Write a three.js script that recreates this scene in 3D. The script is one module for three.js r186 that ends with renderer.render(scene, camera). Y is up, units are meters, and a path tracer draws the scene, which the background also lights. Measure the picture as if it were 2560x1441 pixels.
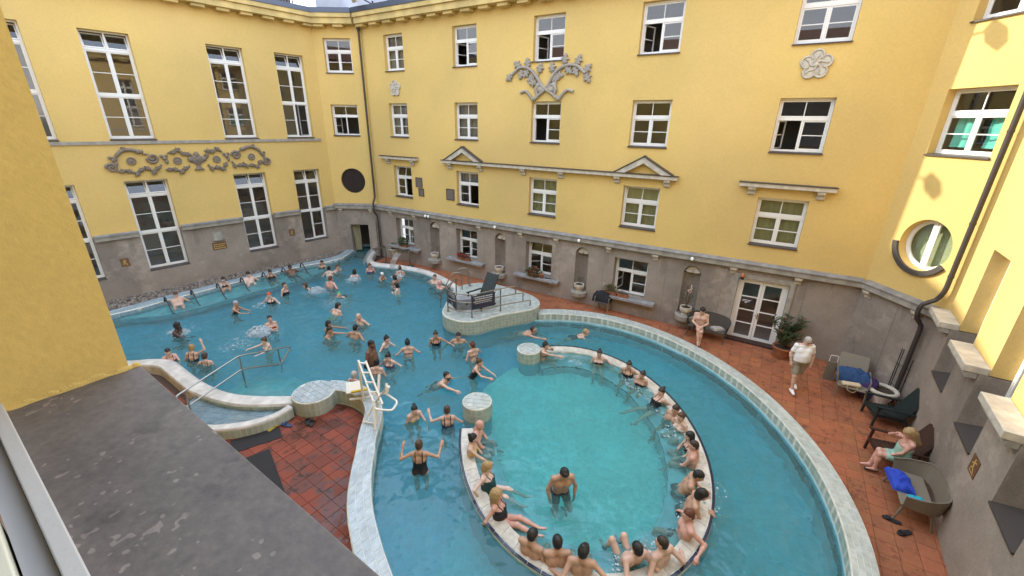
import * as THREE from 'three';
import { mergeGeometries, mergeVertices } from 'three/addons/utils/BufferGeometryUtils.js';
import { RoundedBoxGeometry } from 'three/addons/geometries/RoundedBoxGeometry.js';

// ---------------------------------------------------------------- camera, sky, sun, exposure
const scene = new THREE.Scene();
const camera = new THREE.PerspectiveCamera(68.284, 1024 / 576, 0.05, 400);
camera.position.set(0, 7, 0);
{
  const th = 0.36829, ro = 0.016892;
  const f = new THREE.Vector3(0, -Math.sin(th), -Math.cos(th));
  const u0 = new THREE.Vector3(0, Math.cos(th), -Math.sin(th)), r0 = new THREE.Vector3(1, 0, 0);
  const up = u0.clone().multiplyScalar(Math.cos(ro)).addScaledVector(r0, -Math.sin(ro));
  camera.up.copy(up);
  camera.lookAt(camera.position.clone().add(f));
}
scene.add(camera);
const renderer = new THREE.WebGLRenderer({ antialias: true });
renderer.toneMapping = THREE.LinearToneMapping;
renderer.toneMappingExposure = 2.5;
renderer.shadowMap.enabled = true;

const SUN_DIR = new THREE.Vector3(-0.86, 0, -0.51).normalize().multiplyScalar(Math.cos(0.50)).setY(Math.sin(0.50));   // towards the sun
{
  const W = 512, H = 256, d = new Float32Array(W * H * 4);
  for (let j = 0; j < H; j++) for (let i = 0; i < W; i++) {
    const el = ((j + 0.5) / H - 0.5) * Math.PI, az = ((i + 0.5) / W - 0.5) * 2 * Math.PI;
    const v = new THREE.Vector3(Math.cos(el) * Math.cos(az), Math.sin(el), Math.cos(el) * Math.sin(az));
    const t = Math.max(0, Math.sin(el)), g = Math.pow(1 - t, 4.0);
    const cs = Math.max(0, v.dot(SUN_DIR)), gl = 0.5 * Math.pow(cs, 10) + 0.15 * Math.pow(cs, 3);
    const L = 1.45;
    const o = (j * W + i) * 4;
    d[o] = L * (0.58 + 0.42 * g + gl); d[o + 1] = L * (0.71 + 0.25 * g + gl * 0.92); d[o + 2] = L * (0.92 + 0.0 * g + gl * 0.75); d[o + 3] = 1;
    if (el < 0) { d[o] = 0.25; d[o + 1] = 0.23; d[o + 2] = 0.2; }
  }
  const sky = new THREE.DataTexture(d, W, H, THREE.RGBAFormat, THREE.FloatType);
  sky.mapping = THREE.EquirectangularReflectionMapping; sky.magFilter = THREE.LinearFilter; sky.minFilter = THREE.LinearFilter; sky.needsUpdate = true;
  scene.background = sky; scene.environment = sky;
}
const sun = new THREE.DirectionalLight(new THREE.Color(1, 0.93, 0.80), 2.8);
sun.position.copy(SUN_DIR).multiplyScalar(60); sun.target.position.set(0, 0, -10); sun.position.add(sun.target.position);
sun.castShadow = true; sun.shadow.mapSize.set(2048, 2048);
Object.assign(sun.shadow.camera, { left: -30, right: 30, top: 30, bottom: -30, near: 1, far: 140 });
scene.add(sun); scene.add(sun.target);

// ---------------------------------------------------------------- helpers
function rng(seed) { let a = seed >>> 0; return () => { a = (a + 0x6D2B79F5) | 0; let t = Math.imul(a ^ (a >>> 15), 1 | a); t = (t + Math.imul(t ^ (t >>> 7), 61 | t)) ^ t; return ((t ^ (t >>> 14)) >>> 0) / 4294967296; }; }
const R = rng(20240611);
const rr = (a, b) => a + (b - a) * R();
function hash2(x, y, s) { let h = Math.imul(x, 374761393) ^ Math.imul(y, 668265263) ^ Math.imul(s, 2147483647 & 0x5bd1e995); h = Math.imul(h ^ (h >>> 13), 1274126177); return ((h ^ (h >>> 16)) >>> 0) / 4294967296; }
const sm = t => t * t * (3 - 2 * t), lerp = (a, b, t) => a + (b - a) * t, clamp = (x, a = 0, b = 1) => Math.min(b, Math.max(a, x));
const step = (a, b, x) => sm(clamp((x - a) / (b - a)));
function vnoise(x, y, per, seed) {   // periodic value noise
  const xi = Math.floor(x), yi = Math.floor(y), fx = sm(x - xi), fy = sm(y - yi);
  const m = k => ((k % per) + per) % per, x0 = m(xi), x1 = m(xi + 1), y0 = m(yi), y1 = m(yi + 1);
  return lerp(lerp(hash2(x0, y0, seed), hash2(x1, y0, seed), fx), lerp(hash2(x0, y1, seed), hash2(x1, y1, seed), fx), fy);
}
function fbm(u, v, per, oct, seed, gain = 0.5) { let a = 1, s = 0, n = 0; for (let o = 0; o < oct; o++) { s += a * vnoise(u * per, v * per, per, seed + o); n += a; a *= gain; per *= 2; } return s / n; }
function noise3(x, y, z) {   // plain 3-d value noise, 0..1
  const xi = Math.floor(x), yi = Math.floor(y), zi = Math.floor(z), fx = sm(x - xi), fy = sm(y - yi), fz = sm(z - zi);
  const h = (a, b, c) => hash2(a + c * 57, b + c * 113, 7 + c);
  const l = c => lerp(lerp(h(xi, yi, c), h(xi + 1, yi, c), fx), lerp(h(xi, yi + 1, c), h(xi + 1, yi + 1, c), fx), fy);
  return lerp(l(zi), l(zi + 1), fz);
}
function tex(size, fn, srgb, metres, H = size) {   // fn(u, v) -> [r, g, b] or number, 0..1; metres = real size of one repeat
  const d = new Uint8Array(size * H * 4);
  for (let j = 0; j < H; j++) for (let i = 0; i < size; i++) {
    const c = fn((i + 0.5) / size, (j + 0.5) / H), o = (j * size + i) * 4;
    if (typeof c === 'number') d[o] = d[o + 1] = d[o + 2] = clamp(c) * 255; else { d[o] = clamp(c[0]) * 255; d[o + 1] = clamp(c[1]) * 255; d[o + 2] = clamp(c[2]) * 255; }
    d[o + 3] = 255;
  }
  const t = new THREE.DataTexture(d, size, H); t.wrapS = t.wrapT = THREE.RepeatWrapping; t.magFilter = THREE.LinearFilter; t.minFilter = THREE.LinearMipmapLinearFilter; t.generateMipmaps = true;
  if (srgb) t.colorSpace = THREE.SRGBColorSpace;
  if (metres) t.repeat.set(1 / metres, 1 / metres);
  t.needsUpdate = true; return t;
}
function rep(t, m, ox = 0, oy = 0) { const c = t.clone(); c.repeat.set(1 / m, 1 / m); c.offset.set(ox, oy); c.needsUpdate = true; return c; }
const lin = (r, g, b) => new THREE.Color().setRGB(r, g, b);
const V3 = (x, y, z) => new THREE.Vector3(x, y, z);
const std = o => new THREE.MeshStandardMaterial(o), phy = o => new THREE.MeshPhysicalMaterial(o);

const taken = {};
function numbered(n) { if (!(n in taken)) { taken[n] = 0; return n; } taken[n]++; return n + '_' + String(taken[n]).padStart(3, '0'); }
function mesh(name, geo, mat, parent) { const m = new THREE.Mesh(geo, mat); m.name = name; m.castShadow = m.receiveShadow = true; parent.add(m); return m; }
function tag(o, label, category, group) { o.userData.label = label; o.userData.category = category; if (group) o.userData.group = group; return o; }
function thing(name, label, category, pos = [0, 0, 0], turn = 0, group) { const g = new THREE.Group(); g.name = numbered(name); g.position.set(...pos); g.rotation.y = turn; tag(g, label, category, group); scene.add(g); return g; }
function one(name, geo, mat, label, category, group, pos, turn) { const m = mesh(numbered(name), geo, mat, scene); tag(m, label, category, group); if (pos) m.position.set(...pos); if (turn) m.rotation.y = turn; return m; }
function structure(name, geo, mat) { const m = geo ? mesh(numbered(name), geo, mat, scene) : (() => { const g = new THREE.Group(); g.name = numbered(name); scene.add(g); return g; })(); m.userData.kind = 'structure'; return m; }
function dup(src, pos, turn, label) { const c = src.clone(); c.name = numbered(src.name.replace(/_\d{3}$/, '')); c.userData = { ...src.userData }; if (label) c.userData.label = label; if (pos) c.position.set(...pos); if (turn !== undefined) c.rotation.y = turn; scene.add(c); return c; }

function uvM(g) {   // planar uv in metres by the way each face points
  const n = g.index ? g.toNonIndexed() : g; const p = n.attributes.position, uv = new Float32Array(p.count * 2);
  const a = V3(), b = V3(), c = V3(), e = V3(), f = V3();
  for (let i = 0; i < p.count; i += 3) {
    a.fromBufferAttribute(p, i); b.fromBufferAttribute(p, i + 1); c.fromBufferAttribute(p, i + 2); e.subVectors(b, a).cross(f.subVectors(c, a));
    const ax = Math.abs(e.x), ay = Math.abs(e.y), az = Math.abs(e.z);
    [a, b, c].forEach((q, k) => { const o = (i + k) * 2; if (ay >= ax && ay >= az) { uv[o] = q.x; uv[o + 1] = q.z; } else if (ax >= az) { uv[o] = q.z; uv[o + 1] = q.y; } else { uv[o] = q.x; uv[o + 1] = q.y; } });
  }
  n.setAttribute('uv', new THREE.BufferAttribute(uv, 2)); return n;
}
const strip = g => { const n = g.index ? g.toNonIndexed() : g; for (const k of Object.keys(n.attributes)) if (!['position', 'normal', 'uv'].includes(k)) n.deleteAttribute(k); if (!n.attributes.uv) n.setAttribute('uv', new THREE.BufferAttribute(new Float32Array(n.attributes.position.count * 2), 2)); if (!n.attributes.normal) n.computeVertexNormals(); return n; };
const merge = a => mergeGeometries(a.filter(Boolean).map(strip));
function bx(x0, x1, y0, y1, z0, z1, bev = 0) {
  const w = x1 - x0, h = y1 - y0, d = z1 - z0;
  const g = bev ? new RoundedBoxGeometry(w, h, d, 1, Math.min(bev, w / 2.1, h / 2.1, d / 2.1)) : new THREE.BoxGeometry(w, h, d);
  g.translate((x0 + x1) / 2, (y0 + y1) / 2, (z0 + z1) / 2); return uvM(g);
}
function bar(a, b, r, seg = 10, r2 = r) { const A = V3(...a), B = V3(...b), d = B.clone().sub(A), l = d.length(); const g = new THREE.CylinderGeometry(r2, r, l, seg, 1); g.translate(0, l / 2, 0); g.applyQuaternion(new THREE.Quaternion().setFromUnitVectors(V3(0, 1, 0), d.normalize())); g.translate(A.x, A.y, A.z); return strip(g); }
function tube(pts, r, seg = 48, rad = 8, closed = false, tension = 0.5) { return strip(new THREE.TubeGeometry(new THREE.CatmullRomCurve3(pts.map(p => V3(...p)), closed, 'catmullrom', tension), seg, r, rad, closed)); }
function pipe(pts, r, bend = 0.05, rad = 9) {   // straight runs with rounded bends
  const path = new THREE.CurvePath(), P = pts.map(p => V3(...p)); let prev = P[0];
  for (let i = 1; i < P.length; i++) {
    if (i === P.length - 1) { path.add(new THREE.LineCurve3(prev, P[i])); break; }
    const a = P[i].clone().add(P[i - 1].clone().sub(P[i]).setLength(Math.min(bend, P[i].distanceTo(P[i - 1]) / 2.1))), b = P[i].clone().add(P[i + 1].clone().sub(P[i]).setLength(Math.min(bend, P[i].distanceTo(P[i + 1]) / 2.1)));
    path.add(new THREE.LineCurve3(prev, a)); path.add(new THREE.QuadraticBezierCurve3(a, P[i], b)); prev = b;
  }
  const n = path.curves.length, out = []; for (const c of path.curves) { const k = c.isLineCurve3 ? 2 : 6; for (let i = 0; i < k; i++) out.push(c.getPoint(i / k)); } out.push(P[P.length - 1]);
  const poly = new THREE.CatmullRomCurve3(out, false, 'catmullrom', 0.0);
  return strip(new THREE.TubeGeometry(poly, out.length * 2, r, rad));
}
function lathe(pts, seg = 28) { return strip(new THREE.LatheGeometry(pts.map(p => new THREE.Vector2(...p)), seg)); }
function ell(x, y, z, rx, ry, rz, ws = 12, hs = 9) { const g = new THREE.SphereGeometry(1, ws, hs); g.scale(rx, ry, rz); g.translate(x, y, z); return strip(g); }
function shapeOf(pts) { const s = new THREE.Shape(); pts.forEach((p, i) => i ? s.lineTo(p[0], p[1]) : s.moveTo(p[0], p[1])); s.closePath(); return s; }
const rect = (x0, x1, y0, y1) => [[x0, y0], [x1, y0], [x1, y1], [x0, y1]];
const circle = (cx, cy, r, n = 40) => Array.from({ length: n }, (_, i) => [cx + r * Math.cos(i / n * 2 * Math.PI), cy + r * Math.sin(i / n * 2 * Math.PI)]);
function extrudeXY(outer, holes, z0, z1, bev = 0) { const s = shapeOf(outer); for (const h of holes || []) s.holes.push(new THREE.Path(h.map(p => new THREE.Vector2(...p)))); const g = new THREE.ExtrudeGeometry(s, bev ? { depth: z1 - z0 - 2 * bev, bevelEnabled: true, bevelThickness: bev, bevelSize: bev, bevelOffset: -bev, bevelSegments: 2 } : { depth: z1 - z0, bevelEnabled: false }); g.translate(0, 0, z0 + bev); return uvM(g); }
function slabXZ(outer, holes, y0, y1, bev = 0) { const fl = a => a.map(p => [p[0], -p[1]]); const g = extrudeXY(fl(outer), (holes || []).map(fl), 0, y1 - y0, bev); g.rotateX(-Math.PI / 2); g.translate(0, y0, 0); return uvM(g); }
function spline2(pts, n, closed = false) { return new THREE.CatmullRomCurve3(pts.map(p => V3(p[0], 0, p[1])), closed, 'centripetal').getSpacedPoints(n).map(p => [p.x, p.z]); }
function inside(pt, poly) { let r = false; for (let i = 0, j = poly.length - 1; i < poly.length; j = i++) { const [xi, yi] = poly[i], [xj, yj] = poly[j]; if ((yi > pt[1]) !== (yj > pt[1]) && pt[0] < (xj - xi) * (pt[1] - yi) / (yj - yi) + xi) r = !r; } return r; }
function clipConvex(subject, clip) {   // Sutherland-Hodgman, clip counter-clockwise
  let out = subject;
  for (let i = 0; i < clip.length && out.length; i++) {
    const A = clip[i], B = clip[(i + 1) % clip.length], ins = p => (B[0] - A[0]) * (p[1] - A[1]) - (B[1] - A[1]) * (p[0] - A[0]) >= 0, inp = out; out = [];
    for (let k = 0; k < inp.length; k++) {
      const p = inp[k], q = inp[(k + 1) % inp.length], pi = ins(p), qi = ins(q);
      if (pi) out.push(p);
      if (pi !== qi) { const d1 = (B[0] - A[0]) * (p[1] - A[1]) - (B[1] - A[1]) * (p[0] - A[0]), d2 = (B[0] - A[0]) * (q[1] - A[1]) - (B[1] - A[1]) * (q[0] - A[0]), t = d1 / (d1 - d2); out.push([p[0] + (q[0] - p[0]) * t, p[1] + (q[1] - p[1]) * t]); }
    }
  }
  return out;
}
const areaOf = p => { let a = 0; for (let i = 0; i < p.length; i++) { const q = p[(i + 1) % p.length]; a += p[i][0] * q[1] - q[0] * p[i][1]; } return a / 2; };
function simplify(p, e = 0.004) { return p.filter((q, i) => { const n = p[(i + 1) % p.length]; return Math.hypot(q[0] - n[0], q[1] - n[1]) > e; }); }
// lay square tiles over a region (x, z); tiles become children of parent; nearest to the camera first, the rest as one merged stuff part
function layTiles(parent, region, ang, tw, th, gap, y0, y1, mats, opt = {}) {
  const c = Math.cos(ang), s = Math.sin(ang), [ox, oz] = opt.origin || [0, 0];
  const to = p => [(p[0] - ox) * c + (p[1] - oz) * s, -(p[0] - ox) * s + (p[1] - oz) * c], from = p => [p[0] * c - p[1] * s + ox, p[0] * s + p[1] * c + oz];
  let reg = region.map(to); if (areaOf(reg) < 0) reg = reg.reverse();
  const xs = reg.map(p => p[0]), ys = reg.map(p => p[1]), x0 = Math.floor(Math.min(...xs) / tw), x1 = Math.ceil(Math.max(...xs) / tw), z0 = Math.floor(Math.min(...ys) / th), z1 = Math.ceil(Math.max(...ys) / th), list = [];
  for (let j = z0; j < z1; j++) for (let i = x0; i < x1; i++) {
    const off = opt.brick && (j & 1) ? tw / 2 : 0;
    const q = [[i * tw + gap / 2 + off, j * th + gap / 2], [(i + 1) * tw - gap / 2 + off, j * th + gap / 2], [(i + 1) * tw - gap / 2 + off, (j + 1) * th - gap / 2], [i * tw + gap / 2 + off, (j + 1) * th - gap / 2]];
    const cl = simplify(clipConvex(reg, q)); if (cl.length < 3 || Math.abs(areaOf(cl)) < 0.0012) continue;
    const w = cl.map(from), cx = w.reduce((a, p) => a + p[0], 0) / w.length, cz = w.reduce((a, p) => a + p[1], 0) / w.length;
    if (opt.skip && opt.skip(cx, cz)) continue;
    list.push({ w, cx, cz, d: Math.hypot(cx, cz) });
  }
  list.sort((a, b) => a.d - b.d);
  const max = opt.max ?? 300, rest = mats.map(() => []);
  list.forEach((t, k) => {
    const dy = (R() - 0.5) * (opt.uneven ?? 0.002), g = slabXZ(t.w, null, y0, y1 + dy), m = (R() * mats.length) | 0;
    if (k < max) mesh('tile', g, mats[m], parent); else rest[m].push(g);
  });
  rest.forEach((g, m) => { if (g.length) mesh('tile_field', merge(g), mats[m], parent).userData.kind = 'stuff'; });
}
// ribbon of tiles along two matched polylines a, b (points [x, z]); rows across, y profile from ya to yb
function ribbonTiles(parent, a, b, y0, thick, len, rows, gap, mats, opt = {}) {
  const cum = [0]; for (let i = 1; i < a.length; i++) cum.push(cum[i - 1] + Math.hypot((a[i][0] + b[i][0] - a[i - 1][0] - b[i - 1][0]) / 2, (a[i][1] + b[i][1] - a[i - 1][1] - b[i - 1][1]) / 2));
  const L = cum[cum.length - 1], n = Math.round(L / len), yf = opt.y || (() => y0);
  const at = (t, v) => { t = clamp(t, 0, L - 1e-6); let i = 1; while (cum[i] < t) i++; const f = (t - cum[i - 1]) / (cum[i] - cum[i - 1]), p = [lerp(a[i - 1][0], a[i][0], f), lerp(a[i - 1][1], a[i][1], f)], q = [lerp(b[i - 1][0], b[i][0], f), lerp(b[i - 1][1], b[i][1], f)]; return [lerp(p[0], q[0], v), lerp(p[1], q[1], v)]; };
  const W = Math.hypot(a[0][0] - b[0][0], a[0][1] - b[0][1]) || 0.4, list = [];
  for (let r = 0; r < rows; r++) for (let k = -1; k < n; k++) {
    const off = (r & 1) && opt.brick !== false ? 0.5 : 0; let t0 = (k + off) * L / n + gap / 2, t1 = (k + 1 + off) * L / n - gap / 2; t0 = Math.max(0, t0); t1 = Math.min(L, t1); if (t1 - t0 < 0.03) continue;
    const v0 = r / rows + gap / 2 / W, v1 = (r + 1) / rows - gap / 2 / W, tm = (t0 + t1) / 2;
    const w = [at(t0, v0), at(tm, v0), at(t1, v0), at(t1, v1), at(tm, v1), at(t0, v1)], c = at(tm, (v0 + v1) / 2);
    if (opt.skip && opt.skip(c[0], c[1])) continue;
    list.push({ w, d: Math.hypot(c[0], c[1]), y: yf((v0 + v1) / 2) });
  }
  list.sort((p, q) => p.d - q.d); const rest = mats.map(() => []), max = opt.max ?? 300;
  list.forEach((t, k) => { const dy = (R() - 0.5) * 0.0015, g = slabXZ(areaOf(t.w) < 0 ? t.w.reverse() : t.w, null, t.y, t.y + thick + dy), m = (R() * mats.length) | 0; if (k < max) mesh('tile', g, mats[m], parent); else rest[m].push(g); });
  rest.forEach((g, m) => { if (g.length) mesh('tile_field', merge(g), mats[m], parent).userData.kind = 'stuff'; });
}
// upright wall tiles along a polyline; out = which side the face looks to (+1 left of travel)
function faceTiles(parent, line, y0, y1, rows, len, gap, thick, out, mats, opt = {}) {
  const cum = [0]; for (let i = 1; i < line.length; i++) cum.push(cum[i - 1] + Math.hypot(line[i][0] - line[i - 1][0], line[i][1] - line[i - 1][1]));
  const L = cum[cum.length - 1], n = Math.max(1, Math.round(L / len));
  const at = t => { t = clamp(t, 0, L - 1e-6); let i = 1; while (cum[i] < t) i++; const f = (t - cum[i - 1]) / (cum[i] - cum[i - 1]); return [lerp(line[i - 1][0], line[i][0], f), lerp(line[i - 1][1], line[i][1], f)]; };
  const list = [], rh = (y1 - y0) / rows;
  for (let r = 0; r < rows; r++) for (let k = 0; k < n; k++) { const p = at(k * L / n + gap / 2), q = at((k + 1) * L / n - gap / 2); if (opt.skip && opt.skip(p[0], p[1])) continue; list.push({ p, q, a: y0 + r * rh + gap / 2, b: y0 + (r + 1) * rh - gap / 2, d: Math.hypot(p[0], p[1]) }); }
  list.sort((u, v) => u.d - v.d); const rest = mats.map(() => []), max = opt.max ?? 300;
  list.forEach((t, k) => {
    const dx = t.q[0] - t.p[0], dz = t.q[1] - t.p[1], l = Math.hypot(dx, dz), g = new THREE.BoxGeometry(l, t.b - t.a, thick); g.rotateY(Math.atan2(-dz, dx));
    const nx = dz / l * out, nz = -dx / l * out; g.translate((t.p[0] + t.q[0]) / 2 + nx * thick / 2, (t.a + t.b) / 2, (t.p[1] + t.q[1]) / 2 + nz * thick / 2);
    const m = (R() * mats.length) | 0; if (k < max) mesh('tile', g, mats[m], parent); else rest[m].push(g);
  });
  rest.forEach((g, m) => { if (g.length) mesh('tile_field', merge(g), mats[m], parent).userData.kind = 'stuff'; });
}
// ---------------------------------------------------------------- materials (base colours only)
const T = {};
T.stuccoC = tex(1024, (u, v) => { const n = fbm(u, v, 5, 6, 11), m = fbm(u, v, 2, 3, 31), f = vnoise(u * 256, v * 256, 256, 5), sp = 0; const k = 0.90 + 0.10 * (n - 0.5) + 0.07 * (m - 0.5) + 0.03 * (f - 0.5) + sp; return [0.925 * k, 0.785 * k - 0.012 * (n - 0.5), 0.475 * k - 0.05 * (m - 0.5)]; }, true, 9);
T.stuccoB = tex(512, (u, v) => 0.5 * fbm(u, v, 48, 3, 3) + 0.35 * fbm(u, v, 12, 2, 9) + 0.15 * vnoise(u * 256, v * 256, 256, 1), false, 1.1);
T.greyC = tex(1024, (u, v) => {
  const n = fbm(u, v, 4, 6, 21), m = fbm(u, v, 14, 4, 41), p = step(0.60, 0.66, fbm(u, v, 9, 4, 61)) * step(0.4, 0.6, fbm(u, v, 30, 3, 71)), q = step(0.62, 0.7, fbm(u * 3, v, 6, 4, 81)), f = vnoise(u * 320, v * 320, 320, 5);
  const k = 0.525 + 0.18 * (n - 0.5) + 0.10 * (m - 0.5) + 0.05 * (f - 0.5) + 0.05 * p - 0.04 * q; return [k * 1.06, k * 0.975, k * 0.89];
}, true, 6.5);
T.greyB = tex(512, (u, v) => 0.6 * fbm(u, v, 20, 4, 13) + 0.4 * fbm(u, v, 90, 2, 19), false, 1.3);
T.fine = tex(256, (u, v) => 0.5 * fbm(u, v, 30, 3, 15) + 0.5 * fbm(u, v, 8, 3, 25), false, 0.4);
T.mott = tex(512, (u, v) => { const n = fbm(u, v, 6, 5, 51); const k = 0.90 + 0.22 * (n - 0.5); return [k, k, k]; }, true, 1.5);
T.terra = tex(512, (u, v) => { const n = fbm(u, v, 5, 5, 91), w = step(0.64, 0.68, fbm(u, v, 16, 4, 95)), f = fbm(u, v, 60, 2, 98); const k = 0.92 + 0.3 * (n - 0.5) + 0.12 * (f - 0.5) - 0.14 * w; return [0.68 * k, 0.42 * k - 0.01 * w, 0.28 * k]; }, true, 2.3);
T.terraWet = tex(512, (u, v) => { const n = fbm(u, v, 4, 5, 191), w = step(0.55, 0.63, fbm(u, v, 6, 5, 195)), d = step(0.66, 0.69, fbm(u, v, 26, 4, 199)); const k = 0.86 + 0.25 * (n - 0.5) - 0.22 * w - 0.26 * d; return [0.66 * k, 0.33 * k, 0.24 * k]; }, true, 2.7);
T.wetR = tex(512, (u, v) => { const w = step(0.55, 0.63, fbm(u, v, 6, 5, 195)), d = step(0.66, 0.69, fbm(u, v, 26, 4, 199)); return 0.72 - 0.42 * Math.max(w, d); }, false, 2.7);
T.sill = tex(1024, (u, v) => {
  const n = fbm(u, v, 5, 6, 301), f = fbm(u, v, 70, 3, 305), sp = step(0.755, 0.775, fbm(u, v, 58, 2, 307)) * step(0.54, 0.60, fbm(u, v, 5, 2, 309)), d = step(0.66, 0.75, fbm(u, v, 12, 4, 311));
  const k = 0.40 + 0.11 * (n - 0.5) + 0.10 * (f - 0.5) + 0.13 * sp - 0.05 * d; return [k * 0.98, k * 0.88, k * 0.80];
}, true, 1.2);
T.wave = tex(1024, (u, v) => { let s = 0; const n1 = fbm(u, v, 6, 3, 401) * 6.28; s += 0.5 * fbm(u + 0.03 * Math.sin(n1), v + 0.03 * Math.cos(n1), 7, 4, 403); const r = fbm(u, v, 16, 3, 405); s += 0.35 * (1 - Math.abs(2 * r - 1)); s += 0.15 * fbm(u, v, 40, 2, 407); return s; }, false, 5.2);
T.wood = tex(512, (u, v) => { const g = fbm(u, v * 0.12 + 0.3 * fbm(u, v, 3, 2, 501), 26, 4, 503); const k = 0.72 + 0.55 * (g - 0.5); return [k, k, k]; }, true, 0.8);
T.hair = tex(256, (u, v) => fbm(u, v * 0.12, 40, 3, 601), false, 0.16);
T.cloth = tex(256, (u, v) => 0.5 * fbm(u, v, 40, 2, 611) + 0.5 * fbm(u, v, 8, 3, 613), false, 0.25);
T.poolC = tex(1024, (u, v) => { const n = fbm(u, v, 5, 5, 701), N = 40, a = Math.abs(((u * N) % 1) - 0.5), b = Math.abs(((v * N) % 1) - 0.5), j = Math.max(a, b) > 0.47 ? 0.06 : 0, t = hash2(Math.floor(u * N), Math.floor(v * N), 3); const k = 0.90 + 0.14 * (n - 0.5) + 0.07 * (t - 0.5) + j; return [0.80 * k, 0.95 * k, 0.98 * k]; }, true, 4.8);

const M = {};
M.yellow = std({ map: rep(T.stuccoC, 9), bumpMap: T.stuccoB, bumpScale: 0.004, roughness: 0.92 });
M.yellow2 = std({ map: rep(T.stuccoC, 9, 0.37, 0.61), bumpMap: T.stuccoB, bumpScale: 0.004, roughness: 0.92 });
M.yellowNear = std({ map: rep(T.stuccoC, 4, 0.1, 0.2), color: lin(1.25, 1.22, 1.0), bumpMap: rep(T.stuccoB, 0.7), bumpScale: 0.0022, roughness: 0.92 });
M.yellowTrim = std({ color: lin(0.74, 0.55, 0.22), map: rep(T.mott, 2.2), bumpMap: T.stuccoB, bumpScale: 0.003, roughness: 0.9 });
M.grey = std({ map: T.greyC, bumpMap: T.greyB, bumpScale: 0.004, roughness: 0.93 });
M.grey2 = std({ map: rep(T.greyC, 6.5, 0.4, 0.23), bumpMap: T.greyB, bumpScale: 0.004, roughness: 0.93 });
M.stoneTrim = std({ color: lin(0.40, 0.365, 0.31), map: rep(T.mott, 0.9), bumpMap: T.greyB, bumpScale: 0.003, roughness: 0.9 });
M.stoneLight = std({ color: lin(0.66, 0.59, 0.48), map: rep(T.mott, 0.8), bumpMap: T.greyB, bumpScale: 0.003, roughness: 0.85 });
M.stucco = std({ color: lin(0.44, 0.385, 0.32), map: rep(T.mott, 0.7), bumpMap: T.fine, bumpScale: 0.003, roughness: 0.88 });
M.stuccoDark = std({ color: lin(0.27, 0.215, 0.165), map: rep(T.mott, 0.5), bumpMap: T.fine, bumpScale: 0.004, roughness: 0.9 });
M.ventSlat = std({ color: lin(0.20, 0.15, 0.12), roughness: 0.7 });
M.bracket = std({ color: lin(0.62, 0.54, 0.42), map: rep(T.mott, 0.4), bumpMap: T.fine, bumpScale: 0.003, roughness: 0.85 });
M.frameOld = std({ color: lin(0.56, 0.51, 0.44), roughness: 0.55, bumpMap: T.fine, bumpScale: 0.0012 });
M.frame = std({ color: lin(0.80, 0.775, 0.73), roughness: 0.45, bumpMap: T.fine, bumpScale: 0.0008 });
M.frameCream = std({ color: lin(0.80, 0.72, 0.52), roughness: 0.5 });
M.sillMetal = std({ color: lin(0.075, 0.062, 0.055), roughness: 0.55, metalness: 0.2 });
M.glass = phy({ color: 0xffffff, transmission: 1, thickness: 0, ior: 1.52, roughness: 0.0, specularIntensity: 1 });
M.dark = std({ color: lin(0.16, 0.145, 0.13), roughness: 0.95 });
M.room = std({ color: lin(0.32, 0.29, 0.25), roughness: 0.95 });
M.blind = std({ color: lin(0.16, 0.17, 0.075), roughness: 0.95, bumpMap: T.cloth, bumpScale: 0.004 });
M.blindGrey = std({ color: lin(0.12, 0.12, 0.105), roughness: 0.95, bumpMap: T.cloth, bumpScale: 0.004 });
M.roofMetal = std({ color: lin(0.10, 0.115, 0.15), roughness: 0.45, metalness: 0.6, bumpMap: T.fine, bumpScale: 0.002 });
M.pipe = std({ color: lin(0.060, 0.050, 0.046), roughness: 0.5, metalness: 0.35, bumpMap: T.fine, bumpScale: 0.001 });
M.iron = std({ color: lin(0.03, 0.027, 0.026), roughness: 0.6, metalness: 0.5 });
M.white = std({ color: lin(0.80, 0.79, 0.77), roughness: 0.55 });
M.whiteWall = std({ color: lin(0.62, 0.63, 0.68), map: rep(T.mott, 3), roughness: 0.9 });
M.terra = [0, 1, 2, 3].map(i => std({ map: rep(T.terra, 2.3, 0.23 * i, 0.31 * i), color: lin(0.86 + 0.1 * (i % 2), 0.84 + 0.08 * i / 3, 0.86), bumpMap: T.fine, bumpScale: 0.0015, roughness: 0.72 }));
M.terraWet = [0, 1, 2].map(i => std({ map: rep(T.terraWet, 2.7, 0.03 * i, 0.0), color: lin(0.62 + 0.08 * i, 0.58 + 0.05 * i, 0.58), roughnessMap: rep(T.wetR, 2.7, 0.03 * i, 0), roughness: 1, bumpMap: T.fine, bumpScale: 0.0012 }));
M.terraGrout = std({ color: lin(0.085, 0.052, 0.04), roughness: 0.95 });
M.tileA = [[0.54, 0.59, 0.56], [0.49, 0.55, 0.525], [0.575, 0.61, 0.575], [0.52, 0.555, 0.51]].map(c => phy({ color: lin(...c), map: rep(T.mott, 0.6), roughness: 0.32, clearcoat: 0.25, clearcoatRoughness: 0.2, bumpMap: T.fine, bumpScale: 0.0006 }));
M.tileG = [[0.47, 0.54, 0.45], [0.43, 0.50, 0.42], [0.51, 0.57, 0.47], [0.46, 0.50, 0.41]].map(c => phy({ color: lin(...c), map: rep(T.mott, 0.6), roughness: 0.3, clearcoat: 0.3, clearcoatRoughness: 0.2, bumpMap: T.fine, bumpScale: 0.0006 }));
M.tileL = [[0.47, 0.54, 0.57], [0.44, 0.51, 0.545], [0.50, 0.565, 0.59], [0.47, 0.525, 0.54]].map(c => phy({ color: lin(...c), map: rep(T.mott, 0.6), roughness: 0.32, clearcoat: 0.25, clearcoatRoughness: 0.2 }));
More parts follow.
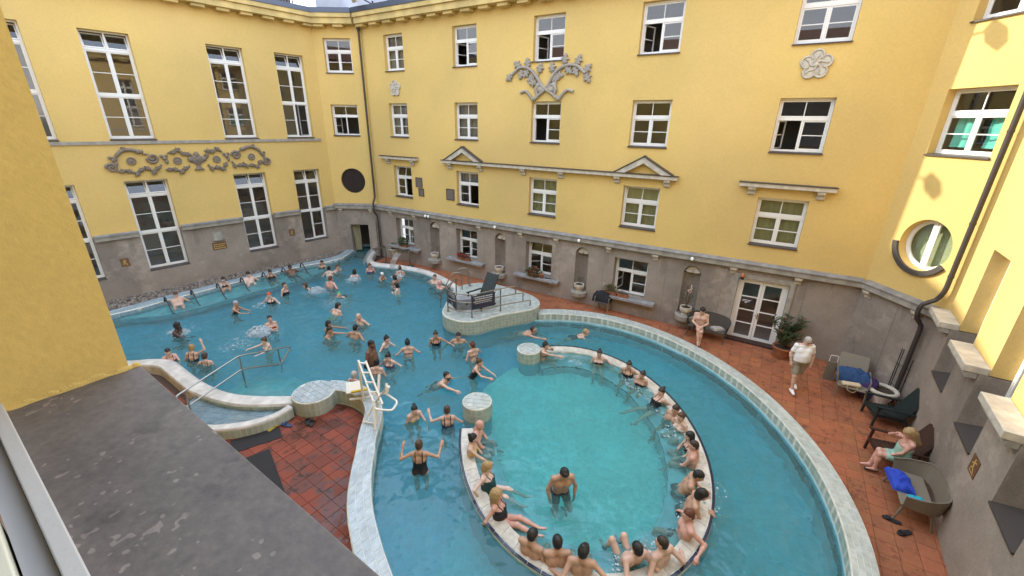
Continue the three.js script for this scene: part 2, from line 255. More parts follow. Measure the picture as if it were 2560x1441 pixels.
M.tileBlue = [[0.36, 0.47, 0.52], [0.32, 0.44, 0.50], [0.39, 0.50, 0.55]].map(c => phy({ color: lin(...c), map: rep(T.mott, 0.6), roughness: 0.32, clearcoat: 0.25, clearcoatRoughness: 0.2 }));
M.grout = std({ color: lin(0.82, 0.80, 0.70), map: rep(T.mott, 0.5), roughness: 0.85 });
M.stoneWhite = std({ color: lin(0.74, 0.69, 0.63), map: rep(T.mott, 1.1), bumpMap: T.fine, bumpScale: 0.0012, roughness: 0.55 });
M.ringStone = [[0.70, 0.64, 0.53], [0.65, 0.59, 0.49], [0.73, 0.675, 0.58]].map(c => std({ color: lin(...c), map: rep(T.mott, 0.45), bumpMap: T.fine, bumpScale: 0.001, roughness: 0.5 }));
M.navyTile = phy({ color: lin(0.012, 0.016, 0.04), roughness: 0.3, clearcoat: 0.3 });
M.pool = std({ map: T.poolC, roughness: 0.6 });
M.poolOval = std({ map: rep(T.poolC, 3.1, 0.2, 0.1), color: lin(1.9, 1.25, 1.02), roughness: 0.6 });
M.poolDeep = std({ color: lin(0.20, 0.42, 0.50), roughness: 0.6 });
M.poolBig = std({ map: rep(T.poolC, 4.8, 0.5, 0.3), color: lin(0.72, 0.86, 0.98), roughness: 0.6 });
M.poolShelf = std({ color: lin(0.62, 0.74, 0.78), map: rep(T.mott, 1.4), roughness: 0.6 });
M.steel = std({ color: lin(0.42, 0.40, 0.37), roughness: 0.28, metalness: 1 });
M.bronze = std({ color: lin(0.30, 0.26, 0.21), roughness: 0.35, metalness: 0.9 });
M.sign = std({ color: lin(0.15, 0.075, 0.035), roughness: 0.6 });
M.signInk = std({ color: lin(0.55, 0.36, 0.10), roughness: 0.6 });
M.boardDark = std({ color: lin(0.035, 0.03, 0.05), roughness: 0.5 });
M.inkWhite = std({ color: lin(0.62, 0.60, 0.60), roughness: 0.6 });
M.greenWood = std({ color: lin(0.022, 0.04, 0.04), map: rep(T.wood, 0.8), roughness: 0.5, bumpMap: T.wood, bumpScale: 0.001 });
M.brownWood = std({ color: lin(0.085, 0.032, 0.02), map: rep(T.wood, 0.8), roughness: 0.55, bumpMap: T.wood, bumpScale: 0.001 });
M.wicker = std({ color: lin(0.20, 0.165, 0.12), bumpMap: T.cloth, bumpScale: 0.004, roughness: 0.7 });
M.wickerDark = std({ color: lin(0.085, 0.072, 0.058), bumpMap: T.cloth, bumpScale: 0.004, roughness: 0.7 });
M.concrete = std({ color: lin(0.34, 0.33, 0.32), map: rep(T.mott, 0.9), bumpMap: T.greyB, bumpScale: 0.003, roughness: 0.9 });
M.sillStone = std({ map: T.sill, bumpMap: rep(T.fine, 0.25), bumpScale: 0.0012, roughness: 0.62, metalness: 0 });
M.gravel = std({ color: lin(0.22, 0.17, 0.13), roughness: 0.95, vertexColors: false });
M.soil = std({ color: lin(0.05, 0.032, 0.02), roughness: 1 });
M.potStone = std({ color: lin(0.66, 0.59, 0.47), map: rep(T.mott, 0.4), bumpMap: T.fine, bumpScale: 0.0015, roughness: 0.8 });
M.potTerra = std({ color: lin(0.40, 0.145, 0.065), map: rep(T.mott, 0.4), roughness: 0.8 });
M.leaf = [[0.05, 0.085, 0.022], [0.075, 0.11, 0.03], [0.04, 0.07, 0.025]].map(c => phy({ color: lin(...c), roughness: 0.55, transmission: 0.15, thickness: 0, side: THREE.DoubleSide }));
M.stem = std({ color: lin(0.09, 0.06, 0.035), roughness: 0.9 });
M.petal = std({ color: lin(0.42, 0.04, 0.05), roughness: 0.7, side: THREE.DoubleSide });
M.petalPale = std({ color: lin(0.75, 0.55, 0.5), roughness: 0.7, side: THREE.DoubleSide });
M.rubber = std({ color: lin(0.018, 0.016, 0.017), roughness: 0.8 });
const clothM = (r, g, b, rough = 0.85) => std({ color: lin(r, g, b), roughness: rough, bumpMap: T.cloth, bumpScale: 0.002 });
// ---------------------------------------------------------------- the bath house round the court
const facing = (o, e) => ({ o, turn: Math.atan2(-e[1], e[0]) });
const F1 = facing([-7.347, -22.905], [0.8521, 0.5234]);   // back wing, x to the right
const F2 = facing([-9.617, -22.932], [0.6473, -0.7623]);  // left wing, x = -s
const F3 = facing([-9.617, -22.932], [0.99993, 0.0118]);  // narrow corner facet
const F4 = facing([10.519, -11.931], [0.0973, 0.99525]);  // corner facet on the right
const F5 = facing([10.749, -9.582], [-0.5642, 0.8257]);   // right wing
const FW = facing([0.567 * 0.355, -0.824 * 0.355], [-0.824, -0.567]);   // wing with the window one looks out of
const frameGroup = (parent, f, zoff = 0) => { const g = new THREE.Group(); g.position.set(f.o[0], 0, f.o[1]); g.rotation.y = f.turn; parent.add(g); return g; };
// places a geometry given in a facade's own axes into the world
const W2 = (f, g) => { g.rotateY(f.turn); g.translate(f.o[0], 0, f.o[1]); return g; };
const part = (name, f, g, m, parent) => mesh(name, W2(f, g), m, parent);

// a window in facade axes: opening x0..x1, y0..y1; the frame stands `deep` behind the face
function windowUnit(parent, f, x0, x1, y0, y1, o = {}) {
  const deep = o.deep ?? 0.17, zf = -deep, fr = 0.055, dp = 0.06, rows = o.rows || [{ h: 0.36, bars: 0, joined: true }, { h: 0.64, bars: 1 }], mul = 0.045, g = [], panes = [], extra = [];
  const X0 = x0 + 0.004, X1 = x1 - 0.004, Y0 = y0 + 0.03, Y1 = y1 - 0.004, xm = (X0 + X1) / 2;
  g.push(bx(X0, X0 + fr, Y0, Y1, zf - dp, zf), bx(X1 - fr, X1, Y0, Y1, zf - dp, zf), bx(X0 + fr, X1 - fr, Y1 - fr, Y1, zf - dp, zf), bx(X0 + fr, X1 - fr, Y0, Y0 + fr, zf - dp, zf));
  let top = Y1 - fr; const H = Y1 - Y0 - 2 * fr, tr = 0.085, free = H - tr * (rows.length - 1);
  rows.forEach((r, ri) => {
    const hh = free * r.h, b = top - hh, xa = X0 + fr, xb = X1 - fr;
    const leaves = r.joined ? [[xa, xb]] : [[xa, xm - mul / 2], [xm + mul / 2, xb]];
    if (!r.joined) g.push(bx(xm - mul / 2, xm + mul / 2, b, top, zf - dp, zf - 0.004));
    leaves.forEach(([a, c], li) => {
      const s = 0.04, sg = [], pn = [], zz = zf - dp + 0.012, z2 = zf - 0.012;   // sash
      sg.push(bx(a + 0.003, a + s, b + 0.003, top - 0.003, zz, z2), bx(c - s, c - 0.003, b + 0.003, top - 0.003, zz, z2), bx(a + s, c - s, top - s, top - 0.003, zz, z2), bx(a + s, c - s, b + 0.003, b + s, zz, z2));
      const cols = r.joined ? 2 : 1, nb = r.bars || 0, cw = (c - a - 2 * s) / cols, ch = (hh - 2 * s) / (nb + 1);
      for (let i = 1; i < cols; i++) sg.push(bx(a + s + cw * i - 0.012, a + s + cw * i + 0.012, b + s, top - s, zz + 0.008, z2 - 0.004));
      for (let j = 1; j <= nb; j++) sg.push(bx(a + s, c - s, b + s + ch * j - 0.012, b + s + ch * j + 0.012, zz + 0.008, z2 - 0.004));
      for (let i = 0; i < cols; i++) for (let j = 0; j <= nb; j++) pn.push([a + s + cw * i + (i ? 0.012 : 0), a + s + cw * (i + 1) - (i < cols - 1 ? 0.012 : 0), b + s + ch * j + (j ? 0.012 : 0), b + s + ch * (j + 1) - (j < nb ? 0.012 : 0)]);
      const zp = (zz + z2) / 2;
      const open = r.open && (r.open === 'both' || r.open === (li ? 'R' : 'L')), tilt = r.tilt && (r.tilt === true || r.tilt === (li ? 'R' : 'L'));
      const pg = pn.map(p => bx(p[0], p[1], p[2], p[3], zp - 0.002, zp + 0.002));
      if (open || tilt) {
        const turnIt = q => {
          if (tilt) { q.translate(0, -b, -zz); q.rotateX(-(r.tiltBy ?? 0.35)); q.translate(0, b, zz); }
          else { const hx = li === 1 || (r.joined) ? c : a, sgn = li === 1 ? -1 : 1; q.translate(-hx, 0, -zz); q.rotateY(sgn * (r.openBy ?? 1.25)); q.translate(hx, 0, zz); }
          return q;
        };
        extra.push(['sash', turnIt(merge(sg))]); pg.forEach(q => panes.push(turnIt(q)));
      } else { g.push(...sg); panes.push(...pg); }
    });
    top = b;
    if (ri < rows.length - 1) { g.push(bx(X0 + fr, X1 - fr, b - tr, b, zf - dp, zf + 0.006)); top = b - tr; }
  });
  const w = part('window', f, merge(g), o.mat || M.frame, parent);
  panes.forEach(p => mesh('pane', W2(f, p), M.glass, w));
  extra.forEach(([n, q]) => mesh(n, W2(f, q), o.mat || M.frame, w));
  const sl = bx(x0 - (o.sillOut ?? 0.02), x1 + (o.sillOut ?? 0.02), y0 - 0.03, y0 + 0.004, zf - 0.05, 0.05);
  { const p = sl.attributes.position; for (let i = 0; i < p.count; i++) if (p.getZ(i) < -0.02) p.setY(i, p.getY(i) + 0.026); }
  if (o.sill !== false) mesh('sill', W2(f, sl), o.sillMat || M.sillMetal, w);
  if (o.blind) { const [b0, b1, m] = o.blind, n = 14, gg = new THREE.PlaneGeometry(x1 - x0 - 0.12, (b1 - b0), n, 1); const p = gg.attributes.position; for (let i = 0; i < p.count; i++) p.setZ(i, 0.02 * Math.sin(i * 2.1) + 0.012 * Math.sin(i * 5.3)); gg.translate((x0 + x1) / 2, (b0 + b1) / 2, zf - 0.16); gg.computeVertexNormals(); mesh('curtain', W2(f, uvM(gg)), m, w); }
  return w;
}
function bracket(f, x, y0, y1, d, w, parent, m, name = 'bracket') {   // scrolled console
  const s = new THREE.Shape(); const h = y1 - y0;
  s.moveTo(0, h); s.lineTo(d, h); s.lineTo(d, h * 0.82); s.bezierCurveTo(d * 1.02, h * 0.5, d * 0.42, h * 0.62, d * 0.46, h * 0.3); s.bezierCurveTo(d * 0.5, h * 0.02, d * 0.1, -h * 0.02, 0, h * 0.06); s.closePath();
  const lobes = [-1, 0, 1].map(k => { const g = new THREE.ExtrudeGeometry(s, { depth: w * 0.26, bevelEnabled: true, bevelThickness: 0.008, bevelSize: 0.008, bevelSegments: 1, curveSegments: 6 }); g.rotateY(-Math.PI / 2); g.translate(x + k * w * 0.34 + w * 0.13, y0, 0.002); return g; });
  const cap = bx(x - w * 0.62, x + w * 0.62, y1 - h * 0.12, y1, 0.001, d * 1.06);
  return part(name, f, merge([...lobes.map(uvM), cap]), m, parent);
}
const tall = (o = {}) => ({ deep: 0.2, rows: [{ h: 0.15, tilt: o.tilt ?? true }, { h: 0.425, bars: 1 }, { h: 0.425, bars: 1, open: o.open, openBy: o.by }], ...o });

// ---- back wing with its two corner facets
const back = thing('bath_building', 'yellow back wing of the bath house with rows of white windows above a grey base', 'building');
{
  const cols = [[1.5, 2.7], [5.53, 6.77], [9.37, 10.65], [13.36, 14.68], [17.73, 19.08]];
  const rowsY = [[9.2, 10.69], [6.33, 7.83], [3.46, 4.97]], holes = [];
  for (const c of cols) for (const r of rowsY) holes.push(rect(c[0], c[1], r[0], r[1]));
  part('wall', F1, extrudeXY(rect(-0.12, 21.05, 2.78, 11.3), holes, -0.36, 0), M.yellow, back);
  const opens = [[{}, { open: 'L' }, { open: 'L' }, { open: 'L' }, {}], [{}, {}, { open: 'L', openBy: 2.0 }, {}, { open: 'L' }], [{ open: 'R', tilt: true }, { open: 'R' }, {}, { tilt: true }, {}]];
  cols.forEach((c, ci) => rowsY.forEach((r, ri) => {
    const q = opens[ri][ci];
    windowUnit(back, F1, c[0], c[1], r[0], r[1], { rows: [{ h: 0.36, joined: true, tilt: q.tilt, tiltBy: 0.22 }, { h: 0.64, bars: 1, open: q.open, openBy: q.openBy }], blind: ri === 2 && ci > 1 ? [r[0], r[1], M.blind] : ri === 2 && ci === 1 ? [r[0] + 0.95, r[1], M.blindGrey] : (ri === 0 && (ci === 0)) || (ri === 1 && ci < 2) ? [r[0], r[1], M.blindGrey] : null });
  }));
  // grey base, panel by panel with open joints
  const bw = [[1.4, 2.62, 0.88, 2.33], [5.45, 6.68, 0.86, 2.3], [9.33, 10.6, 0.8, 2.27], [13.33, 14.64, 0.74, 2.23]], door = [17.68, 19.17, 0.0, 2.3];
  const niches = [[4.07, 0.31], [7.985, 0.29], [11.97, 0.28], [16.2, 0.29]];
  const nicheShape = ([x, r]) => { const a = []; const yb = 0.56, yt = 2.12; a.push([x - r, yb], [x + r, yb]); for (let i = 0; i <= 14; i++) { const t = i / 14 * Math.PI; a.push([x + r * Math.cos(t), yt + r * Math.sin(t)]); } return a; };
  const cuts = [-0.12, 3.1, 4.95, 7.1, 8.95, 11.0, 12.9, 15.3, 17.2, 19.6, 21.02], ZB = 0.045;
  for (let i = 0; i + 1 < cuts.length; i++) {
    const a = cuts[i] + 0.004, b = cuts[i + 1] - 0.004, hs = [];
    for (const w of bw) if (w[0] > a && w[1] < b) hs.push(rect(...w));
    for (const n of niches) if (n[0] > a && n[0] < b) hs.push(nicheShape(n));
    let outer = rect(a, b, -0.3, 2.75);
    if (door[0] > a && door[1] < b) outer = [[a, -0.3], [door[0], -0.3], [door[0], door[3]], [door[1], door[3]], [door[1], -0.3], [b, -0.3], [b, 2.75], [a, 2.75]];
    part('base_panel', F1, extrudeXY(outer, hs, -0.34, ZB), M.grey, back);
  }
  part('joint_backing', F1, merge(cuts.slice(1, -1).map(c => bx(c - 0.02, c + 0.02, -0.3, 2.75, -0.3, ZB - 0.012))), M.dark, back);
  bw.forEach((w, i) => windowUnit(back, F1, ...w, { deep: 0.24, sill: false, rows: [{ h: 0.36, joined: true, tilt: i === 2, tiltBy: 0.25 }, { h: 0.64, bars: 1, open: 'L', openBy: i === 3 ? 1.45 : 0.7 }] }));
  // stone shelves under the ground floor windows
  bw.forEach((w, i) => { const y = w[2] - 0.02; const a = w[0] - 0.45, b = w[1] + 0.45; const s = part('stone_shelf', F1, bx(a, b, y - 0.1, y, 0.046, 0.36, 0.012), M.concrete, back); for (const x of [a + 0.28, b - 0.28]) mesh('shelf_bracket', W2(F1, (() => { const gs = []; for (let k = -2; k <= 2; k++) gs.push(ell(x + k * 0.055, y - 0.17, 0.13, 0.027, 0.075, 0.1, 8, 6)); gs.push(bx(x - 0.15, x + 0.15, y - 0.125, y - 0.101, 0.047, 0.26)); return merge(gs); })()), M.stoneLight, s); });
  // shell niches with their ledges
  niches.forEach(n => {
    const [x, r] = n, nb = part('niche', F1, extrudeXY(nicheShape([x, r + 0.02]), null, -0.4, -0.341), M.grey2, back);
    const cup = new THREE.CylinderGeometry(r + 0.006, r + 0.006, 1.56, 20, 1, true, Math.PI / 2, Math.PI); cup.scale(1, 1, 1.12); cup.translate(x, 1.34, ZB - 0.02);
    mesh('niche_back', W2(F1, uvM(cup)), M.grey2, nb);
    const shell = []; for (let k = 0; k < 9; k++) { const t = (k + 0.5) / 9 * Math.PI, t0 = k / 9 * Math.PI, t1 = (k + 1) / 9 * Math.PI; const sh = ell(0, 0, 0, r * 0.5, r * 0.155, r * 0.16, 8, 6); sh.rotateZ(t); sh.translate(x + Math.cos(t) * r * 0.5, 2.12 + Math.sin(t) * r * 0.5, -0.09 - 0.05 * Math.sin(t)); shell.push(sh); }
    mesh('shell', W2(F1, merge(shell)), M.stoneLight, nb);
    const led = new THREE.CylinderGeometry(r + 0.07, r + 0.05, 0.17, 28); led.translate(x, 0.46, 0.1); mesh('ledge', W2(F1, merge([uvM(led)])), M.stoneTrim, nb);
  });
  // double door
  {
    const [a, b, , t] = door, d = part('door', F1, merge([bx(a + 0.005, a + 0.11, 0.02, t - 0.005, -0.16, -0.1), bx(b - 0.11, b - 0.005, 0.02, t - 0.005, -0.16, -0.1), bx(a + 0.11, b - 0.11, t - 0.11, t - 0.005, -0.16, -0.1), ...[0, 1].flatMap(k => { const xa = k ? (a + b) / 2 + 0.004 : a + 0.112, xb = k ? b - 0.112 : (a + b) / 2 - 0.004; const o = [bx(xa, xa + 0.075, 0.06, t - 0.115, -0.155, -0.105), bx(xb - 0.075, xb, 0.06, t - 0.115, -0.155, -0.105)]; for (const y of [0.06, t - 0.205]) o.push(bx(xa + 0.075, xb - 0.075, y, y + 0.09, -0.155, -0.105)); for (let j = 1; j < 4; j++) { const y = 0.15 + j * (t - 0.355) / 4; o.push(bx(xa + 0.075, xb - 0.075, y - 0.016, y + 0.016, -0.15, -0.11)); } return o; })]), M.frame, back);
    for (const k of [0, 1]) for (let j = 0; j < 4; j++) { const xa = (k ? (a + b) / 2 + 0.004 : a + 0.112) + 0.076, xb = (k ? b - 0.112 : (a + b) / 2 - 0.004) - 0.076, hh = (t - 0.355) / 4; mesh('pane', W2(F1, bx(xa, xb, 0.151 + j * hh + (j ? 0.016 : 0), 0.149 + (j + 1) * hh - (j < 3 ? 0.016 : 0), -0.132, -0.128)), M.glass, d); }
    mesh('handle', W2(F1, merge([bx((a + b) / 2 + 0.03, (a + b) / 2 + 0.06, 0.86, 1.08, -0.104, -0.096), bar([(a + b) / 2 + 0.045, 1.0, -0.1], [(a + b) / 2 + 0.045, 1.0, -0.05], 0.009), bar([(a + b) / 2 + 0.045, 1.0, -0.05], [(a + b) / 2 - 0.06, 1.0, -0.05], 0.009)])), M.bronze, d);
    mesh('threshold', W2(F1, bx(a - 0.1, b + 0.1, -0.05, 0.06, -0.2, 0.2, 0.01)), M.brownWood, d);
    mesh('door_surround', W2(F1, merge([bx(a - 0.14, a, 0.061, t + 0.14, 0.046, 0.085), bx(b, b + 0.14, 0.061, t + 0.14, 0.046, 0.085), bx(a, b, t, t + 0.14, 0.046, 0.085)])), M.stoneTrim, d);
    const sg = mesh('door_notice', W2(F1, bx(a + 0.2, a + 0.56, 1.35, 1.52, -0.125, -0.12)), M.boardDark, d);
    mesh('door_notice_print', W2(F1, merge([bx(a + 0.24, a + 0.5, 1.46, 1.485, -0.12, -0.119), bx(a + 0.24, a + 0.47, 1.42, 1.437, -0.12, -0.119), bx(a + 0.32, a + 0.40, 1.365, 1.40, -0.12, -0.119)])), M.inkWhite, d);
    part('beacon_lamp', F1, merge([lathe([[0.001, 0.16], [0.03, 0.155], [0.05, 0.12], [0.055, 0.05], [0.06, 0.045]].reverse()).translate(17.78, 2.32, 0.17)]), phy({ color: lin(0.55, 0.12, 0.02), roughness: 0.15, clearcoat: 1 }), back);
    part('beacon_base', F1, merge([bar([17.78, 2.26, 0.17], [17.78, 2.365, 0.17], 0.055), bx(17.75, 17.81, 2.26, 2.31, 0.046, 0.17)]), M.iron, back);
  }
  // base cornice on the three faces, with consoles
  const prof = (f, a, b, name = 'base_cornice') => { const c = part(name, f, merge([bx(a, b, 2.63, 2.80, 0.0, 0.2, 0.012), bx(a, b, 2.60, 2.64, 0.0, 0.12)]), M.stoneTrim, back); mesh('cornice_top', W2(f, (() => { const g = bx(a, b, 2.801, 2.89, 0.001, 0.235, 0.01), p = g.attributes.position; for (let i = 0; i < p.count; i++) if (p.getY(i) > 2.85 && p.getZ(i) > 0.1) p.setY(i, 2.835); return g; })()), M.concrete, c); return c; };
  prof(F1, 0.02, 20.92); prof(F3, -0.05, 2.2); prof(F4, 0.1, 2.3);
  for (const x of [1.11, 2.8, 5.18, 6.85, 9.07, 10.8, 13.07, 14.86, 17.47, 19.33]) bracket(F1, x, 2.36, 2.60, 0.17, 0.19, back, M.bracket);
  for (const x of [0.3, 1.92]) bracket(F3, x, 2.40, 2.60, 0.16, 0.18, back, M.bracket);
  for (const x of [0.27, 1.75]) bracket(F4, x, 2.36, 2.60, 0.17, 0.19, back, M.bracket);
  // window hoods
  const hood = (a, b) => { const h = part('window_hood', F1, bx(a, b, 5.29, 5.41, 0.001, 0.22, 0.01), M.stoneLight, back); mesh('hood_flashing', W2(F1, bx(a - 0.02, b + 0.02, 5.411, 5.435, 0.002, 0.25)), M.sillMetal, h); return h; };
  const h1 = hood(0.78, 3.22), h2 = hood(4.82, 15.22), h3 = hood(17.13, 19.66);
  for (const x of [1.2, 2.87, 5.21, 6.92, 9.1, 10.83, 13.11, 14.89, 17.5, 19.32]) bracket(F1, x, 5.03, 5.29, 0.18, 0.20, back, M.bracket);
  for (const [c, hw, ap] of [[6.02, 0.99, 6.0], [14.03, 1.0, 6.0]]) {
    const y0 = 5.436, out = [[c - hw, y0], [c + hw, y0], [c, ap]], inn = [[c - hw + 0.36, y0], [c + hw - 0.36, y0], [c, ap - 0.21]];
    const p = part('pediment', F1, extrudeXY([[c - hw, y0], [c - hw + 0.36, y0], [c, ap - 0.21], [c + hw - 0.36, y0], [c + hw, y0], [c, ap]], null, 0.001, 0.2, 0.008), M.stoneLight, back);
    for (const s of [-1, 1]) { const L = Math.hypot(hw, ap - y0) + 0.06, g = bx(0, L, 0, 0.03, 0.002, 0.235); g.rotateZ(Math.atan2(ap - y0, hw)); if (s > 0) { g.scale(-1, 1, 1); { const ix = g.index; const P = g.attributes.position, N = g.attributes.normal; for (let i = 0; i < P.count; i += 3) for (const at of [P, N, g.attributes.uv]) { const n = at.itemSize; for (let k = 0; k < n; k++) { const t = at.array[(i + 1) * n + k]; at.array[(i + 1) * n + k] = at.array[(i + 2) * n + k]; at.array[(i + 2) * n + k] = t; } } } } g.translate(c + s * (hw + 0.02), y0 + 0.002, 0); mesh('pediment_flashing', W2(F1, g), M.sillMetal, p); }
  }
  // vents
  for (const [a, b, c, d] of [[2.97, 3.4, 4.03, 4.5], [3.13, 3.48, 3.6, 3.99], [4.9, 5.38, 3.6, 4.12]]) {
    const v = part('vent_grille', F1, merge([bx(a, b, c, c + 0.03, 0.001, 0.03), bx(a, b, d - 0.03, d, 0.001, 0.03), bx(a, a + 0.03, c + 0.03, d - 0.03, 0.001, 0.03), bx(b - 0.03, b, c + 0.03, d - 0.03, 0.001, 0.03), bx(a + 0.03, b - 0.03, c + 0.03, d - 0.03, 0.001, 0.004)]), M.sillMetal, back);
    const n = Math.floor((d - c - 0.06) / 0.05); for (let k = 0; k < n; k++) { const g = bx(a + 0.03, b - 0.03, -0.018, 0.018, -0.003, 0.003); g.rotateX(-0.7); g.translate(0, c + 0.055 + k * 0.05, 0.018); mesh('slat', W2(F1, g), M.ventSlat, v); }
  }
  // facet with the water passage
  const door3 = [0.71, 1.69, 1.74];
  part('wall', F3, extrudeXY(rect(-0.1, 2.4, 2.78, 11.3), [rect(0.44, 1.76, 9.18, 10.66), rect(0.43, 1.77, 6.32, 7.77), circle(1.13, 4.07, 0.64)], -0.36, 0), M.yellow2, back);
  part('base_panel', F3, extrudeXY([[-0.1, -1.2], [door3[0], -1.2], [door3[0], door3[2]], [door3[1], door3[2]], [door3[1], -1.2], [2.4, -1.2], [2.4, 2.75], [-0.1, 2.75]], null, -0.34, 0.04), M.grey2, back);
  windowUnit(back, F3, 0.44, 1.76, 9.18, 10.66, {}); windowUnit(back, F3, 0.43, 1.77, 6.32, 7.77, { rows: [{ h: 0.36, joined: true }, { h: 0.64, bars: 1, open: 'both', openBy: 1.4 }] });
  const rw = part('round_shutter', F3, (() => { const g = new THREE.CylinderGeometry(0.62, 0.62, 0.05, 44); g.rotateX(Math.PI / 2); g.translate(1.13, 4.07, -0.12); return uvM(g); })(), std({ color: lin(0.032, 0.014, 0.010), map: rep(T.wood, 0.9), roughness: 0.7 }), back);
  for (let k = -5; k <= 5; k++) { const y = k * 0.112, w = Math.sqrt(Math.max(0, 0.6 * 0.6 - y * y)); mesh('board', W2(F3, bx(1.13 - w, 1.13 + w, 4.07 + y - 0.052, 4.07 + y + 0.052, -0.095, -0.085)), rw.material, rw); }
  part('passage', F3, merge([bx(0.4, 0.705, -1.2, 2.0, -3.2, -0.341), bx(1.695, 2.0, -1.2, 2.0, -3.2, -0.341), bx(0.705, 1.695, 1.76, 2.0, -3.2, -0.341), bx(0.4, 2.0, -1.2, 2.0, -3.4, -3.2)]), M.room, back);
  for (let k = 0; k < 6; k++) { const x = 0.78 + k * 0.055, g = new THREE.PlaneGeometry(0.1, 1.5, 1, 8), p = g.attributes.position; for (let i = 0; i < p.count; i++) { p.setZ(i, 0.03 * Math.sin(p.getY(i) * 3 + k)); p.setX(i, p.getX(i) * (1 - 0.2 * k / 6) + (0.75 - p.getY(i)) * 0.02 * (3 - k) * 0.3); } g.translate(x, 0.98, -0.2 - 0.02 * k); g.computeVertexNormals(); part('curtain_strip', F3, uvM(g), phy({ color: lin(0.42, 0.36, 0.22), transmission: 0.4, thickness: 0, roughness: 0.5, side: THREE.DoubleSide }), back); }
  // facet on the right with the round window
  part('wall', F4, extrudeXY(rect(-0.1, 2.42, 2.78, 11.3), [circle(1.23, 4.24, 0.66), rect(0.47, 1.9, 6.45, 7.96), rect(0.47, 1.9, 9.38, 10.9)], -0.36, 0), M.yellow2, back);
  part('base_panel', F4, extrudeXY(rect(-0.06, 1.2, -0.3, 2.75), null, -0.34, 0.045), M.grey2, back);
  part('base_panel', F4, extrudeXY(rect(1.208, 2.4, -0.3, 2.75), null, -0.34, 0.045), M.grey2, back);
  windowUnit(back, F4, 0.47, 1.9, 6.45, 7.96, { deep: 0.22 }); windowUnit(back, F4, 0.47, 1.9, 9.38, 10.9, { deep: 0.22 });
  for (const k of [0, 1]) { const x = k ? 1.5 : 0.72, g = new THREE.PlaneGeometry(0.42, 0.68, 10, 6), p = g.attributes.position; for (let i = 0; i < p.count; i++) p.setZ(i, 0.02 * Math.sin(p.getX(i) * 22 + k) + 0.01 * Math.sin(p.getY(i) * 13)); g.translate(x + 0.1 - 0.05 * k, 6.98, -0.42); g.computeVertexNormals(); const c = part('towel', F4, uvM(g), clothM(0.10, 0.46, 0.36), back); c.userData.label = 'turquoise towel hung behind the sunlit window'; c.material.side = THREE.DoubleSide; }
  {
    const c = [1.23, 4.24], zf = -0.2, ring = extrudeXY(circle(c[0], c[1], 0.655, 48), [circle(c[0], c[1], 0.56, 48)], zf - 0.06, zf);
    const w = part('round_window', F4, merge([ring, bx(c[0] - 0.1, c[0] - 0.005, c[1] - 0.56, c[1] + 0.56, zf - 0.055, zf + 0.01), bx(c[0] + 0.005, c[0] + 0.05, c[1] - 0.555, c[1] + 0.555, zf - 0.055, zf)]), M.frame, back);
    const half = s => { const a = []; for (let i = 0; i <= 20; i++) { const t = -Math.PI / 2 + i / 20 * Math.PI; a.push([c[0] + s * (0.05 + 0.51 * Math.cos(t)), c[1] + 0.555 * Math.sin(t)]); } return s > 0 ? a : a.reverse(); };
    for (const s of [-1, 1]) mesh('pane', W2(F4, extrudeXY(half(s), null, zf - 0.035, zf - 0.031)), M.glass, w);
    mesh('curtain', W2(F4, uvM(new THREE.PlaneGeometry(1.3, 1.3).translate(c[0], c[1], zf - 0.2))), std({ color: lin(0.26, 0.31, 0.17), roughness: 0.9 }), w);
    const apron = []; for (let i = 0; i <= 24; i++) { const t = Math.PI * (1.02 + 0.80 * i / 24); apron.push([c[0] + 0.8 * Math.cos(t), c[1] + 0.8 * Math.sin(t)]); } for (let i = 24; i >= 0; i--) { const t = Math.PI * (1.02 + 0.80 * i / 24); apron.push([c[0] + 0.66 * Math.cos(t), c[1] + 0.66 * Math.sin(t)]); }
    mesh('sill', W2(F4, extrudeXY(apron, null, 0.001, 0.07, 0.01)), M.sillMetal, w);
  }
  // eaves
  const eave = (f, a, b, tgt, dent) => {
    const e = part('eaves', f, merge([bx(a, b, 11.18, 11.42, 0, 0.42, 0.01), bx(a, b, 11.42, 11.6, 0, 0.5, 0.015)]), M.yellowTrim, tgt);
    mesh('roof_edge', W2(f, bx(a, b, 11.601, 11.80, -0.5, 0.53)), M.roofMetal, e);
    for (const x of dent) mesh('dentil', W2(f, bx(x - 0.23, x + 0.23, 11.07, 11.179, 0.001, 0.33, 0.008)), M.yellowTrim, e);
  };
  globalThis.__eave = eave;
  eave(F1, 0.12, 20.9, back, Array.from({ length: 24 }, (_, i) => 0.35 + i * 0.87)); eave(F3, 0.1, 2.05, back, [0.45, 1.35]); eave(F4, 0.2, 2.2, back, [0.5, 1.4]);
  for (const [f, a, b] of [[F1, -0.4, 21.4], [F3, -0.3, 2.6], [F4, -0.4, 2.6]]) { part('room_wall', f, bx(a, b, 2.2, 11.29, -3.3, -3.1), M.room, back); part('roof', f, bx(a, b, 11.3, 11.5, -3.4, -0.01), M.roofMetal, back); part('room_floor', f, merge([bx(a, b, 2.9, 3.1, -3.1, -0.37), bx(a, b, 5.7, 5.9, -3.1, -0.37), bx(a, b, 8.6, 8.8, -3.1, -0.37)]), M.room, back); }
  part('room_wall', F1, bx(-0.3, 21.4, -0.3, 2.89, -2.4, -2.2), M.room, back); part('room_floor', F1, bx(-0.3, 21.4, -0.32, 0.015, -2.2, -0.42), M.room, back);
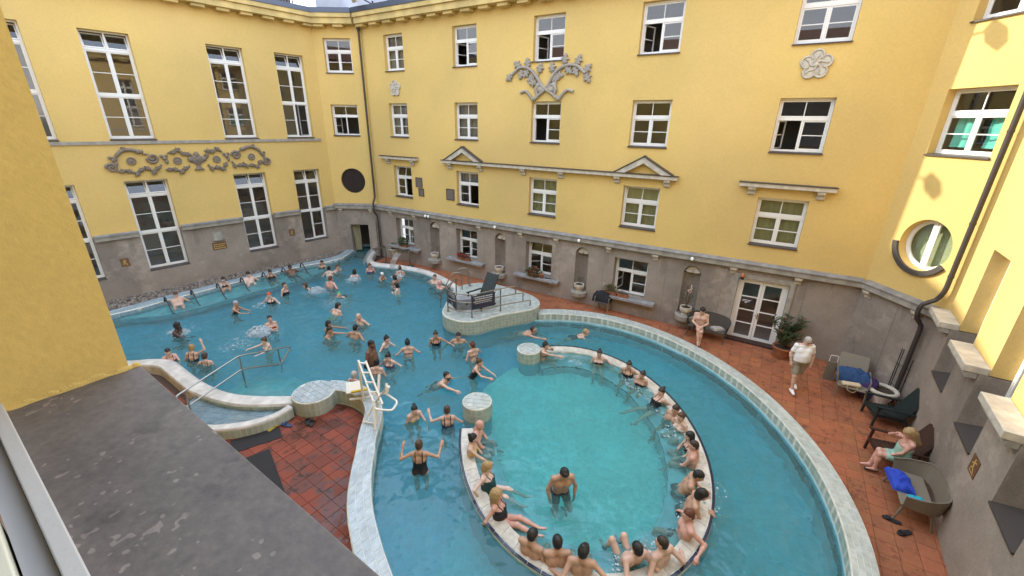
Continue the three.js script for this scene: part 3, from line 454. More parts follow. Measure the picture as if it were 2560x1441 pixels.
  part('room_wall', F1, merge([bx(-0.42, -0.3, 2.9, 11.29, -3.3, -0.37), bx(21.3, 21.42, -0.3, 11.29, -3.3, -0.37)]), M.room, back); part('room_wall', F3, merge([bx(-0.32, -0.2, 2.0, 11.29, -3.3, -0.37), bx(2.45, 2.57, 2.0, 11.29, -3.3, -0.37)]), M.room, back); part('room_wall', F4, merge([bx(-0.4, -0.3, 2.0, 11.29, -3.3, -0.37), bx(2.5, 2.6, 2.0, 11.29, -3.3, -0.37)]), M.room, back);
  // rain pipes
  const rp = part('rain_pipe', F1, merge([pipe([[-0.05, 11.0, 0.16], [-0.05, 3.25, 0.16], [-0.02, 2.98, 0.36], [0.0, 2.5, 0.36], [0.02, 2.3, 0.18], [0.02, 0.0, 0.18]].map(p => [p[0] + 0.14, p[1], p[2]]), 0.05, 0.12), ...[10, 8, 6, 4].map(y => bar([0.09, y, 0.16], [0.09, y + 0.05, 0.16], 0.058)), lathe([[0.05, 0], [0.09, 0.12], [0.09, 0.2]]).translate(0.09, 10.9, 0.16)]), M.pipe, back);
  mesh('pipe_guard', W2(F1, merge([...[-0.14, 0.15].map(d => bar([0.16 + d, 0.1, 0.2], [0.16 + d, 2.0, 0.2], 0.012)), ...[0.5, 1.1, 1.7].map(y => bar([0.02, y, 0.2], [0.31, y, 0.2], 0.008))])), M.iron, rp);
  const rp2 = part('rain_pipe', F4, merge([pipe([[2.2, 11.0, 0.14], [2.2, 3.35, 0.14], [2.12, 3.08, 0.16], [1.98, 2.92, 0.38], [1.98, 2.55, 0.38], [2.02, 2.35, 0.17], [2.02, 0.0, 0.17]], 0.055, 0.1), ...[9, 7, 5, 3.7].map(y => bar([2.2, y, 0.14], [2.2, y + 0.05, 0.14], 0.064))]), M.pipe, back);
  mesh('pipe_guard', W2(F4, merge([...[-0.2, -0.15, 0.15].map(d => bar([2.02 + d, 0.1, 0.2], [2.02 + d, d < 0 ? 1.55 : 1.4, 0.2], 0.011)), ...[0.5, 1.1].map(y => bar([1.8, y, 0.2], [2.18, y, 0.2], 0.008))])), M.iron, rp2);
  // attic storey set back on the roof
  part('attic_wall', F3, bx(-0.75, 2.95, 11.5, 17.2, -6.2, -2.6), M.whiteWall, back);
  { const g = extrudeXY([[2.96, 11.6], [6.6, 11.6], [2.96, 14.3]], null, -5.0, -2.62); part('attic_roof', F3, g, M.roofMetal, back); }
  for (const [x, w] of [[3.81, 2], [7.83, 1], [11.87, 1], [16.14, 1]]) for (let k = 0; k < w; k++) { const xx = x + (w > 1 ? (k - 0.5) * 0.2 : 0); const l = part('spot_lamp', F1, merge([ell(xx, 2.72, 0.27, 0.06, 0.06, 0.06), bar([xx, 2.72, 0.2], [xx, 2.72, 0.23], 0.03)]), M.white, back); mesh('bulb', W2(F1, ell(xx + 0.02, 2.69, 0.31, 0.042, 0.042, 0.042)), std({ color: lin(0.75, 0.7, 0.6), roughness: 0.2 }), l); }
}

// ---- stucco reliefs
function leafGeo(L, W, lobes, t = 0.05) {   // lobed oak leaf lying in xy, pointing +y, domed along z
  const s = new THREE.Shape(), pts = []; const n = lobes * 4;
  for (let i = 0; i <= n; i++) { const u = i / n, w = W * Math.sin(Math.PI * Math.pow(u, 0.8)) * (0.72 + 0.28 * Math.cos(u * lobes * 2 * Math.PI + Math.PI)); pts.push([w, u * L]); }
  for (let i = n; i >= 0; i--) { const u = i / n, w = W * Math.sin(Math.PI * Math.pow(u, 0.8)) * (0.72 + 0.28 * Math.cos(u * lobes * 2 * Math.PI + Math.PI)); pts.push([-w, u * L]); }
  const g = new THREE.ExtrudeGeometry(shapeOf(simplify(pts, 0.003)), { depth: t * 0.35, bevelEnabled: true, bevelThickness: t * 0.6, bevelSize: W * 0.22, bevelOffset: -W * 0.2, bevelSegments: 3 }); return uvM(g);
}
{
  const at = (g, x, y, a, z = 0.012) => { g.rotateZ(a); g.translate(x, y, z); return g; };
  const br = part('branch_relief', F1, merge([
    tube([[10.6, 7.9, 0.04], [10.2, 8.12, 0.06], [9.85, 8.36, 0.07], [9.55, 8.72, 0.07], [9.25, 8.96, 0.06], [8.85, 9.02, 0.06], [8.45, 8.78, 0.05]], 0.056, 60, 8), tube([[9.45, 7.9, 0.04], [9.75, 8.08, 0.06], [10.05, 8.34, 0.07], [10.35, 8.78, 0.07], [10.75, 9.0, 0.06], [11.2, 8.98, 0.06], [11.55, 8.72, 0.05]], 0.056, 60, 8),
    tube([[9.7, 8.5, 0.05], [9.65, 8.7, 0.05], [9.7, 8.88, 0.05]], 0.022, 12, 6), tube([[10.2, 8.5, 0.05], [10.28, 8.7, 0.05], [10.24, 8.9, 0.05]], 0.022, 12, 6), tube([[10.4, 8.8, 0.05], [10.6, 8.9, 0.05], [10.72, 9.2, 0.05]], 0.022, 12, 6)]), M.stucco, back);
  br.userData.label = 'grey stucco relief of two crossed oak branches with ribbons';
  const lf = [[8.5, 8.8, 2.2], [8.85, 9.02, 0.9], [9.2, 9.0, 0.15], [9.68, 8.8, -0.2], [8.95, 8.95, 2.8], [9.25, 8.92, 2.3], [9.5, 8.7, 2.0], [9.6, 8.5, 1.7], [10.24, 8.8, 0.1], [10.7, 9.05, -0.15], [11.2, 9.0, -0.35], [11.5, 8.76, -0.8], [11.55, 8.72, -2.6], [11.1, 8.96, -2.7], [10.75, 8.95, -2.2], [10.35, 8.7, -1.6], [10.2, 8.55, -1.4]];
  lf.forEach(([x, y, a]) => mesh('leaf', W2(F1, at(leafGeo(0.37, 0.17, 3, 0.08), x, y, a)), M.stucco, br));
  for (const s of [-1, 1]) { mesh('ribbon', W2(F1, merge([tube([[10 + s * 0.05, 8.2, 0.06], [10 + s * 0.25, 8.4, 0.08], [10 + s * 0.42, 8.25, 0.07], [10 + s * 0.35, 8.02, 0.06], [10 + s * 0.55, 7.9, 0.05], [10 + s * 0.72, 8.08, 0.05], [10 + s * 0.9, 8.2, 0.05], [10 + s * 1.12, 8.14, 0.04]], 0.055, 50, 6), ell(10 + s * 0.2, 8.24, 0.06, 0.17, 0.13, 0.07), ell(10 + s * 0.34, 8.36, 0.06, 0.1, 0.13, 0.06)])), M.stucco, br); }
  for (const [cx, cy, r, rot] of [[18.4, 8.67, 0.4, 0.35], [2.05, 8.47, 0.36, 1.57]]) {
    const fl = part('flower_relief', F1, ell(cx, cy, 0.03, 0.07, 0.07, 0.05), M.stoneLight, back); fl.userData.label = cx > 10 ? 'pale five-petalled flower relief under the top window' : 'pale flower relief by the rain pipe corner';
    for (let k = 0; k < 5; k++) { const a = rot + k * 2 * Math.PI / 5, px = cx + Math.cos(a) * r * 0.56, py = cy + Math.sin(a) * r * 0.56; const g = [ell(px, py, 0.012, r * 0.44, r * 0.44, 0.035, 16, 8), tube(Array.from({ length: 9 }, (_, i) => { const t = a - 2.2 + i * 0.55; return [px + Math.cos(t) * r * 0.36, py + Math.sin(t) * r * 0.36, 0.04]; }), 0.026, 26, 6), tube(Array.from({ length: 6 }, (_, i) => { const q = i / 5; return [lerp(cx, px + Math.cos(a) * r * 0.15, q) + 0.05 * Math.sin(q * 5) * Math.cos(a + 1.57), lerp(cy, py + Math.sin(a) * r * 0.15, q) + 0.05 * Math.sin(q * 5) * Math.sin(a + 1.57), 0.05]; }), 0.02, 18, 6)]; mesh('petal', W2(F1, merge(g)), M.stoneLight, fl); }
  }
}

// ---- left wing
const left = thing('bath_building', 'yellow left wing of the bath house with tall windows and a scroll frieze', 'building');
{
  const ups = [[9.68, 11.05], [6.94, 8.31], [3.2, 4.54], [0.62, 1.9]], holesU = [], holesD = [];
  for (const [a, b] of ups) { holesU.push(rect(-b, -a, 6.22, 9.84)); holesU.push(rect(-b, -a, 1.1, 4.71)); }
  const XL = -13.5;
  // wall above 2.7 and base below, each with the tall openings cut through both
  const upper = [[XL, 2.7], ...ups.flatMap(([a, b]) => [[-b, 2.7], [-b, 4.71], [-a, 4.71], [-a, 2.7]]), [0.12, 2.7], [0.12, 11.3], [XL, 11.3]];
  part('wall', F2, extrudeXY(upper, ups.map(([a, b]) => rect(-b, -a, 6.22, 9.84)), -0.36, 0), M.yellow2, left);
  const lower = [[XL, -1.2], [0.1, -1.2], [0.1, 2.68], ...ups.slice().reverse().flatMap(([a, b]) => [[-a, 2.68], [-a, 1.1], [-b, 1.1], [-b, 2.68]]), [XL, 2.68]];
  part('base_panel', F2, extrudeXY(lower, null, -0.34, 0.05), M.grey, left);
  const pieces = [[XL, -11.08], [-9.65, -8.34], [-6.91, -4.57], [-3.17, -1.93], [-0.59, -0.02]];
  for (const [a, b] of pieces) { const c = part('base_cornice', F2, bx(a, b, 2.57, 2.72, 0.051, 0.16, 0.012), M.stoneTrim, left); mesh('cornice_top', W2(F2, bx(a - 0.015, b + 0.015, 2.721, 2.80, 0.001, 0.19, 0.012)), M.concrete, c); }
  const tl = [[true, null], [true, null], [true, null], [true, 'R']], dl = [[true, null], [true, null], [true, null], [true, 'L']];
  ups.forEach(([a, b], i) => { windowUnit(left, F2, -b, -a, 6.22, 9.84, tall({ open: tl[i][1] })); windowUnit(left, F2, -b, -a, 1.1, 4.71, tall({ deep: 0.22, open: dl[i][1], by: 1.7, sillMat: M.sillMetal })); });
  part('string_course', F2, bx(XL, -0.3, 6.05, 6.17, 0.001, 0.05, 0.008), M.stoneTrim, left);
  globalThis.__eave(F2, XL, -0.12, left, Array.from({ length: 15 }, (_, i) => -0.3 - i * 0.86));
  part('room_wall', F2, bx(XL, 0.5, -0.3, 11.29, -3.5, -3.3), M.room, left); part('roof', F2, bx(XL, 0.3, 11.31, 11.52, -3.6, -0.02), M.roofMetal, left); part('room_floor', F2, merge([bx(XL, 0.4, 0.7, 0.9, -3.3, -0.37), bx(XL, 0.4, 5.4, 5.6, -3.3, -0.37)]), M.room, left);
  part('room_wall', F2, merge([bx(0.3, 0.42, -0.3, 11.29, -3.3, -0.37), bx(XL - 0.1, XL, -0.3, 11.29, -3.4, -0.02)]), M.room, left); part('attic_wall', F2, bx(XL, 0.3, 11.53, 17.9, -5.2, -2.4), M.dark, left);
  const rl = part('roof_railing', F2, merge([bx(XL, -0.4, 12.72, 12.77, -0.65, -0.6), bx(XL, -0.4, 11.86, 11.9, -0.65, -0.6)]), M.iron, left);
  for (let i = 0; i < 60; i++) { const x = -0.42 - i * 0.13; mesh('baluster', W2(F2, bx(x - 0.02, x + 0.02, 11.52, 12.72, -0.645, -0.605)), M.iron, rl); }
  // frieze of dolphins, scrolls and an urn
  const q = (s, y, z = 0.05) => [-s, y, z], fr = part('frieze_relief', F2, merge([lathe([[0.001, 0], [0.16, 0.0], [0.1, 0.06], [0.05, 0.14], [0.07, 0.2], [0.22, 0.3], [0.27, 0.4], [0.2, 0.46], [0.001, 0.5]], 16).scale(1.25, 1.15, 0.32).translate(-5.76, 4.98, 0.03), ...[-0.24, -0.08, 0.08, 0.24].map(d => ell(-5.76 + d, 5.5 - Math.abs(d) * 0.3, 0.06, 0.1, 0.11, 0.06, 8, 6)), ell(-5.76, 5.6, 0.06, 0.1, 0.13, 0.06, 8, 6)]), M.stuccoDark, left);
  fr.userData.label = 'grey stucco frieze of dolphins and scrolls around a central urn';
  const spiral = (s, y, r, dir, turns = 1.5, a0 = 0) => tube(Array.from({ length: 16 }, (_, i) => { const t = i / 15, a = a0 + dir * t * turns * 2 * Math.PI, rr_ = r * (1 - 0.82 * t); return q(s + rr_ * Math.cos(a), y + rr_ * Math.sin(a), 0.045); }), 0.05, 40, 7);
  for (const [s, y] of [[7.9, 5.44], [6.45, 5.39], [5.05, 5.38], [3.66, 5.43]]) mesh('rosette', W2(F2, merge([ell(-s, y, 0.02, 0.135, 0.135, 0.05, 16, 8), strip(new THREE.TorusGeometry(0.12, 0.03, 6, 20).translate(-s, y, 0.045)), ell(-s, y, 0.06, 0.04, 0.04, 0.03)])), M.stuccoDark, fr);
  const arc = (s, y, rx, ry, a0, a1, r0, r1) => { const n = 18, gs = []; const pts = Array.from({ length: n }, (_, i) => { const a = lerp(a0, a1, i / (n - 1)); return [s + rx * Math.cos(a), y + ry * Math.sin(a)]; }); for (let i = 0; i < n; i++) { const u = i / (n - 1), r = lerp(r0, r1, Math.sin(Math.PI * u)); gs.push(ell(-pts[i][0], pts[i][1], 0.045, r * 1.45, r * 1.45, 0.075, 8, 6)); if (i % 2) gs.push(ell(-pts[i][0] + r * 0.9 * Math.cos(i), pts[i][1] + r * 1.1 * Math.sin(i * 1.7), 0.06, r * 0.9, r * 0.9, 0.05, 7, 5)); } return merge(gs); };
  const acanthus = (s, y, a, L = 0.26, W = 0.11) => { const g = leafGeo(L, W, 3, 0.09); g.rotateZ(a); g.translate(-s, y, 0.02); return g; };
  const swirl = (s, y, rx, ry, a0, a1, n) => { const gs = []; for (let i = 0; i < n; i++) { const a = lerp(a0, a1, (i + 0.5) / n), d = Math.sign(a1 - a0), px = s + rx * Math.cos(a), py = y + ry * Math.sin(a); const dir = Math.atan2(ry * Math.cos(a) * d, -(-rx * Math.sin(a) * d)); gs.push(acanthus(px, py, dir - Math.PI / 2 + (i % 2 ? 0.5 : -0.4), 0.24, 0.10)); } gs.push(tube(Array.from({ length: 12 }, (_, i) => { const a = lerp(a0, a1, i / 11); return q(s + rx * Math.cos(a), y + ry * Math.sin(a), 0.04); }), 0.034, 30, 6)); return merge(gs); };
  function knob(s, y) { return merge([ell(-s, y, 0.05, 0.085, 0.07, 0.06), ell(-s - 0.09, y + 0.09, 0.05, 0.06, 0.06, 0.05), ell(-s + 0.07, y + 0.1, 0.05, 0.05, 0.06, 0.05), ell(-s + 0.04, y - 0.13, 0.05, 0.06, 0.1, 0.05)]); }
  for (const [s, m] of [[7.9, 1], [3.66, -1]]) {
    const A = a => m > 0 ? a : Math.PI - a;
    mesh('dolphin', W2(F2, merge([tube(Array.from({ length: 14 }, (_, i) => { const a = A(lerp(0.5, 2.2, i / 13)); return q(s + 0.44 * Math.cos(a), 5.46 + 0.40 * Math.sin(a), 0.05); }), 0.065, 36, 8), ell(-(s - m * 0.30), 5.78, 0.06, 0.14, 0.085, 0.07, 10, 7), ell(-(s - m * 0.47), 5.68, 0.05, 0.1, 0.035, 0.04, 8, 6), acanthus(s + m * 0.05, 5.84, m * 0.9, 0.2, 0.07), acanthus(s + m * 0.40, 5.62, m * 2.5, 0.2, 0.09)])), M.stuccoDark, fr);
    mesh('scroll', W2(F2, merge([swirl(s, 5.44, 0.47, 0.42, A(3.7), A(5.5), 4), spiral(s + m * 0.62, 5.22, 0.17, m > 0 ? 1 : -1), knob(s + m * 0.5, 5.5)])), M.stuccoDark, fr);
  }
  for (const [s, m] of [[6.45, 1], [5.05, -1]]) {
    const A = a => m > 0 ? a : Math.PI - a;
    mesh('scroll', W2(F2, merge([swirl(s, 5.42, 0.42, 0.34, A(0.9), A(2.6), 4), swirl(s, 5.38, 0.44, 0.38, A(3.7), A(5.5), 4), knob(s + m * 0.4, 5.5)])), M.stuccoDark, fr);
    mesh('scroll', W2(F2, merge([spiral(s + m * 0.78, 5.52, 0.19, m > 0 ? -1 : 1), swirl(s + m * 0.85, 5.44, 0.32, 0.38, A(3.6), A(5.3), 3)])), M.stuccoDark, fr);
  }
}

// ---- right wing
const right = thing('bath_building', 'sunlit yellow right wing of the bath house with deep window bays', 'building');
{
  const ws = [[1.08, 2.13], [3.38, 4.43], [5.68, 6.73]], XR = 9.5, ZB = 0.13;
  part('wall', F5, extrudeXY([[-0.1, 2.8], ...ws.flatMap(([a, b]) => [[a, 2.8], [a, 4.7], [b, 4.7], [b, 2.8]]), [XR, 2.8], [XR, 11.3], [-0.1, 11.3]], ws.map(([a, b]) => rect(a, b, 6.3, 9.8)), -0.5, 0), M.yellow, right);
  part('base_panel', F5, extrudeXY([[-0.05, -0.3], [XR, -0.3], [XR, 2.78], ...ws.slice().reverse().flatMap(([a, b]) => [[b, 2.78], [b, 1.66], [a, 1.66], [a, 2.78]]), [-0.05, 2.78]], null, -0.5, ZB), M.grey, right);
  const big = { rows: [{ h: 0.2, joined: false }, { h: 0.8, bars: 2 }], deep: 0.3, sill: false };
  for (const [a, b] of ws) { windowUnit(right, F5, a, b, 1.68, 4.7, big); windowUnit(right, F5, a, b, 6.3, 9.8, tall({ deep: 0.3, tilt: false })); part('window_sill', F5, (() => { const g = bx(a + 0.003, b - 0.003, 1.662, 1.70, -0.3, ZB + 0.03), p = g.attributes.position; for (let i = 0; i < p.count; i++) if (p.getZ(i) < 0) p.setY(i, p.getY(i) + 0.06); return g; })(), M.sillMetal, right); }
  for (const [a, b] of [[0.02, 1.06], [2.15, 3.36], [4.45, 5.66], [6.75, 9.4]]) { const c = part('base_cornice', F5, merge([bx(a, b, 2.66, 2.78, ZB + 0.001, ZB + 0.16, 0.012)]), M.stoneTrim, right); mesh('cornice_top', W2(F5, bx(a - 0.01, b + 0.01, 2.781, 2.92, 0.001, ZB + 0.23, 0.012)), M.stoneLight, c); }
  part('string_course', F5, bx(2.2, XR, 6.03, 6.15, 0.001, 0.06, 0.008), M.stoneLight, right);
  globalThis.__eave(F5, 0.3, XR, right, Array.from({ length: 10 }, (_, i) => 0.6 + i * 0.87));
  part('room_wall', F5, merge([bx(-0.2, -0.1, -0.3, 11.29, -3.5, -0.52), bx(XR, XR + 0.1, -0.3, 11.29, -3.5, -0.02)]), M.room, right); part('room_wall', F5, bx(-0.1, XR, -0.3, 11.29, -3.6, -3.4), M.room, right); part('roof', F5, bx(-0.1, XR, 11.31, 11.5, -3.7, -0.02), M.roofMetal, right); part('room_floor', F5, merge([bx(-0.1, XR, 1.0, 1.2, -3.4, -0.51), bx(-0.1, XR, 5.4, 5.6, -3.4, -0.51)]), M.room, right);
}

function pitched(f, x0, x1, parent, h = 15.2, z0 = 0.5, zr = -4.5, z1 = -9) { const g = new THREE.BufferGeometry(); g.setAttribute('position', new THREE.Float32BufferAttribute([x0, 11.81, z0, x1, 11.81, z0, x1, h, zr, x0, h, zr, x0, 11.81, z1, x1, 11.81, z1], 3)); g.setIndex([0, 1, 2, 0, 2, 3, 3, 2, 5, 3, 5, 4, 0, 4, 1, 1, 4, 5, 0, 3, 4, 1, 5, 2]); const u = uvM(g); u.computeVertexNormals(); part('tiled_roof', f, u, std({ color: lin(0.22, 0.09, 0.05), roughness: 0.9, bumpMap: T.greyB, bumpScale: 0.02 }), parent); }
pitched(F5, 0.3, 9.5, right);
// ---- the wing one looks out of: wall with the open window, its sill and frame
const near = thing('bath_building', 'near yellow wall of the open window with its wide grey sill', 'building');
{
  // facade axes: x along the wall to the left, z out to the court, window sill top at y 6.1
  const jl = 2.0, jr = -4.0, t = 0.355;
  part('wall', FW, extrudeXY([[-14, 0], [19.0, 0], [19.0, 11.3], [-14, 11.3]], [rect(jr, jl, 6.04, 11.1)], -0.42, -0.03), M.yellowNear, near);
  const sl = bx(jr, jl + 0.02, 6.0, 6.1, -t - 0.0, 0.004, 0.006); const s = part('window_sill', FW, sl, M.sillStone, near); s.userData.label = 'wide weathered grey window sill with pale lichen spots';
  // ragged plaster lip where the jamb meets the sill
  { const g = []; for (let i = 0; i < 40; i++) { const z = -t + 0.02 + i * (t - 0.03) / 39; g.push(ell(jl + 0.001, 6.098, z, 0.006 + 0.008 * noise3(i * 0.5, 9, 1), 0.006 + 0.022 * noise3(i * 0.45, 5, 2), 0.016, 9, 7)); } part('plaster_lip', FW, merge(g), M.yellowNear, near); }
  part('window_frame', FW, merge([bx(jr, jl + 0.0, 6.10, 6.135, -t - 0.028, -t + 0.006, 0.004)]), M.frameOld, near);
  part('frame_track', FW, bx(jr, jl, 6.06, 6.10, -t - 0.075, -t - 0.03), std({ color: lin(0.42, 0.40, 0.38), roughness: 0.6 }), near);
  part('window_frame', FW, bx(jr, jl, 6.08, 6.13, -t - 0.135, -t - 0.08, 0.006), M.frameCream, near);
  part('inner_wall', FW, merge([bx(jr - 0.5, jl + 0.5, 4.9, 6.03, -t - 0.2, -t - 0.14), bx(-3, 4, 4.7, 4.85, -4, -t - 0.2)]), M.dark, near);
  part('roof', FW, (() => { const g = new THREE.BufferGeometry(), q = [[-14, 11.31, 0.45], [19, 11.31, 0.45], [19, 12.9, -5], [-14, 12.9, -5], [-14, 11.31, -9], [19, 11.31, -9]].map(p => p); g.setAttribute('position', new THREE.Float32BufferAttribute(q.flat(), 3)); g.setIndex([0, 1, 2, 0, 2, 3, 3, 2, 5, 3, 5, 4, 0, 4, 1, 1, 4, 5, 0, 3, 4, 1, 5, 2]); const u = uvM(g); u.computeVertexNormals(); return u; })(), std({ color: lin(0.22, 0.09, 0.05), roughness: 0.9 }), near);
  part('room_wall', FW, merge([bx(-4, 4.2, 4.5, 11.3, -4.2, -4.0), bx(4.0, 4.2, 4.5, 11.3, -4.0, -0.43), bx(-4.2, -4.0, 4.5, 11.3, -4.0, -0.43), bx(-4.2, 4.2, 11.12, 11.28, -4, -0.43)]), M.whiteWall, near);
}
// ---------------------------------------------------------------- terrace, pool, water
const WL = 0.12, CT = 0.42, FLOOR = -1.0;
const EC = [1.65, -8.45];
const ellp = (a, b, t0, t1, n) => Array.from({ length: n + 1 }, (_, i) => { const t = lerp(t0, t1, i / n); return [EC[0] + a * Math.cos(t), EC[1] + b * Math.sin(t)]; });
const backLeftIn = spline2([[-15.6, -12.9], [-14.58, -14.09], [-14.04, -14.75], [-13.64, -15.5], [-13.09, -16.27], [-12.24, -17.55], [-11.23, -18.96], [-10.25, -20.1], [-9.4, -20.8], [-8.99, -21.5], [-8.90, -22.94]], 60);
const backLeftOut = spline2([[-15.9, -13.3], [-14.95, -14.35], [-14.45, -15.1], [-14.0, -15.86], [-13.43, -16.58], [-12.58, -17.86], [-11.57, -19.25], [-10.55, -20.42], [-9.75, -21.2], [-9.4, -21.85], [-9.30, -22.94]], 60);
const farIn = spline2([[-7.92, -22.9], [-7.78, -21.6], [-7.5, -20.85], [-6.95, -20.35], [-5.87, -20.12], [-5.04, -19.8], [-4.2, -19.3], [-3.62, -18.73], [-3.04, -18.01], [-2.55, -17.3], [-2.3, -16.7]], 50);
const farOut = spline2([[-7.58, -22.6], [-7.42, -21.6], [-7.2, -21.0], [-6.8, -20.68], [-5.8, -20.45], [-4.92, -20.1], [-4.02, -19.58], [-3.38, -18.95], [-2.78, -18.22], [-2.3, -17.5], [-2.0, -16.8]], 50);
const islandTop = spline2([[-2.48, -13.84], [-2.47, -14.5], [-2.42, -15.2], [-2.33, -16.0], [-2.1, -16.5], [-1.61, -16.8], [-1.09, -16.86], [-0.6, -16.65], [-0.02, -16.25], [0.48, -15.83], [0.88, -15.4], [1.06, -14.91], [1.0, -14.52], [0.79, -14.25], [0.45, -14.03], [-0.2, -13.76], [-0.66, -13.5], [-1.02, -13.22], [-1.38, -13.08], [-1.75, -13.08], [-2.08, -13.25], [-2.34, -13.48]], 90, true);
const leftIn = spline2([[-4.9, -9.87], [-4.56, -9.84], [-4.2, -9.76], [-3.9, -9.62], [-3.57, -9.37], [-3.28, -9.0], [-3.12, -8.6], [-3.04, -8.2], [-2.98, -7.63], [-2.88, -7.19], [-2.79, -6.74], [-2.65, -6.25], [-2.48, -5.8], [-2.26, -5.36], [-2.0, -4.9], [-1.6, -4.3], [-1.0, -3.6]], 70);
const leftOut = spline2([[-4.72, -9.42], [-4.39, -9.37], [-4.09, -9.24], [-3.83, -9.05], [-3.64, -8.8], [-3.52, -8.5], [-3.48, -8.25], [-3.44, -7.94], [-3.38, -7.6], [-3.29, -7.2], [-3.18, -6.6], [-3.03, -6.0], [-2.86, -5.55], [-2.66, -5.15], [-2.42, -4.7], [-2.02, -4.05], [-1.4, -3.3]], 70);
const nearIn = spline2([[-15.4, -10.6], [-13, -10.75], [-11.39, -10.97], [-10.6, -11.12], [-10.13, -11.06], [-9.72, -10.8], [-9.07, -10.35], [-8.49, -9.98], [-7.86, -9.65], [-7.34, -9.47], [-6.69, -9.38], [-6.1, -9.38], [-5.6, -9.4]], 70);
const nearOut = spline2([[-15.4, -10.2], [-13, -10.35], [-11.3, -10.55], [-10.6, -10.66], [-10.2, -10.58], [-9.85, -10.36], [-9.11, -9.85], [-8.52, -9.46], [-7.95, -9.21], [-7.44, -9.03], [-6.79, -8.89], [-6.1, -8.90], [-5.5, -8.98]], 70);
const T0 = -1.7015, T1 = 1.15;   // angles on the big oval
const oIn = ellp(4.90, 5.98, T0, T1, 80), oOut = ellp(5.27, 6.43, T0, T1, 80);
const oInAll = ellp(4.90, 5.98, T0, 2.30, 110);
const islandWater = [[-2.46, -16.2], [-2.5, -13.95], [-2.3, -13.55], [-1.84, -13.2], [-1.4, -13.15], [-0.98, -13.3], [-0.44, -13.68], [0.2, -14.0], [0.9, -14.38]];
const poolOutline = [...backLeftIn, [-8.9, -24.4], [-7.95, -24.4], ...farIn, ...islandWater, ...oInAll, ...leftIn.slice(0, -4).reverse(), [-5.36, -9.76], [-5.6, -9.5], ...nearIn.slice().reverse()];
{
  // the ground sheet below everything and the terrace slab with the pool let in
  structure('ground', slabXZ(rect(-60, 60, -70, 60), null, -1.8, -1.5), M.concrete);
  const court = [[-8.2, 6], [-19.5, -9], [-18.6, -12.0], [-9.8, -23.2], [-7.2, -23.1], [10.6, -12.1], [10.9, -9.4], [4, 1.5]];
  const t = structure('terrace', slabXZ(court, [poolOutline], -0.4, -0.014), M.terraGrout);
  const a = 0.5508;
  const regR = [...ellp(5.24, 6.40, T0, 1.0, 60), [7.5, -2.5], [11, -9.4], [10.75, -11.85], [-7.0, -22.75], ...farOut.slice(6), [-2.1, -16.9], [-1.2, -16.9], [0.2, -16.2], [1.0, -15.5]];
  const hatch = [[[7.84, -9.20], [8.43, -8.79], [8.0, -8.17], [7.42, -8.55]], [[7.29, -8.27], [7.86, -7.92], [7.5, -7.36], [6.93, -7.72]]];
  layTiles(t, regR, a, 0.31, 0.31, 0.007, -0.0135, 0.0, M.terra, { max: 300, uneven: 0.003, skip: (x, z) => hatch.some(h => inside([x, z], h)) });
  hatch.forEach((h, i) => { const o = one('hatch_cover', slabXZ(h, null, -0.012, 0.006, 0.003), M.terra[1], i ? 'tiled hatch cover in the terrace, the one nearer the wicker bench' : 'tiled hatch cover in the terrace, the one nearer the white planter', 'hatch', 'tiled hatch covers'); });
  const t2 = structure('sunken_terrace', slabXZ([[-6.4, -8.9], [-4.7, -9.3], [-3.5, -8.6], [-3.0, -6.0], [-1.8, -3.8], [-4.6, -3.5], [-11, -7.5], [-11, -10.2]], null, -0.013, -0.0035), M.terraGrout);
  layTiles(t2, [[-11, -10.4], [-9.9, -10.2], [-9.0, -9.6], [-8.0, -9.05], [-7.2, -8.2], [-6.4, -8.3], [-5.9, -8.6], [-5.55, -9.0], [-5.2, -8.9], [-4.8, -9.0], [-4.7, -9.36], [-4.3, -9.3], [-3.7, -8.85], [-3.5, -8.3], [-3.3, -7.2], [-3.05, -6.0], [-2.5, -4.9], [-1.8, -3.8], [-4.0, -3.6], [-7.5, -6.0]], 0.62, 0.31, 0.31, 0.009, -0.003, 0.008, M.terraWet, { max: 300, uneven: 0.004, skip: (x, z) => x < -7.2 && z > -7 });
  // pool shell
  const shell = structure('pool_floor', slabXZ(poolOutline.map(p => p), null, FLOOR - 0.3, FLOOR), M.poolBig);
  mesh('oval_floor', slabXZ(oInAll, null, FLOOR + 0.005, FLOOR + 0.03), M.pool, shell);
  mesh('inner_floor', slabXZ(ellp(2.84, 3.98, 0, 6.2832, 80).slice(0, -1), null, FLOOR + 0.04, -0.66), M.poolOval, shell);
  const wallLine = line => { const g = []; for (let i = 0; i + 1 < line.length; i++) { const [x0, z0] = line[i], [x1, z1] = line[i + 1]; g.push([x0, FLOOR, z0, x1, FLOOR, z1, x1, 0.2, z1, x0, FLOOR, z0, x1, 0.2, z1, x0, 0.2, z0]); } const b = new THREE.BufferGeometry(); b.setAttribute('position', new THREE.Float32BufferAttribute(g.flat(), 3)); b.computeVertexNormals(); return uvM(b); };
  const pw = mesh('pool_wall', wallLine([...poolOutline, poolOutline[0]]), M.pool, shell); pw.material.side = THREE.DoubleSide;
}
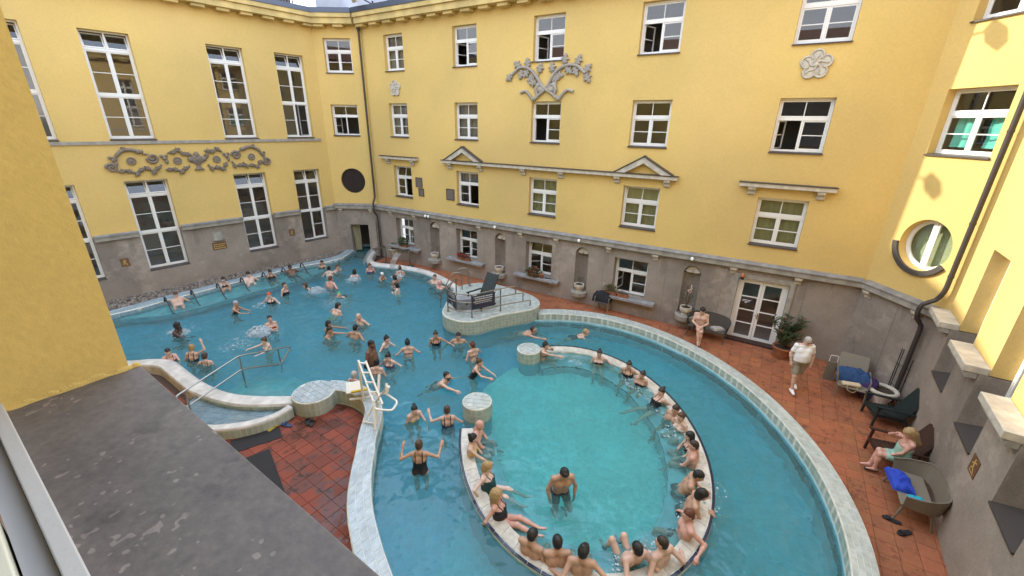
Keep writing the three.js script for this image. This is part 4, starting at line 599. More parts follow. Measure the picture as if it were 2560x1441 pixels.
// coping built from a cross-section swept along matched lines (outer, inner)
function coping(outer, inner, prof) {   // prof: [[v, y], ...] v 0 = outer edge, 1 = inner edge
  const n = outer.length, m = prof.length, pos = [], idx = [];
  for (let i = 0; i < n; i++) for (const [v, y] of prof) pos.push(lerp(outer[i][0], inner[i][0], v), y, lerp(outer[i][1], inner[i][1], v));
  for (let i = 0; i + 1 < n; i++) for (let j = 0; j + 1 < m; j++) { const a = i * m + j, b = a + 1, c = a + m, d = c + 1; idx.push(a, c, b, b, c, d); }
  for (const e of [0, n - 1]) for (let j = 1; j + 1 < m; j++) idx.push(e * m, e * m + j, e * m + j + 1);
  const g = new THREE.BufferGeometry(); g.setAttribute('position', new THREE.Float32BufferAttribute(pos, 3)); g.setIndex(idx); const u = uvM(g); const w = mergeVertices(u, 1e-4); u.computeVertexNormals(); return u;
}
{
  const kerb = (a, b) => [[0, -0.1], [0, a], [0.04, a + 0.02], [0.96, b + 0.02], [1, b - 0.01], [1, WL + 0.06], [0.9, WL + 0.05], [0.9, -0.9], [0, -0.9]];
  // big oval kerb on the right, tiled
  const k1 = thing('pool_kerb', 'pale green tiled kerb curving round the right of the oval pool', 'kerb', [0, 0, 0], 0, 'tiled pool kerbs');
  mesh('kerb_body', coping(oOut, oIn, kerb(CT - 0.012, CT - 0.012)), M.grout, k1);
  const vis = (x, z) => z > -4.0;
  ribbonTiles(k1, ellp(5.25, 6.41, T0, T1, 80), ellp(4.92, 6.0, T0, T1, 80), CT + 0.004, 0.010, 0.235, 4, 0.012, M.tileA, { max: 300, skip: vis });
  faceTiles(k1, ellp(4.90, 5.98, T0, T1, 120), WL + 0.07, CT - 0.005, 2, 0.235, 0.012, 0.008, 1, M.tileG, { max: 150, skip: vis });
  // S-shaped kerb on the left with the round end
  const k2 = thing('pool_kerb', 'pale tiled kerb winding between the oval pool and the red terrace', 'kerb', [0, 0, 0], 0, 'tiled pool kerbs');
  mesh('kerb_body', coping(leftOut, leftIn, kerb(CT - 0.012, CT - 0.012)), M.grout, k2);
  const sh = (l, o, k) => l.map((p, i) => [lerp(p[0], o[i][0], k), lerp(p[1], o[i][1], k)]);
  ribbonTiles(k2, sh(leftOut, leftIn, 0.04), sh(leftIn, leftOut, 0.04), CT + 0.004, 0.010, 0.215, 3, 0.012, M.tileL, { max: 300 });
  faceTiles(k2, leftOut, 0.02, CT - 0.005, 2, 0.14, 0.012, 0.008, 1, M.tileG, { max: 200, skip: (x, z) => z > -5 });
  faceTiles(k2, leftIn, WL + 0.07, CT - 0.005, 1, 0.2, 0.012, 0.008, -1, M.tileG, { max: 150 });
  const pc = circle(-5.12, -9.31, 0.52, 44);
  const k3 = thing('round_platform', 'round tiled platform at the end of the winding kerb beside the sandals', 'platform');
  mesh('platform_body', slabXZ(pc, null, -0.9, 0.432, 0.015), M.grout, k3);
  layTiles(k3, circle(-5.12, -9.31, 0.495, 36), 0.62, 0.215, 0.15, 0.012, 0.434, 0.445, M.tileL, { brick: true });
  faceTiles(k3, [...circle(-5.12, -9.31, 0.52, 60), circle(-5.12, -9.31, 0.52, 60)[0]], 0.01, 0.41, 2, 0.115, 0.012, 0.008, 1, M.tileG, { skip: (x, z) => z < -9.45 });
  // island with the deck chair
  const isl = thing('tiled_island', 'pale tiled platform with the railing and the deck chair', 'platform');
  const IY = 0.72, shrink = (p, k) => { const c = [-0.7, -14.9]; return p.map(q => [lerp(q[0], c[0], k), lerp(q[1], c[1], k)]); };
  mesh('island_body', slabXZ(islandTop, null, WL + 0.06, IY - 0.01, 0.02), M.grout, isl);
  mesh('island_foot', slabXZ(shrink(islandTop, 0.015), null, -1, WL + 0.055), M.poolDeep, isl);
  layTiles(isl, shrink(islandTop, 0.02), -0.55, 0.27, 0.15, 0.012, IY - 0.009, IY + 0.003, M.tileA, { brick: true, max: 300 });
  faceTiles(isl, [...islandTop, islandTop[1]], WL + 0.08, IY - 0.05, 4, 0.135, 0.012, 0.007, 1, M.tileG, { max: 300, skip: (x, z) => z < -14.9 && x < 0.5 && x > -2.3 });
  // white stone copings
  const round = [[0, -0.1], [0, 0.2], [0.06, 0.27], [0.3, 0.31], [0.6, 0.30], [0.85, 0.25], [1, 0.17], [1, -0.9], [0, -0.9]];
  const stone = (o, i, p, label) => { const s = one('stone_coping', coping(o, i, p), M.stoneWhite, label, 'coping', 'stone pool copings'); return s; };
  stone(farOut, farIn, round, 'white stone coping along the far right edge of the pool');
  stone(nearOut, nearIn, [[0, -0.1], [0, 0.24], [0.05, 0.29], [0.35, 0.31], [0.38, 0.295], [0.8, 0.28], [1, 0.2], [1, -0.9], [0, -0.9]], 'white stone coping in front of the entry steps');
  // back left kerb with blue tiles
  const k4 = thing('pool_kerb', 'pale blue tiled kerb behind the water loungers', 'kerb', [0, 0, 0], 0, 'tiled pool kerbs');
  mesh('kerb_body', coping(backLeftOut, backLeftIn, [[0, -0.3], [0, 0.26], [0.05, 0.285], [0.95, 0.285], [1, 0.26], [1, -0.9], [0, -0.9]]), M.grout, k4);
  ribbonTiles(k4, sh(backLeftOut, backLeftIn, 0.04), sh(backLeftIn, backLeftOut, 0.04), 0.288, 0.008, 0.42, 2, 0.012, M.tileBlue, { max: 120 });
  faceTiles(k4, backLeftIn, WL - 0.1, 0.26, 1, 0.42, 0.014, 0.008, -1, M.tileBlue, { max: 60 });
  // lounger shelf under water
  const shelfIn = spline2([[-13.3, -14.45], [-12.9, -14.75], [-12.28, -15.4], [-11.62, -16.35], [-10.89, -17.39], [-10.21, -18.24], [-9.75, -18.85], [-9.4, -19.9]], 30);
  const shelf = [...backLeftIn.slice(8, 50), ...shelfIn.slice().reverse()];
  const sf = slabXZ(shelf, null, -0.6, -0.1); one('lounger_shelf', sf, M.poolShelf, 'submerged pale blue shelf of water loungers along the back left edge', 'shelf');
  // oval seat ring
  const ring = thing('seat_ring', 'oval stone seat ring with dark edge tiles in the middle of the pool', 'pool bench');
  const t0 = 2.0, A0 = -Math.PI * 0.5 - 0.34, A1 = Math.PI * 1.5 - 1.62;   // open between the two round posts
  const rO = ellp(2.85, 3.99, A0, A1, 120), rI = ellp(2.52, 3.64, A0, A1, 120), rS = ellp(2.36, 3.46, A0, A1, 120), rB = ellp(1.98, 3.06, A0, A1, 120);
  mesh('ring_wall', coping(rO, rI, [[0, -1], [0, 0.07], [1, 0.07], [1, -1]]), M.poolDeep, ring);
  mesh('ring_bed', coping(rO, rI, [[0, 0.071], [0, 0.175], [0.03, 0.188], [0.96, 0.188], [1, 0.17], [1, 0.071]]), M.grout, ring);
  ribbonTiles(ring, ellp(2.855, 3.995, A0, A1, 120), ellp(2.792, 3.93, A0, A1, 120), 0.189, 0.010, 0.27, 1, 0.012, [M.navyTile], { brick: false, max: 120 });
  ribbonTiles(ring, ellp(2.785, 3.922, A0, A1, 120), ellp(2.54, 3.66, A0, A1, 120), 0.189, 0.010, 0.33, 1, 0.008, M.ringStone, { brick: false, max: 120 });
  mesh('seat_step', coping(rI, rS, [[0, -1], [0, 0.06], [0.96, 0.05], [1, 0.03], [1, -1]]), M.grout, ring);
  ribbonTiles(ring, ellp(2.51, 3.63, A0, A1, 120), ellp(2.37, 3.47, A0, A1, 120), 0.062, 0.008, 0.25, 1, 0.010, M.tileA, { brick: false, max: 150 });
  mesh('bench', coping(rS, rB, [[0, -1], [0, -0.15], [0.97, -0.16], [1, -0.18], [1, -1]]), M.poolShelf, ring);
  faceTiles(ring, rO, 0.075, 0.199, 1, 0.27, 0.016, 0.014, -1, [M.navyTile], { max: 150 });
  faceTiles(ring, rB, -0.26, -0.17, 1, 0.2, 0.02, 0.01, 1, [M.navyTile], { max: 150 });
  for (const [x, z, r, h, lb] of [[-0.82, -8.87, 0.37, 0.56, 'round tiled post at the near end of the seat ring'], [0.56, -11.68, 0.37, 0.5, 'round tiled post at the far end of the seat ring']]) {
    const c = thing('tiled_post', lb, 'post', [0, 0, 0], 0, 'round tiled posts');
    mesh('post_body', slabXZ(circle(x, z, r, 44), null, WL - 0.1, h - 0.012, 0.02), M.grout, c); mesh('post_foot', slabXZ(circle(x, z, r - 0.012, 36), null, -1, WL - 0.1), M.poolDeep, c);
    layTiles(c, circle(x, z, r - 0.025, 32), x < 0 ? 0.15 : 0.75, 0.2, 0.155, 0.012, h - 0.011, h + 0.001, M.tileA);
    const cc = circle(x, z, r, 60); faceTiles(c, [...cc, cc[0]], WL - 0.09, h - 0.035, 3, 0.145, 0.012, 0.007, 1, M.tileG);
  }
  // entry steps
  for (let i = 0; i < 4; i++) { const r = 0.75 + i * 0.33, y = -0.08 - i * 0.2; const pts = Array.from({ length: 24 }, (_, k) => { const t = Math.PI * (1.02 + 0.98 * k / 23); return [-6.75 + r * Math.cos(t) * 1.05, -9.25 + r * Math.sin(t)]; }); one('entry_step', slabXZ(pts, null, y - (i === 3 ? 0.3 : 0.22), y, 0.01), M.poolShelf, ['topmost pale curved step under water by the handrail', 'second curved step under water by the handrail', 'third curved step under water by the handrail', 'lowest curved step under water by the handrail'][i], 'step', 'curved entry steps'); }
  // foot basin
  const bIn = spline2([[-5.62, -8.92], [-5.75, -8.62], [-6.09, -8.36], [-6.53, -8.2], [-7.11, -8.13], [-7.7, -8.2], [-8.15, -8.55], [-8.3, -8.95]], 40), bOut = spline2([[-5.45, -8.82], [-5.64, -8.5], [-5.99, -8.18], [-6.45, -7.99], [-7.1, -7.92], [-7.8, -8.0], [-8.36, -8.42], [-8.52, -8.9]], 40);
  const fb = thing('foot_basin', 'shallow crescent foot basin with white rim and tiled side below the handrail', 'basin');
  mesh('rim', coping(bOut, bIn, [[0, 0], [0, 0.27], [0.1, 0.30], [0.9, 0.30], [1, 0.27], [1, 0.0]]), M.stoneWhite, fb);
  const basinPoly = [...bIn, ...nearOut.filter(p => p[0] > -8.4 && p[0] < -5.5)];
  mesh('basin_floor', slabXZ(basinPoly, null, 0.0, 0.075), M.tileBlue[0], fb);
  layTiles(fb, basinPoly, 0.1, 0.2, 0.2, 0.008, 0.076, 0.084, M.tileBlue, { max: 150 });
  faceTiles(fb, bOut, 0.02, 0.24, 1, 0.12, 0.012, 0.008, 1, M.tileG);
  faceTiles(fb, nearOut.filter(p => p[0] > -8.3 && p[0] < -5.55), 0.05, 0.235, 1, 0.12, 0.012, 0.008, -1, M.tileG);
  const bwat = slabXZ(basinPoly.map(p => p), null, 0.086, 0.15); const bw = structure('basin_water', bwat, phy({ color: 0xffffff, transmission: 1, thickness: 0.1, ior: 1.33, roughness: 0.02, attenuationColor: lin(0.55, 0.8, 0.9), attenuationDistance: 0.6, bumpMap: rep(T.wave, 1.6), bumpScale: 0.004 })); bw.position.y = 0;
}
// the water: a closed body with a rippled top
const SPLASH = [];   // [x, z, radius, height] of churned spots, filled by people and jets before the water is made
function waveH(x, z) {
  let h = 0.006 * Math.sin(1.7 * x + 0.9 * z + 2 * noise3(x * 0.4, z * 0.4, 3)) + 0.005 * Math.sin(-1.1 * x + 2.3 * z + 3 * noise3(x * 0.5, z * 0.5, 8)) + 0.022 * (noise3(x * 1.9, z * 1.9, 1) - 0.5) + 0.026 * (noise3(x * 4.4, z * 4.4, 5) - 0.5) * (0.5 + noise3(x * 0.35, z * 0.35, 11)) + 0.007 * (noise3(x * 9, z * 9, 2) - 0.5);
  for (const [sx, sz, r, a] of SPLASH) { const d2 = (x - sx) ** 2 + (z - sz) ** 2; if (d2 < r * r * 4) { const d = Math.sqrt(d2), w = Math.exp(-d2 / (r * r)); h += a * w * ((noise3(x * 9, z * 9, 21) - 0.42) + 0.6 * (noise3(x * 19, z * 19, 4) - 0.5)) + 0.12 * a * Math.exp(-d2 / (r * r) * 0.5) * Math.sin(d * 22); } }
  return h;
}
function buildWater() {
  const s = 0.075, x0 = -16, z0 = -24.6, nx = Math.ceil(23 / s), nz = Math.ceil(23 / s), id = new Int32Array((nx + 1) * (nz + 1)).fill(-1), cell = new Uint8Array(nx * nz), pos = [], idx = [];
  const shr = poolOutline;
  const grown = (x, z) => inside([x, z], shr) || inside([x + 0.12, z], shr) || inside([x - 0.12, z], shr) || inside([x, z + 0.12], shr) || inside([x, z - 0.12], shr);
  for (let j = 0; j < nz; j++) for (let i = 0; i < nx; i++) cell[j * nx + i] = grown(x0 + (i + 0.5) * s, z0 + (j + 0.5) * s) ? 1 : 0;
  const vid = (i, j) => { const k = j * (nx + 1) + i; if (id[k] < 0) { const x = x0 + i * s, z = z0 + j * s; id[k] = pos.length / 3; pos.push(x, WL + waveH(x, z), z); } return id[k]; };
  for (let j = 0; j < nz; j++) for (let i = 0; i < nx; i++) if (cell[j * nx + i]) { const a = vid(i, j), b = vid(i + 1, j), c = vid(i + 1, j + 1), d = vid(i, j + 1); idx.push(a, d, b, b, d, c); }
  const n = pos.length / 3; for (let k = 0; k < n; k++) pos.push(pos[k * 3], -1.2, pos[k * 3 + 2]);
  const m = idx.length; for (let k = 0; k < m; k += 3) idx.push(idx[k] + n, idx[k + 2] + n, idx[k + 1] + n);
  const C = (i, j) => i >= 0 && j >= 0 && i < nx && j < nz && cell[j * nx + i];
  for (let j = 0; j < nz; j++) for (let i = 0; i < nx; i++) if (C(i, j)) { const q = (a, b) => idx.push(a, b, a + n, b, b + n, a + n); if (!C(i - 1, j)) q(vid(i, j + 1), vid(i, j)); if (!C(i + 1, j)) q(vid(i + 1, j), vid(i + 1, j + 1)); if (!C(i, j - 1)) q(vid(i, j), vid(i + 1, j)); if (!C(i, j + 1)) q(vid(i + 1, j + 1), vid(i, j + 1)); }
  const g = new THREE.BufferGeometry(); g.setAttribute('position', new THREE.Float32BufferAttribute(pos, 3)); g.setIndex(idx); g.computeVertexNormals();
  const uv = new Float32Array(pos.length / 3 * 2); for (let k = 0; k < pos.length / 3; k++) { uv[k * 2] = pos[k * 3]; uv[k * 2 + 1] = pos[k * 3 + 2]; } g.setAttribute('uv', new THREE.BufferAttribute(uv, 2));
  M.water = phy({ color: lin(0.34, 0.72, 0.74), transmission: 0.88, thickness: 1, ior: 1.33, roughness: 0.05, attenuationColor: lin(0.36, 0.82, 0.87), attenuationDistance: 1.0, bumpMap: T.wave, bumpScale: 0.05 });
  structure('pool_water', g, M.water);
}
// ---------------------------------------------------------------- things about the court
{ // gravel strip along the left wing
  const strip_ = [...backLeftOut.slice(0, 58), [-9.7, -22.86], ...[...Array(14)].map((_, i) => [-9.66 - 0.6473 * (0.4 + i) + 0.06 * 0.76, -22.9 + 0.7623 * (0.4 + i)])];
  const bed = one('gravel_bed', slabXZ(strip_, null, -0.2, 0.20), M.soil, 'strip of earth under the gravel along the left wall', 'ground');
  bed.userData.kind = 'structure'; delete bed.userData.label; delete bed.userData.category;
  const g = new THREE.IcosahedronGeometry(1, 0), n = 5200, m = std({ color: 0xffffff, roughness: 0.95 }), im = new THREE.InstancedMesh(g, m, n), d = new THREE.Object3D(), r = rng(5), c = new THREE.Color(); let k = 0, guard = 0;
  while (k < n && guard++ < 400000) { const x = -18 + r() * 9.2, z = -23 + r() * 12; if (!inside([x, z], strip_)) continue; const s = 0.018 + 0.03 * r(); d.position.set(x, 0.20 + s * 0.4, z); d.rotation.set(r() * 6, r() * 6, r() * 6); d.scale.set(s, s * 0.7, s * (0.7 + 0.6 * r())); d.updateMatrix(); im.setMatrixAt(k, d.matrix); const v = 0.10 + 0.2 * r(); im.setColorAt(k, c.setRGB(v * 1.1, v * 0.92, v * 0.76)); k++; }
  im.count = k; im.name = 'gravel'; im.userData = { kind: 'stuff', label: 'brown gravel strip between the left wall and the pool kerb', category: 'gravel' }; scene.add(im);
}
const IY = 0.72;
function beam(a, b, w, h) { const A = V3(...a), B = V3(...b), d = B.clone().sub(A), l = d.length(), g = new RoundedBoxGeometry(w, h, l, 1, Math.min(w, h) * 0.18); g.translate(0, 0, l / 2); g.applyQuaternion(new THREE.Quaternion().setFromRotationMatrix(new THREE.Matrix4().lookAt(B, A, V3(0, 1, 0.001)))); g.translate(A.x, A.y, A.z); return uvM(g); }
// railing on the island
{
  const o = thing('island_railing', 'bronze tubular railing with stepped rails on the tiled island', 'railing', [0, IY, 0]);
  const P = [[-2.27, -13.86], [-1.37, -13.36], [-0.40, -13.96], [0.65, -14.47]], heights = [0.86, 0.56, 0.22];
  const curve = spline2([[-2.1, -14.9], [-2.27, -13.86], [-1.9, -13.45], [-1.37, -13.36], [-0.9, -13.62], [-0.40, -13.96], [0.1, -14.22], [0.65, -14.47]], 60);
  heights.forEach((h, i) => { const last = [52, 56, 60][i], pts = curve.slice(i === 0 ? 0 : 8, last + 1).map(p => [p[0], h, p[1]]); const e = curve[last]; mesh('rail', merge([tube(pts, 0.021, 90, 8), pipe([[e[0] - 0.02, h, e[1] + 0.008], [e[0] + 0.03, h, e[1] - 0.015], [e[0] + 0.03, i === 2 ? 0 : heights[i + 1], e[1] - 0.015]], 0.021, 0.03)]), M.bronze, o); });
  for (const [x, z] of P.slice(0, 3).concat([[-2.1, -14.9]])) mesh('post', merge([bar([x, 0, z], [x, 0.87, z], 0.022), bar([x, 0, z], [x, 0.012, z], 0.05, 16)]), M.bronze, o);
  const bd = (name, c0, c1, h0, h1, lb) => {
    const a = curve[c0], b = curve[c1], L = Math.hypot(b[0] - a[0], b[1] - a[1]), turn = Math.atan2(-(b[1] - a[1]), b[0] - a[0]);
    const t = thing('notice_board', lb, 'sign', [(a[0] + b[0]) / 2, IY, (a[1] + b[1]) / 2], turn, 'dark notice boards on the island railing');
    mesh('board', bx(-L / 2, L / 2, h0, h1, 0.024, 0.034), M.boardDark, t);
    const ln = []; const W = L * 0.42; for (let i = 0; i < 4; i++) { const y = h1 - 0.07 - i * 0.075; let x = -W + 0.05 * (i % 2); while (x < W - 0.06) { const w = 0.03 + 0.06 * R(); ln.push(bx(x, Math.min(W, x + w), y - (i < 2 ? 0.018 : 0.01), y + (i < 2 ? 0.018 : 0.01), 0.034, 0.0355)); x += w + 0.014; } }
    if (name === 'L') { ln.length = Math.floor(ln.length * 0.75); ln.push(bx(-0.06, 0.06, h0 + 0.03, h0 + 0.04, 0.034, 0.0355), bx(-0.06, 0.06, h0 + 0.135, h0 + 0.145, 0.034, 0.0355), bx(-0.06, -0.05, h0 + 0.04, h0 + 0.135, 0.034, 0.0355), bx(0.05, 0.06, h0 + 0.04, h0 + 0.135, 0.034, 0.0355), bx(-0.012, 0.012, h0 + 0.05, h0 + 0.1, 0.034, 0.0355), extrudeXY([[-0.035, h0 + 0.09], [0.035, h0 + 0.09], [0, h0 + 0.125]], null, 0.034, 0.0355)); }
    mesh('print', merge(ln), M.inkWhite, t);
  };
  bd('L', 10, 22, 0.24, 0.80, 'dark notice board with an arrow symbol at the left of the island railing');
  bd('R', 29, 41, 0.30, 0.80, 'dark notice board with white lines of text in front of the deck chair');
  // ladder rails into the pool
  const l = thing('pool_ladder', 'bronze ladder rails rising behind the left end of the island', 'ladder', [0, 0.3, 0]);
  for (const [x, z] of [[-2.35, -15.9], [-2.15, -16.5]]) mesh('rail', pipe([[x - 0.55, -0.5, z + 0.1], [x - 0.5, 0.2, z + 0.1], [x - 0.05, 1.15, z], [x + 0.3, 1.15, z - 0.1], [x + 0.35, 0.3, z - 0.1]], 0.022, 0.1), M.bronze, l);
  mesh('post', merge([bar([-1.75, 0.42, -16.45], [-1.75, 0.85, -16.45], 0.02), bar([-1.75, 0.42, -16.45], [-1.75, 0.435, -16.45], 0.07, 14)]), M.bronze, l);
  const bo = thing('valve_box', 'grey concrete box behind the notice board on the island', 'box', [-1.68, IY, -14.2], 0.25); mesh('box', bx(-0.34, 0.34, 0.004, 0.42, -0.22, 0.22, 0.02), M.concrete, bo); mesh('hole', bx(-0.02, 0.05, 0.2, 0.26, 0.221, 0.228, 0.002), M.iron, bo);
}
// slatted deck chair (seat, high back), used twice and a half
function slatChair(name, label, cat, pos, turn, m, o = {}) {   // faces +z
  const t = thing(name, label, cat, pos, turn, o.group), w = 0.56, sh = 0.33, bk = o.back ?? 1.05, lean = o.lean ?? 0.5;
  for (let i = 0; i < 7; i++) { const z = 0.30 - i * 0.085, y = sh - 0.03 * (0.3 - z); mesh('seat_slat', bx(-w / 2, w / 2, y - 0.011, y + 0.011, z - 0.037, z + 0.037, 0.005), m, t); }
  for (let i = 0; i < 9; i++) { const u = 0.08 + i * (bk - 0.1) / 8.4, g = bx(-w / 2, w / 2, -0.05, 0.05, -0.01, 0.01, 0.005); g.rotateX(-lean); g.translate(0, sh - 0.06 + u * Math.cos(lean), -0.26 - u * Math.sin(lean)); mesh('back_slat', g, m, t); }
  for (const s of [-1, 1]) {
    mesh('leg', merge([beam([s * (w / 2 + 0.03), 0, 0.34], [s * (w / 2 + 0.03), 0.56, 0.30], 0.05, 0.05)]), m, t);
    mesh('leg', beam([s * (w / 2 + 0.03), 0, -0.50], [s * (w / 2 + 0.03), 0.36, -0.2], 0.045, 0.05), m, t);
    mesh('side_rail', beam([s * (w / 2 - 0.01), sh - 0.02, 0.34], [s * (w / 2 - 0.01), sh - 0.09, -0.34], 0.03, 0.07), m, t);
    mesh('back_rail', beam([s * (w / 2 - 0.03), sh - 0.08, -0.27], [s * (w / 2 - 0.03), sh - 0.06 + bk * Math.cos(lean), -0.28 - bk * Math.sin(lean)], 0.05, 0.03), m, t);
    if (o.arms !== false) mesh('armrest', beam([s * (w / 2 + 0.04), 0.575, 0.38], [s * (w / 2 + 0.04), 0.50, -0.45], 0.09, 0.028), m, t);
  }
  mesh('front_rail', bx(-w / 2, w / 2, sh - 0.08, sh - 0.012, 0.33, 0.35), m, t);
  return t;
}
slatChair('deck_chair', 'dark green slatted deck chair with a reclined back on the tiled island', 'chair', [-1.15, IY + 0.002, -14.35], -0.62, M.greenWood, { lean: 0.55, back: 0.95 });
slatChair('adirondack_chair', 'empty dark green slatted armchair against the right wall', 'chair', [9.6, 0.003, -9.05], -1.89, M.greenWood, { lean: 0.45, back: 0.78 });
slatChair('adirondack_chair', 'brown slatted armchair with the blonde woman in it', 'chair', [8.60, 0.003, -7.64], -1.89, M.brownWood, { lean: 0.45, back: 0.8 });
// benches
function wickerBench(name, label, pos, turn, m, W = 1.2) {   // faces +z; moulded shell with wrap-round back
  const t = thing(name, label, 'bench', pos, turn), d = 0.52, sh = 0.40;
  const seat = bx(-W / 2, W / 2, sh - 0.03, sh, -d / 2, d / 2, 0.014); mesh('seat', seat, m, t);
  const prof = [[-W / 2 - 0.03, d / 2 - 0.02], [-W / 2 - 0.07, -0.05], [-W / 2 + 0.02, -d / 2 - 0.06], [-W / 4, -d / 2 - 0.12], [0, -d / 2 - 0.13], [W / 4, -d / 2 - 0.12], [W / 2 - 0.02, -d / 2 - 0.06], [W / 2 + 0.07, -0.05], [W / 2 + 0.03, d / 2 - 0.02]];
  const n = 48, c = spline2(prof, n), topY = u => 0.62 + 0.20 * Math.sin(Math.PI * u) ** 1.2, pos3 = [], idx = [];
  for (let i = 0; i <= n; i++) { const u = i / n, fl = 1 + 0.0; for (const k of [0, 0.5, 1]) { const y = lerp(sh - 0.03, topY(u), k), o = 0.93 + 0.09 * k; pos3.push(c[i][0] * o, y, c[i][1] * o); } }
  for (let i = 0; i < n; i++) for (let k = 0; k < 2; k++) { const a = i * 3 + k, b = a + 1, e = a + 3, f = e + 1; idx.push(a, e, b, b, e, f); }
  const g = new THREE.BufferGeometry(); g.setAttribute('position', new THREE.Float32BufferAttribute(pos3, 3)); g.setIndex(idx); g.computeVertexNormals();
  const inner = g.clone(); { const p = inner.attributes.position, nn = inner.attributes.normal; for (let i = 0; i < p.count; i++) p.setXYZ(i, p.getX(i) - nn.getX(i) * 0.018, p.getY(i), p.getZ(i) - nn.getZ(i) * 0.018); const ix = Array.from(inner.index.array); for (let i = 0; i < ix.length; i += 3) { const q = ix[i + 1]; ix[i + 1] = ix[i + 2]; ix[i + 2] = q; } inner.setIndex(ix); inner.computeVertexNormals(); }
  mesh('backrest', merge([uvM(g), uvM(inner), tube(c.map((p, i) => [p[0] * 1.015, topY(i / n), p[1] * 1.015]), 0.014, 90, 6)]), m, t);
  for (const [x, z] of [[-1, 1], [1, 1], [-1, -1], [1, -1]]) mesh('leg', bar([x * (W / 2 + 0.0), 0, z * (d / 2) + 0.02 * z], [x * (W / 2 - 0.04), sh - 0.02, z * (d / 2 - 0.06)], 0.019, 8, 0.026), m, t);
  return t;
}
wickerBench('wicker_bench', 'grey brown wicker bench with the bare-chested man beside the door', [6.95, 0.003, -13.6], -0.5508 - 0.04, M.wickerDark, 1.22);
wickerBench('wicker_bench', 'tan moulded bench holding a blue towel by the right wall', [7.95, 0.003, -6.42], -2.12, M.wicker, 1.1);
{ // chair with black cloth
  const t = thing('wicker_chair', 'grey chair under a black cloth beside the ground floor window', 'chair', [3.68, 0.003, -15.75], -0.5508); const W = 0.56;
  mesh('seat', bx(-W / 2, W / 2, 0.40, 0.43, -0.25, 0.25, 0.01), M.wickerDark, t); mesh('backrest', (() => { const g = bx(-W / 2, W / 2, 0, 0.42, -0.012, 0.012, 0.01); g.rotateX(-0.2); g.translate(0, 0.42, -0.25); return g; })(), M.wickerDark, t);
  for (const [x, z] of [[-1, 1], [1, 1], [-1, -1], [1, -1]]) mesh('leg', bar([x * 0.29, 0, z * 0.27], [x * 0.26, 0.42, z * 0.23], 0.018, 8), M.wicker, t);
  for (const x of [-1, 1]) mesh('armrest', pipe([[x * 0.28, 0.4, 0.24], [x * 0.29, 0.62, 0.22], [x * 0.28, 0.64, -0.26]], 0.016, 0.05), M.wicker, t);
}
// crumpled towels and cloths
function crumple(name, label, cat, pos, turn, L, W, H, m, seed, drape = 0) {
  const nx = 26, nz = 18, g = new THREE.PlaneGeometry(L, W, nx, nz); g.rotateX(-Math.PI / 2); const p = g.attributes.position;
  for (let i = 0; i < p.count; i++) { const x = p.getX(i), z = p.getZ(i), u = x / L * 2, v = z / W * 2, e = Math.max(0, 1 - u * u) * Math.max(0, 1 - v * v); const f = noise3(x * 7 + seed, z * 9, seed) * 0.6 + noise3(x * 17 + seed, z * 15, seed + 3) * 0.4; p.setY(i, H * Math.pow(e, 0.35) * (0.35 + 0.9 * f) - drape * Math.max(0, Math.abs(v) - 0.6)); p.setX(i, x + 0.03 * (noise3(z * 9, x * 6, seed) - 0.5)); }
  g.computeVertexNormals(); const o = one(name, uvM(g), m, label, cat, null, pos, turn); o.geometry.computeVertexNormals(); m.side = THREE.DoubleSide; return o;
}
const sm2 = g => { const v = mergeVertices(g, 1e-4); v.computeVertexNormals(); return v; };
crumple('towel', 'bright blue towel bundled on the tan moulded bench', 'towel', [7.86, 0.41, -6.62], -2.12 + 0.1, 0.62, 0.36, 0.17, clothM(0.02, 0.055, 0.42), 3);
crumple('towel', 'small turquoise towel beside the blue one on the tan bench', 'towel', [7.78, 0.405, -6.12], -2.0, 0.30, 0.24, 0.10, clothM(0.02, 0.34, 0.44), 5);
crumple('towel', 'crumpled white and grey towel on the bench beside the man', 'towel', [7.22, 0.41, -13.42], 0.2, 0.42, 0.3, 0.14, clothM(0.42, 0.38, 0.34), 9);
crumple('black_cloth', 'black cloth thrown over the grey chair', 'cloth', [3.66, 0.62, -15.82], -0.5508, 0.74, 0.5, 0.22, clothM(0.012, 0.012, 0.015), 13, 0.5);
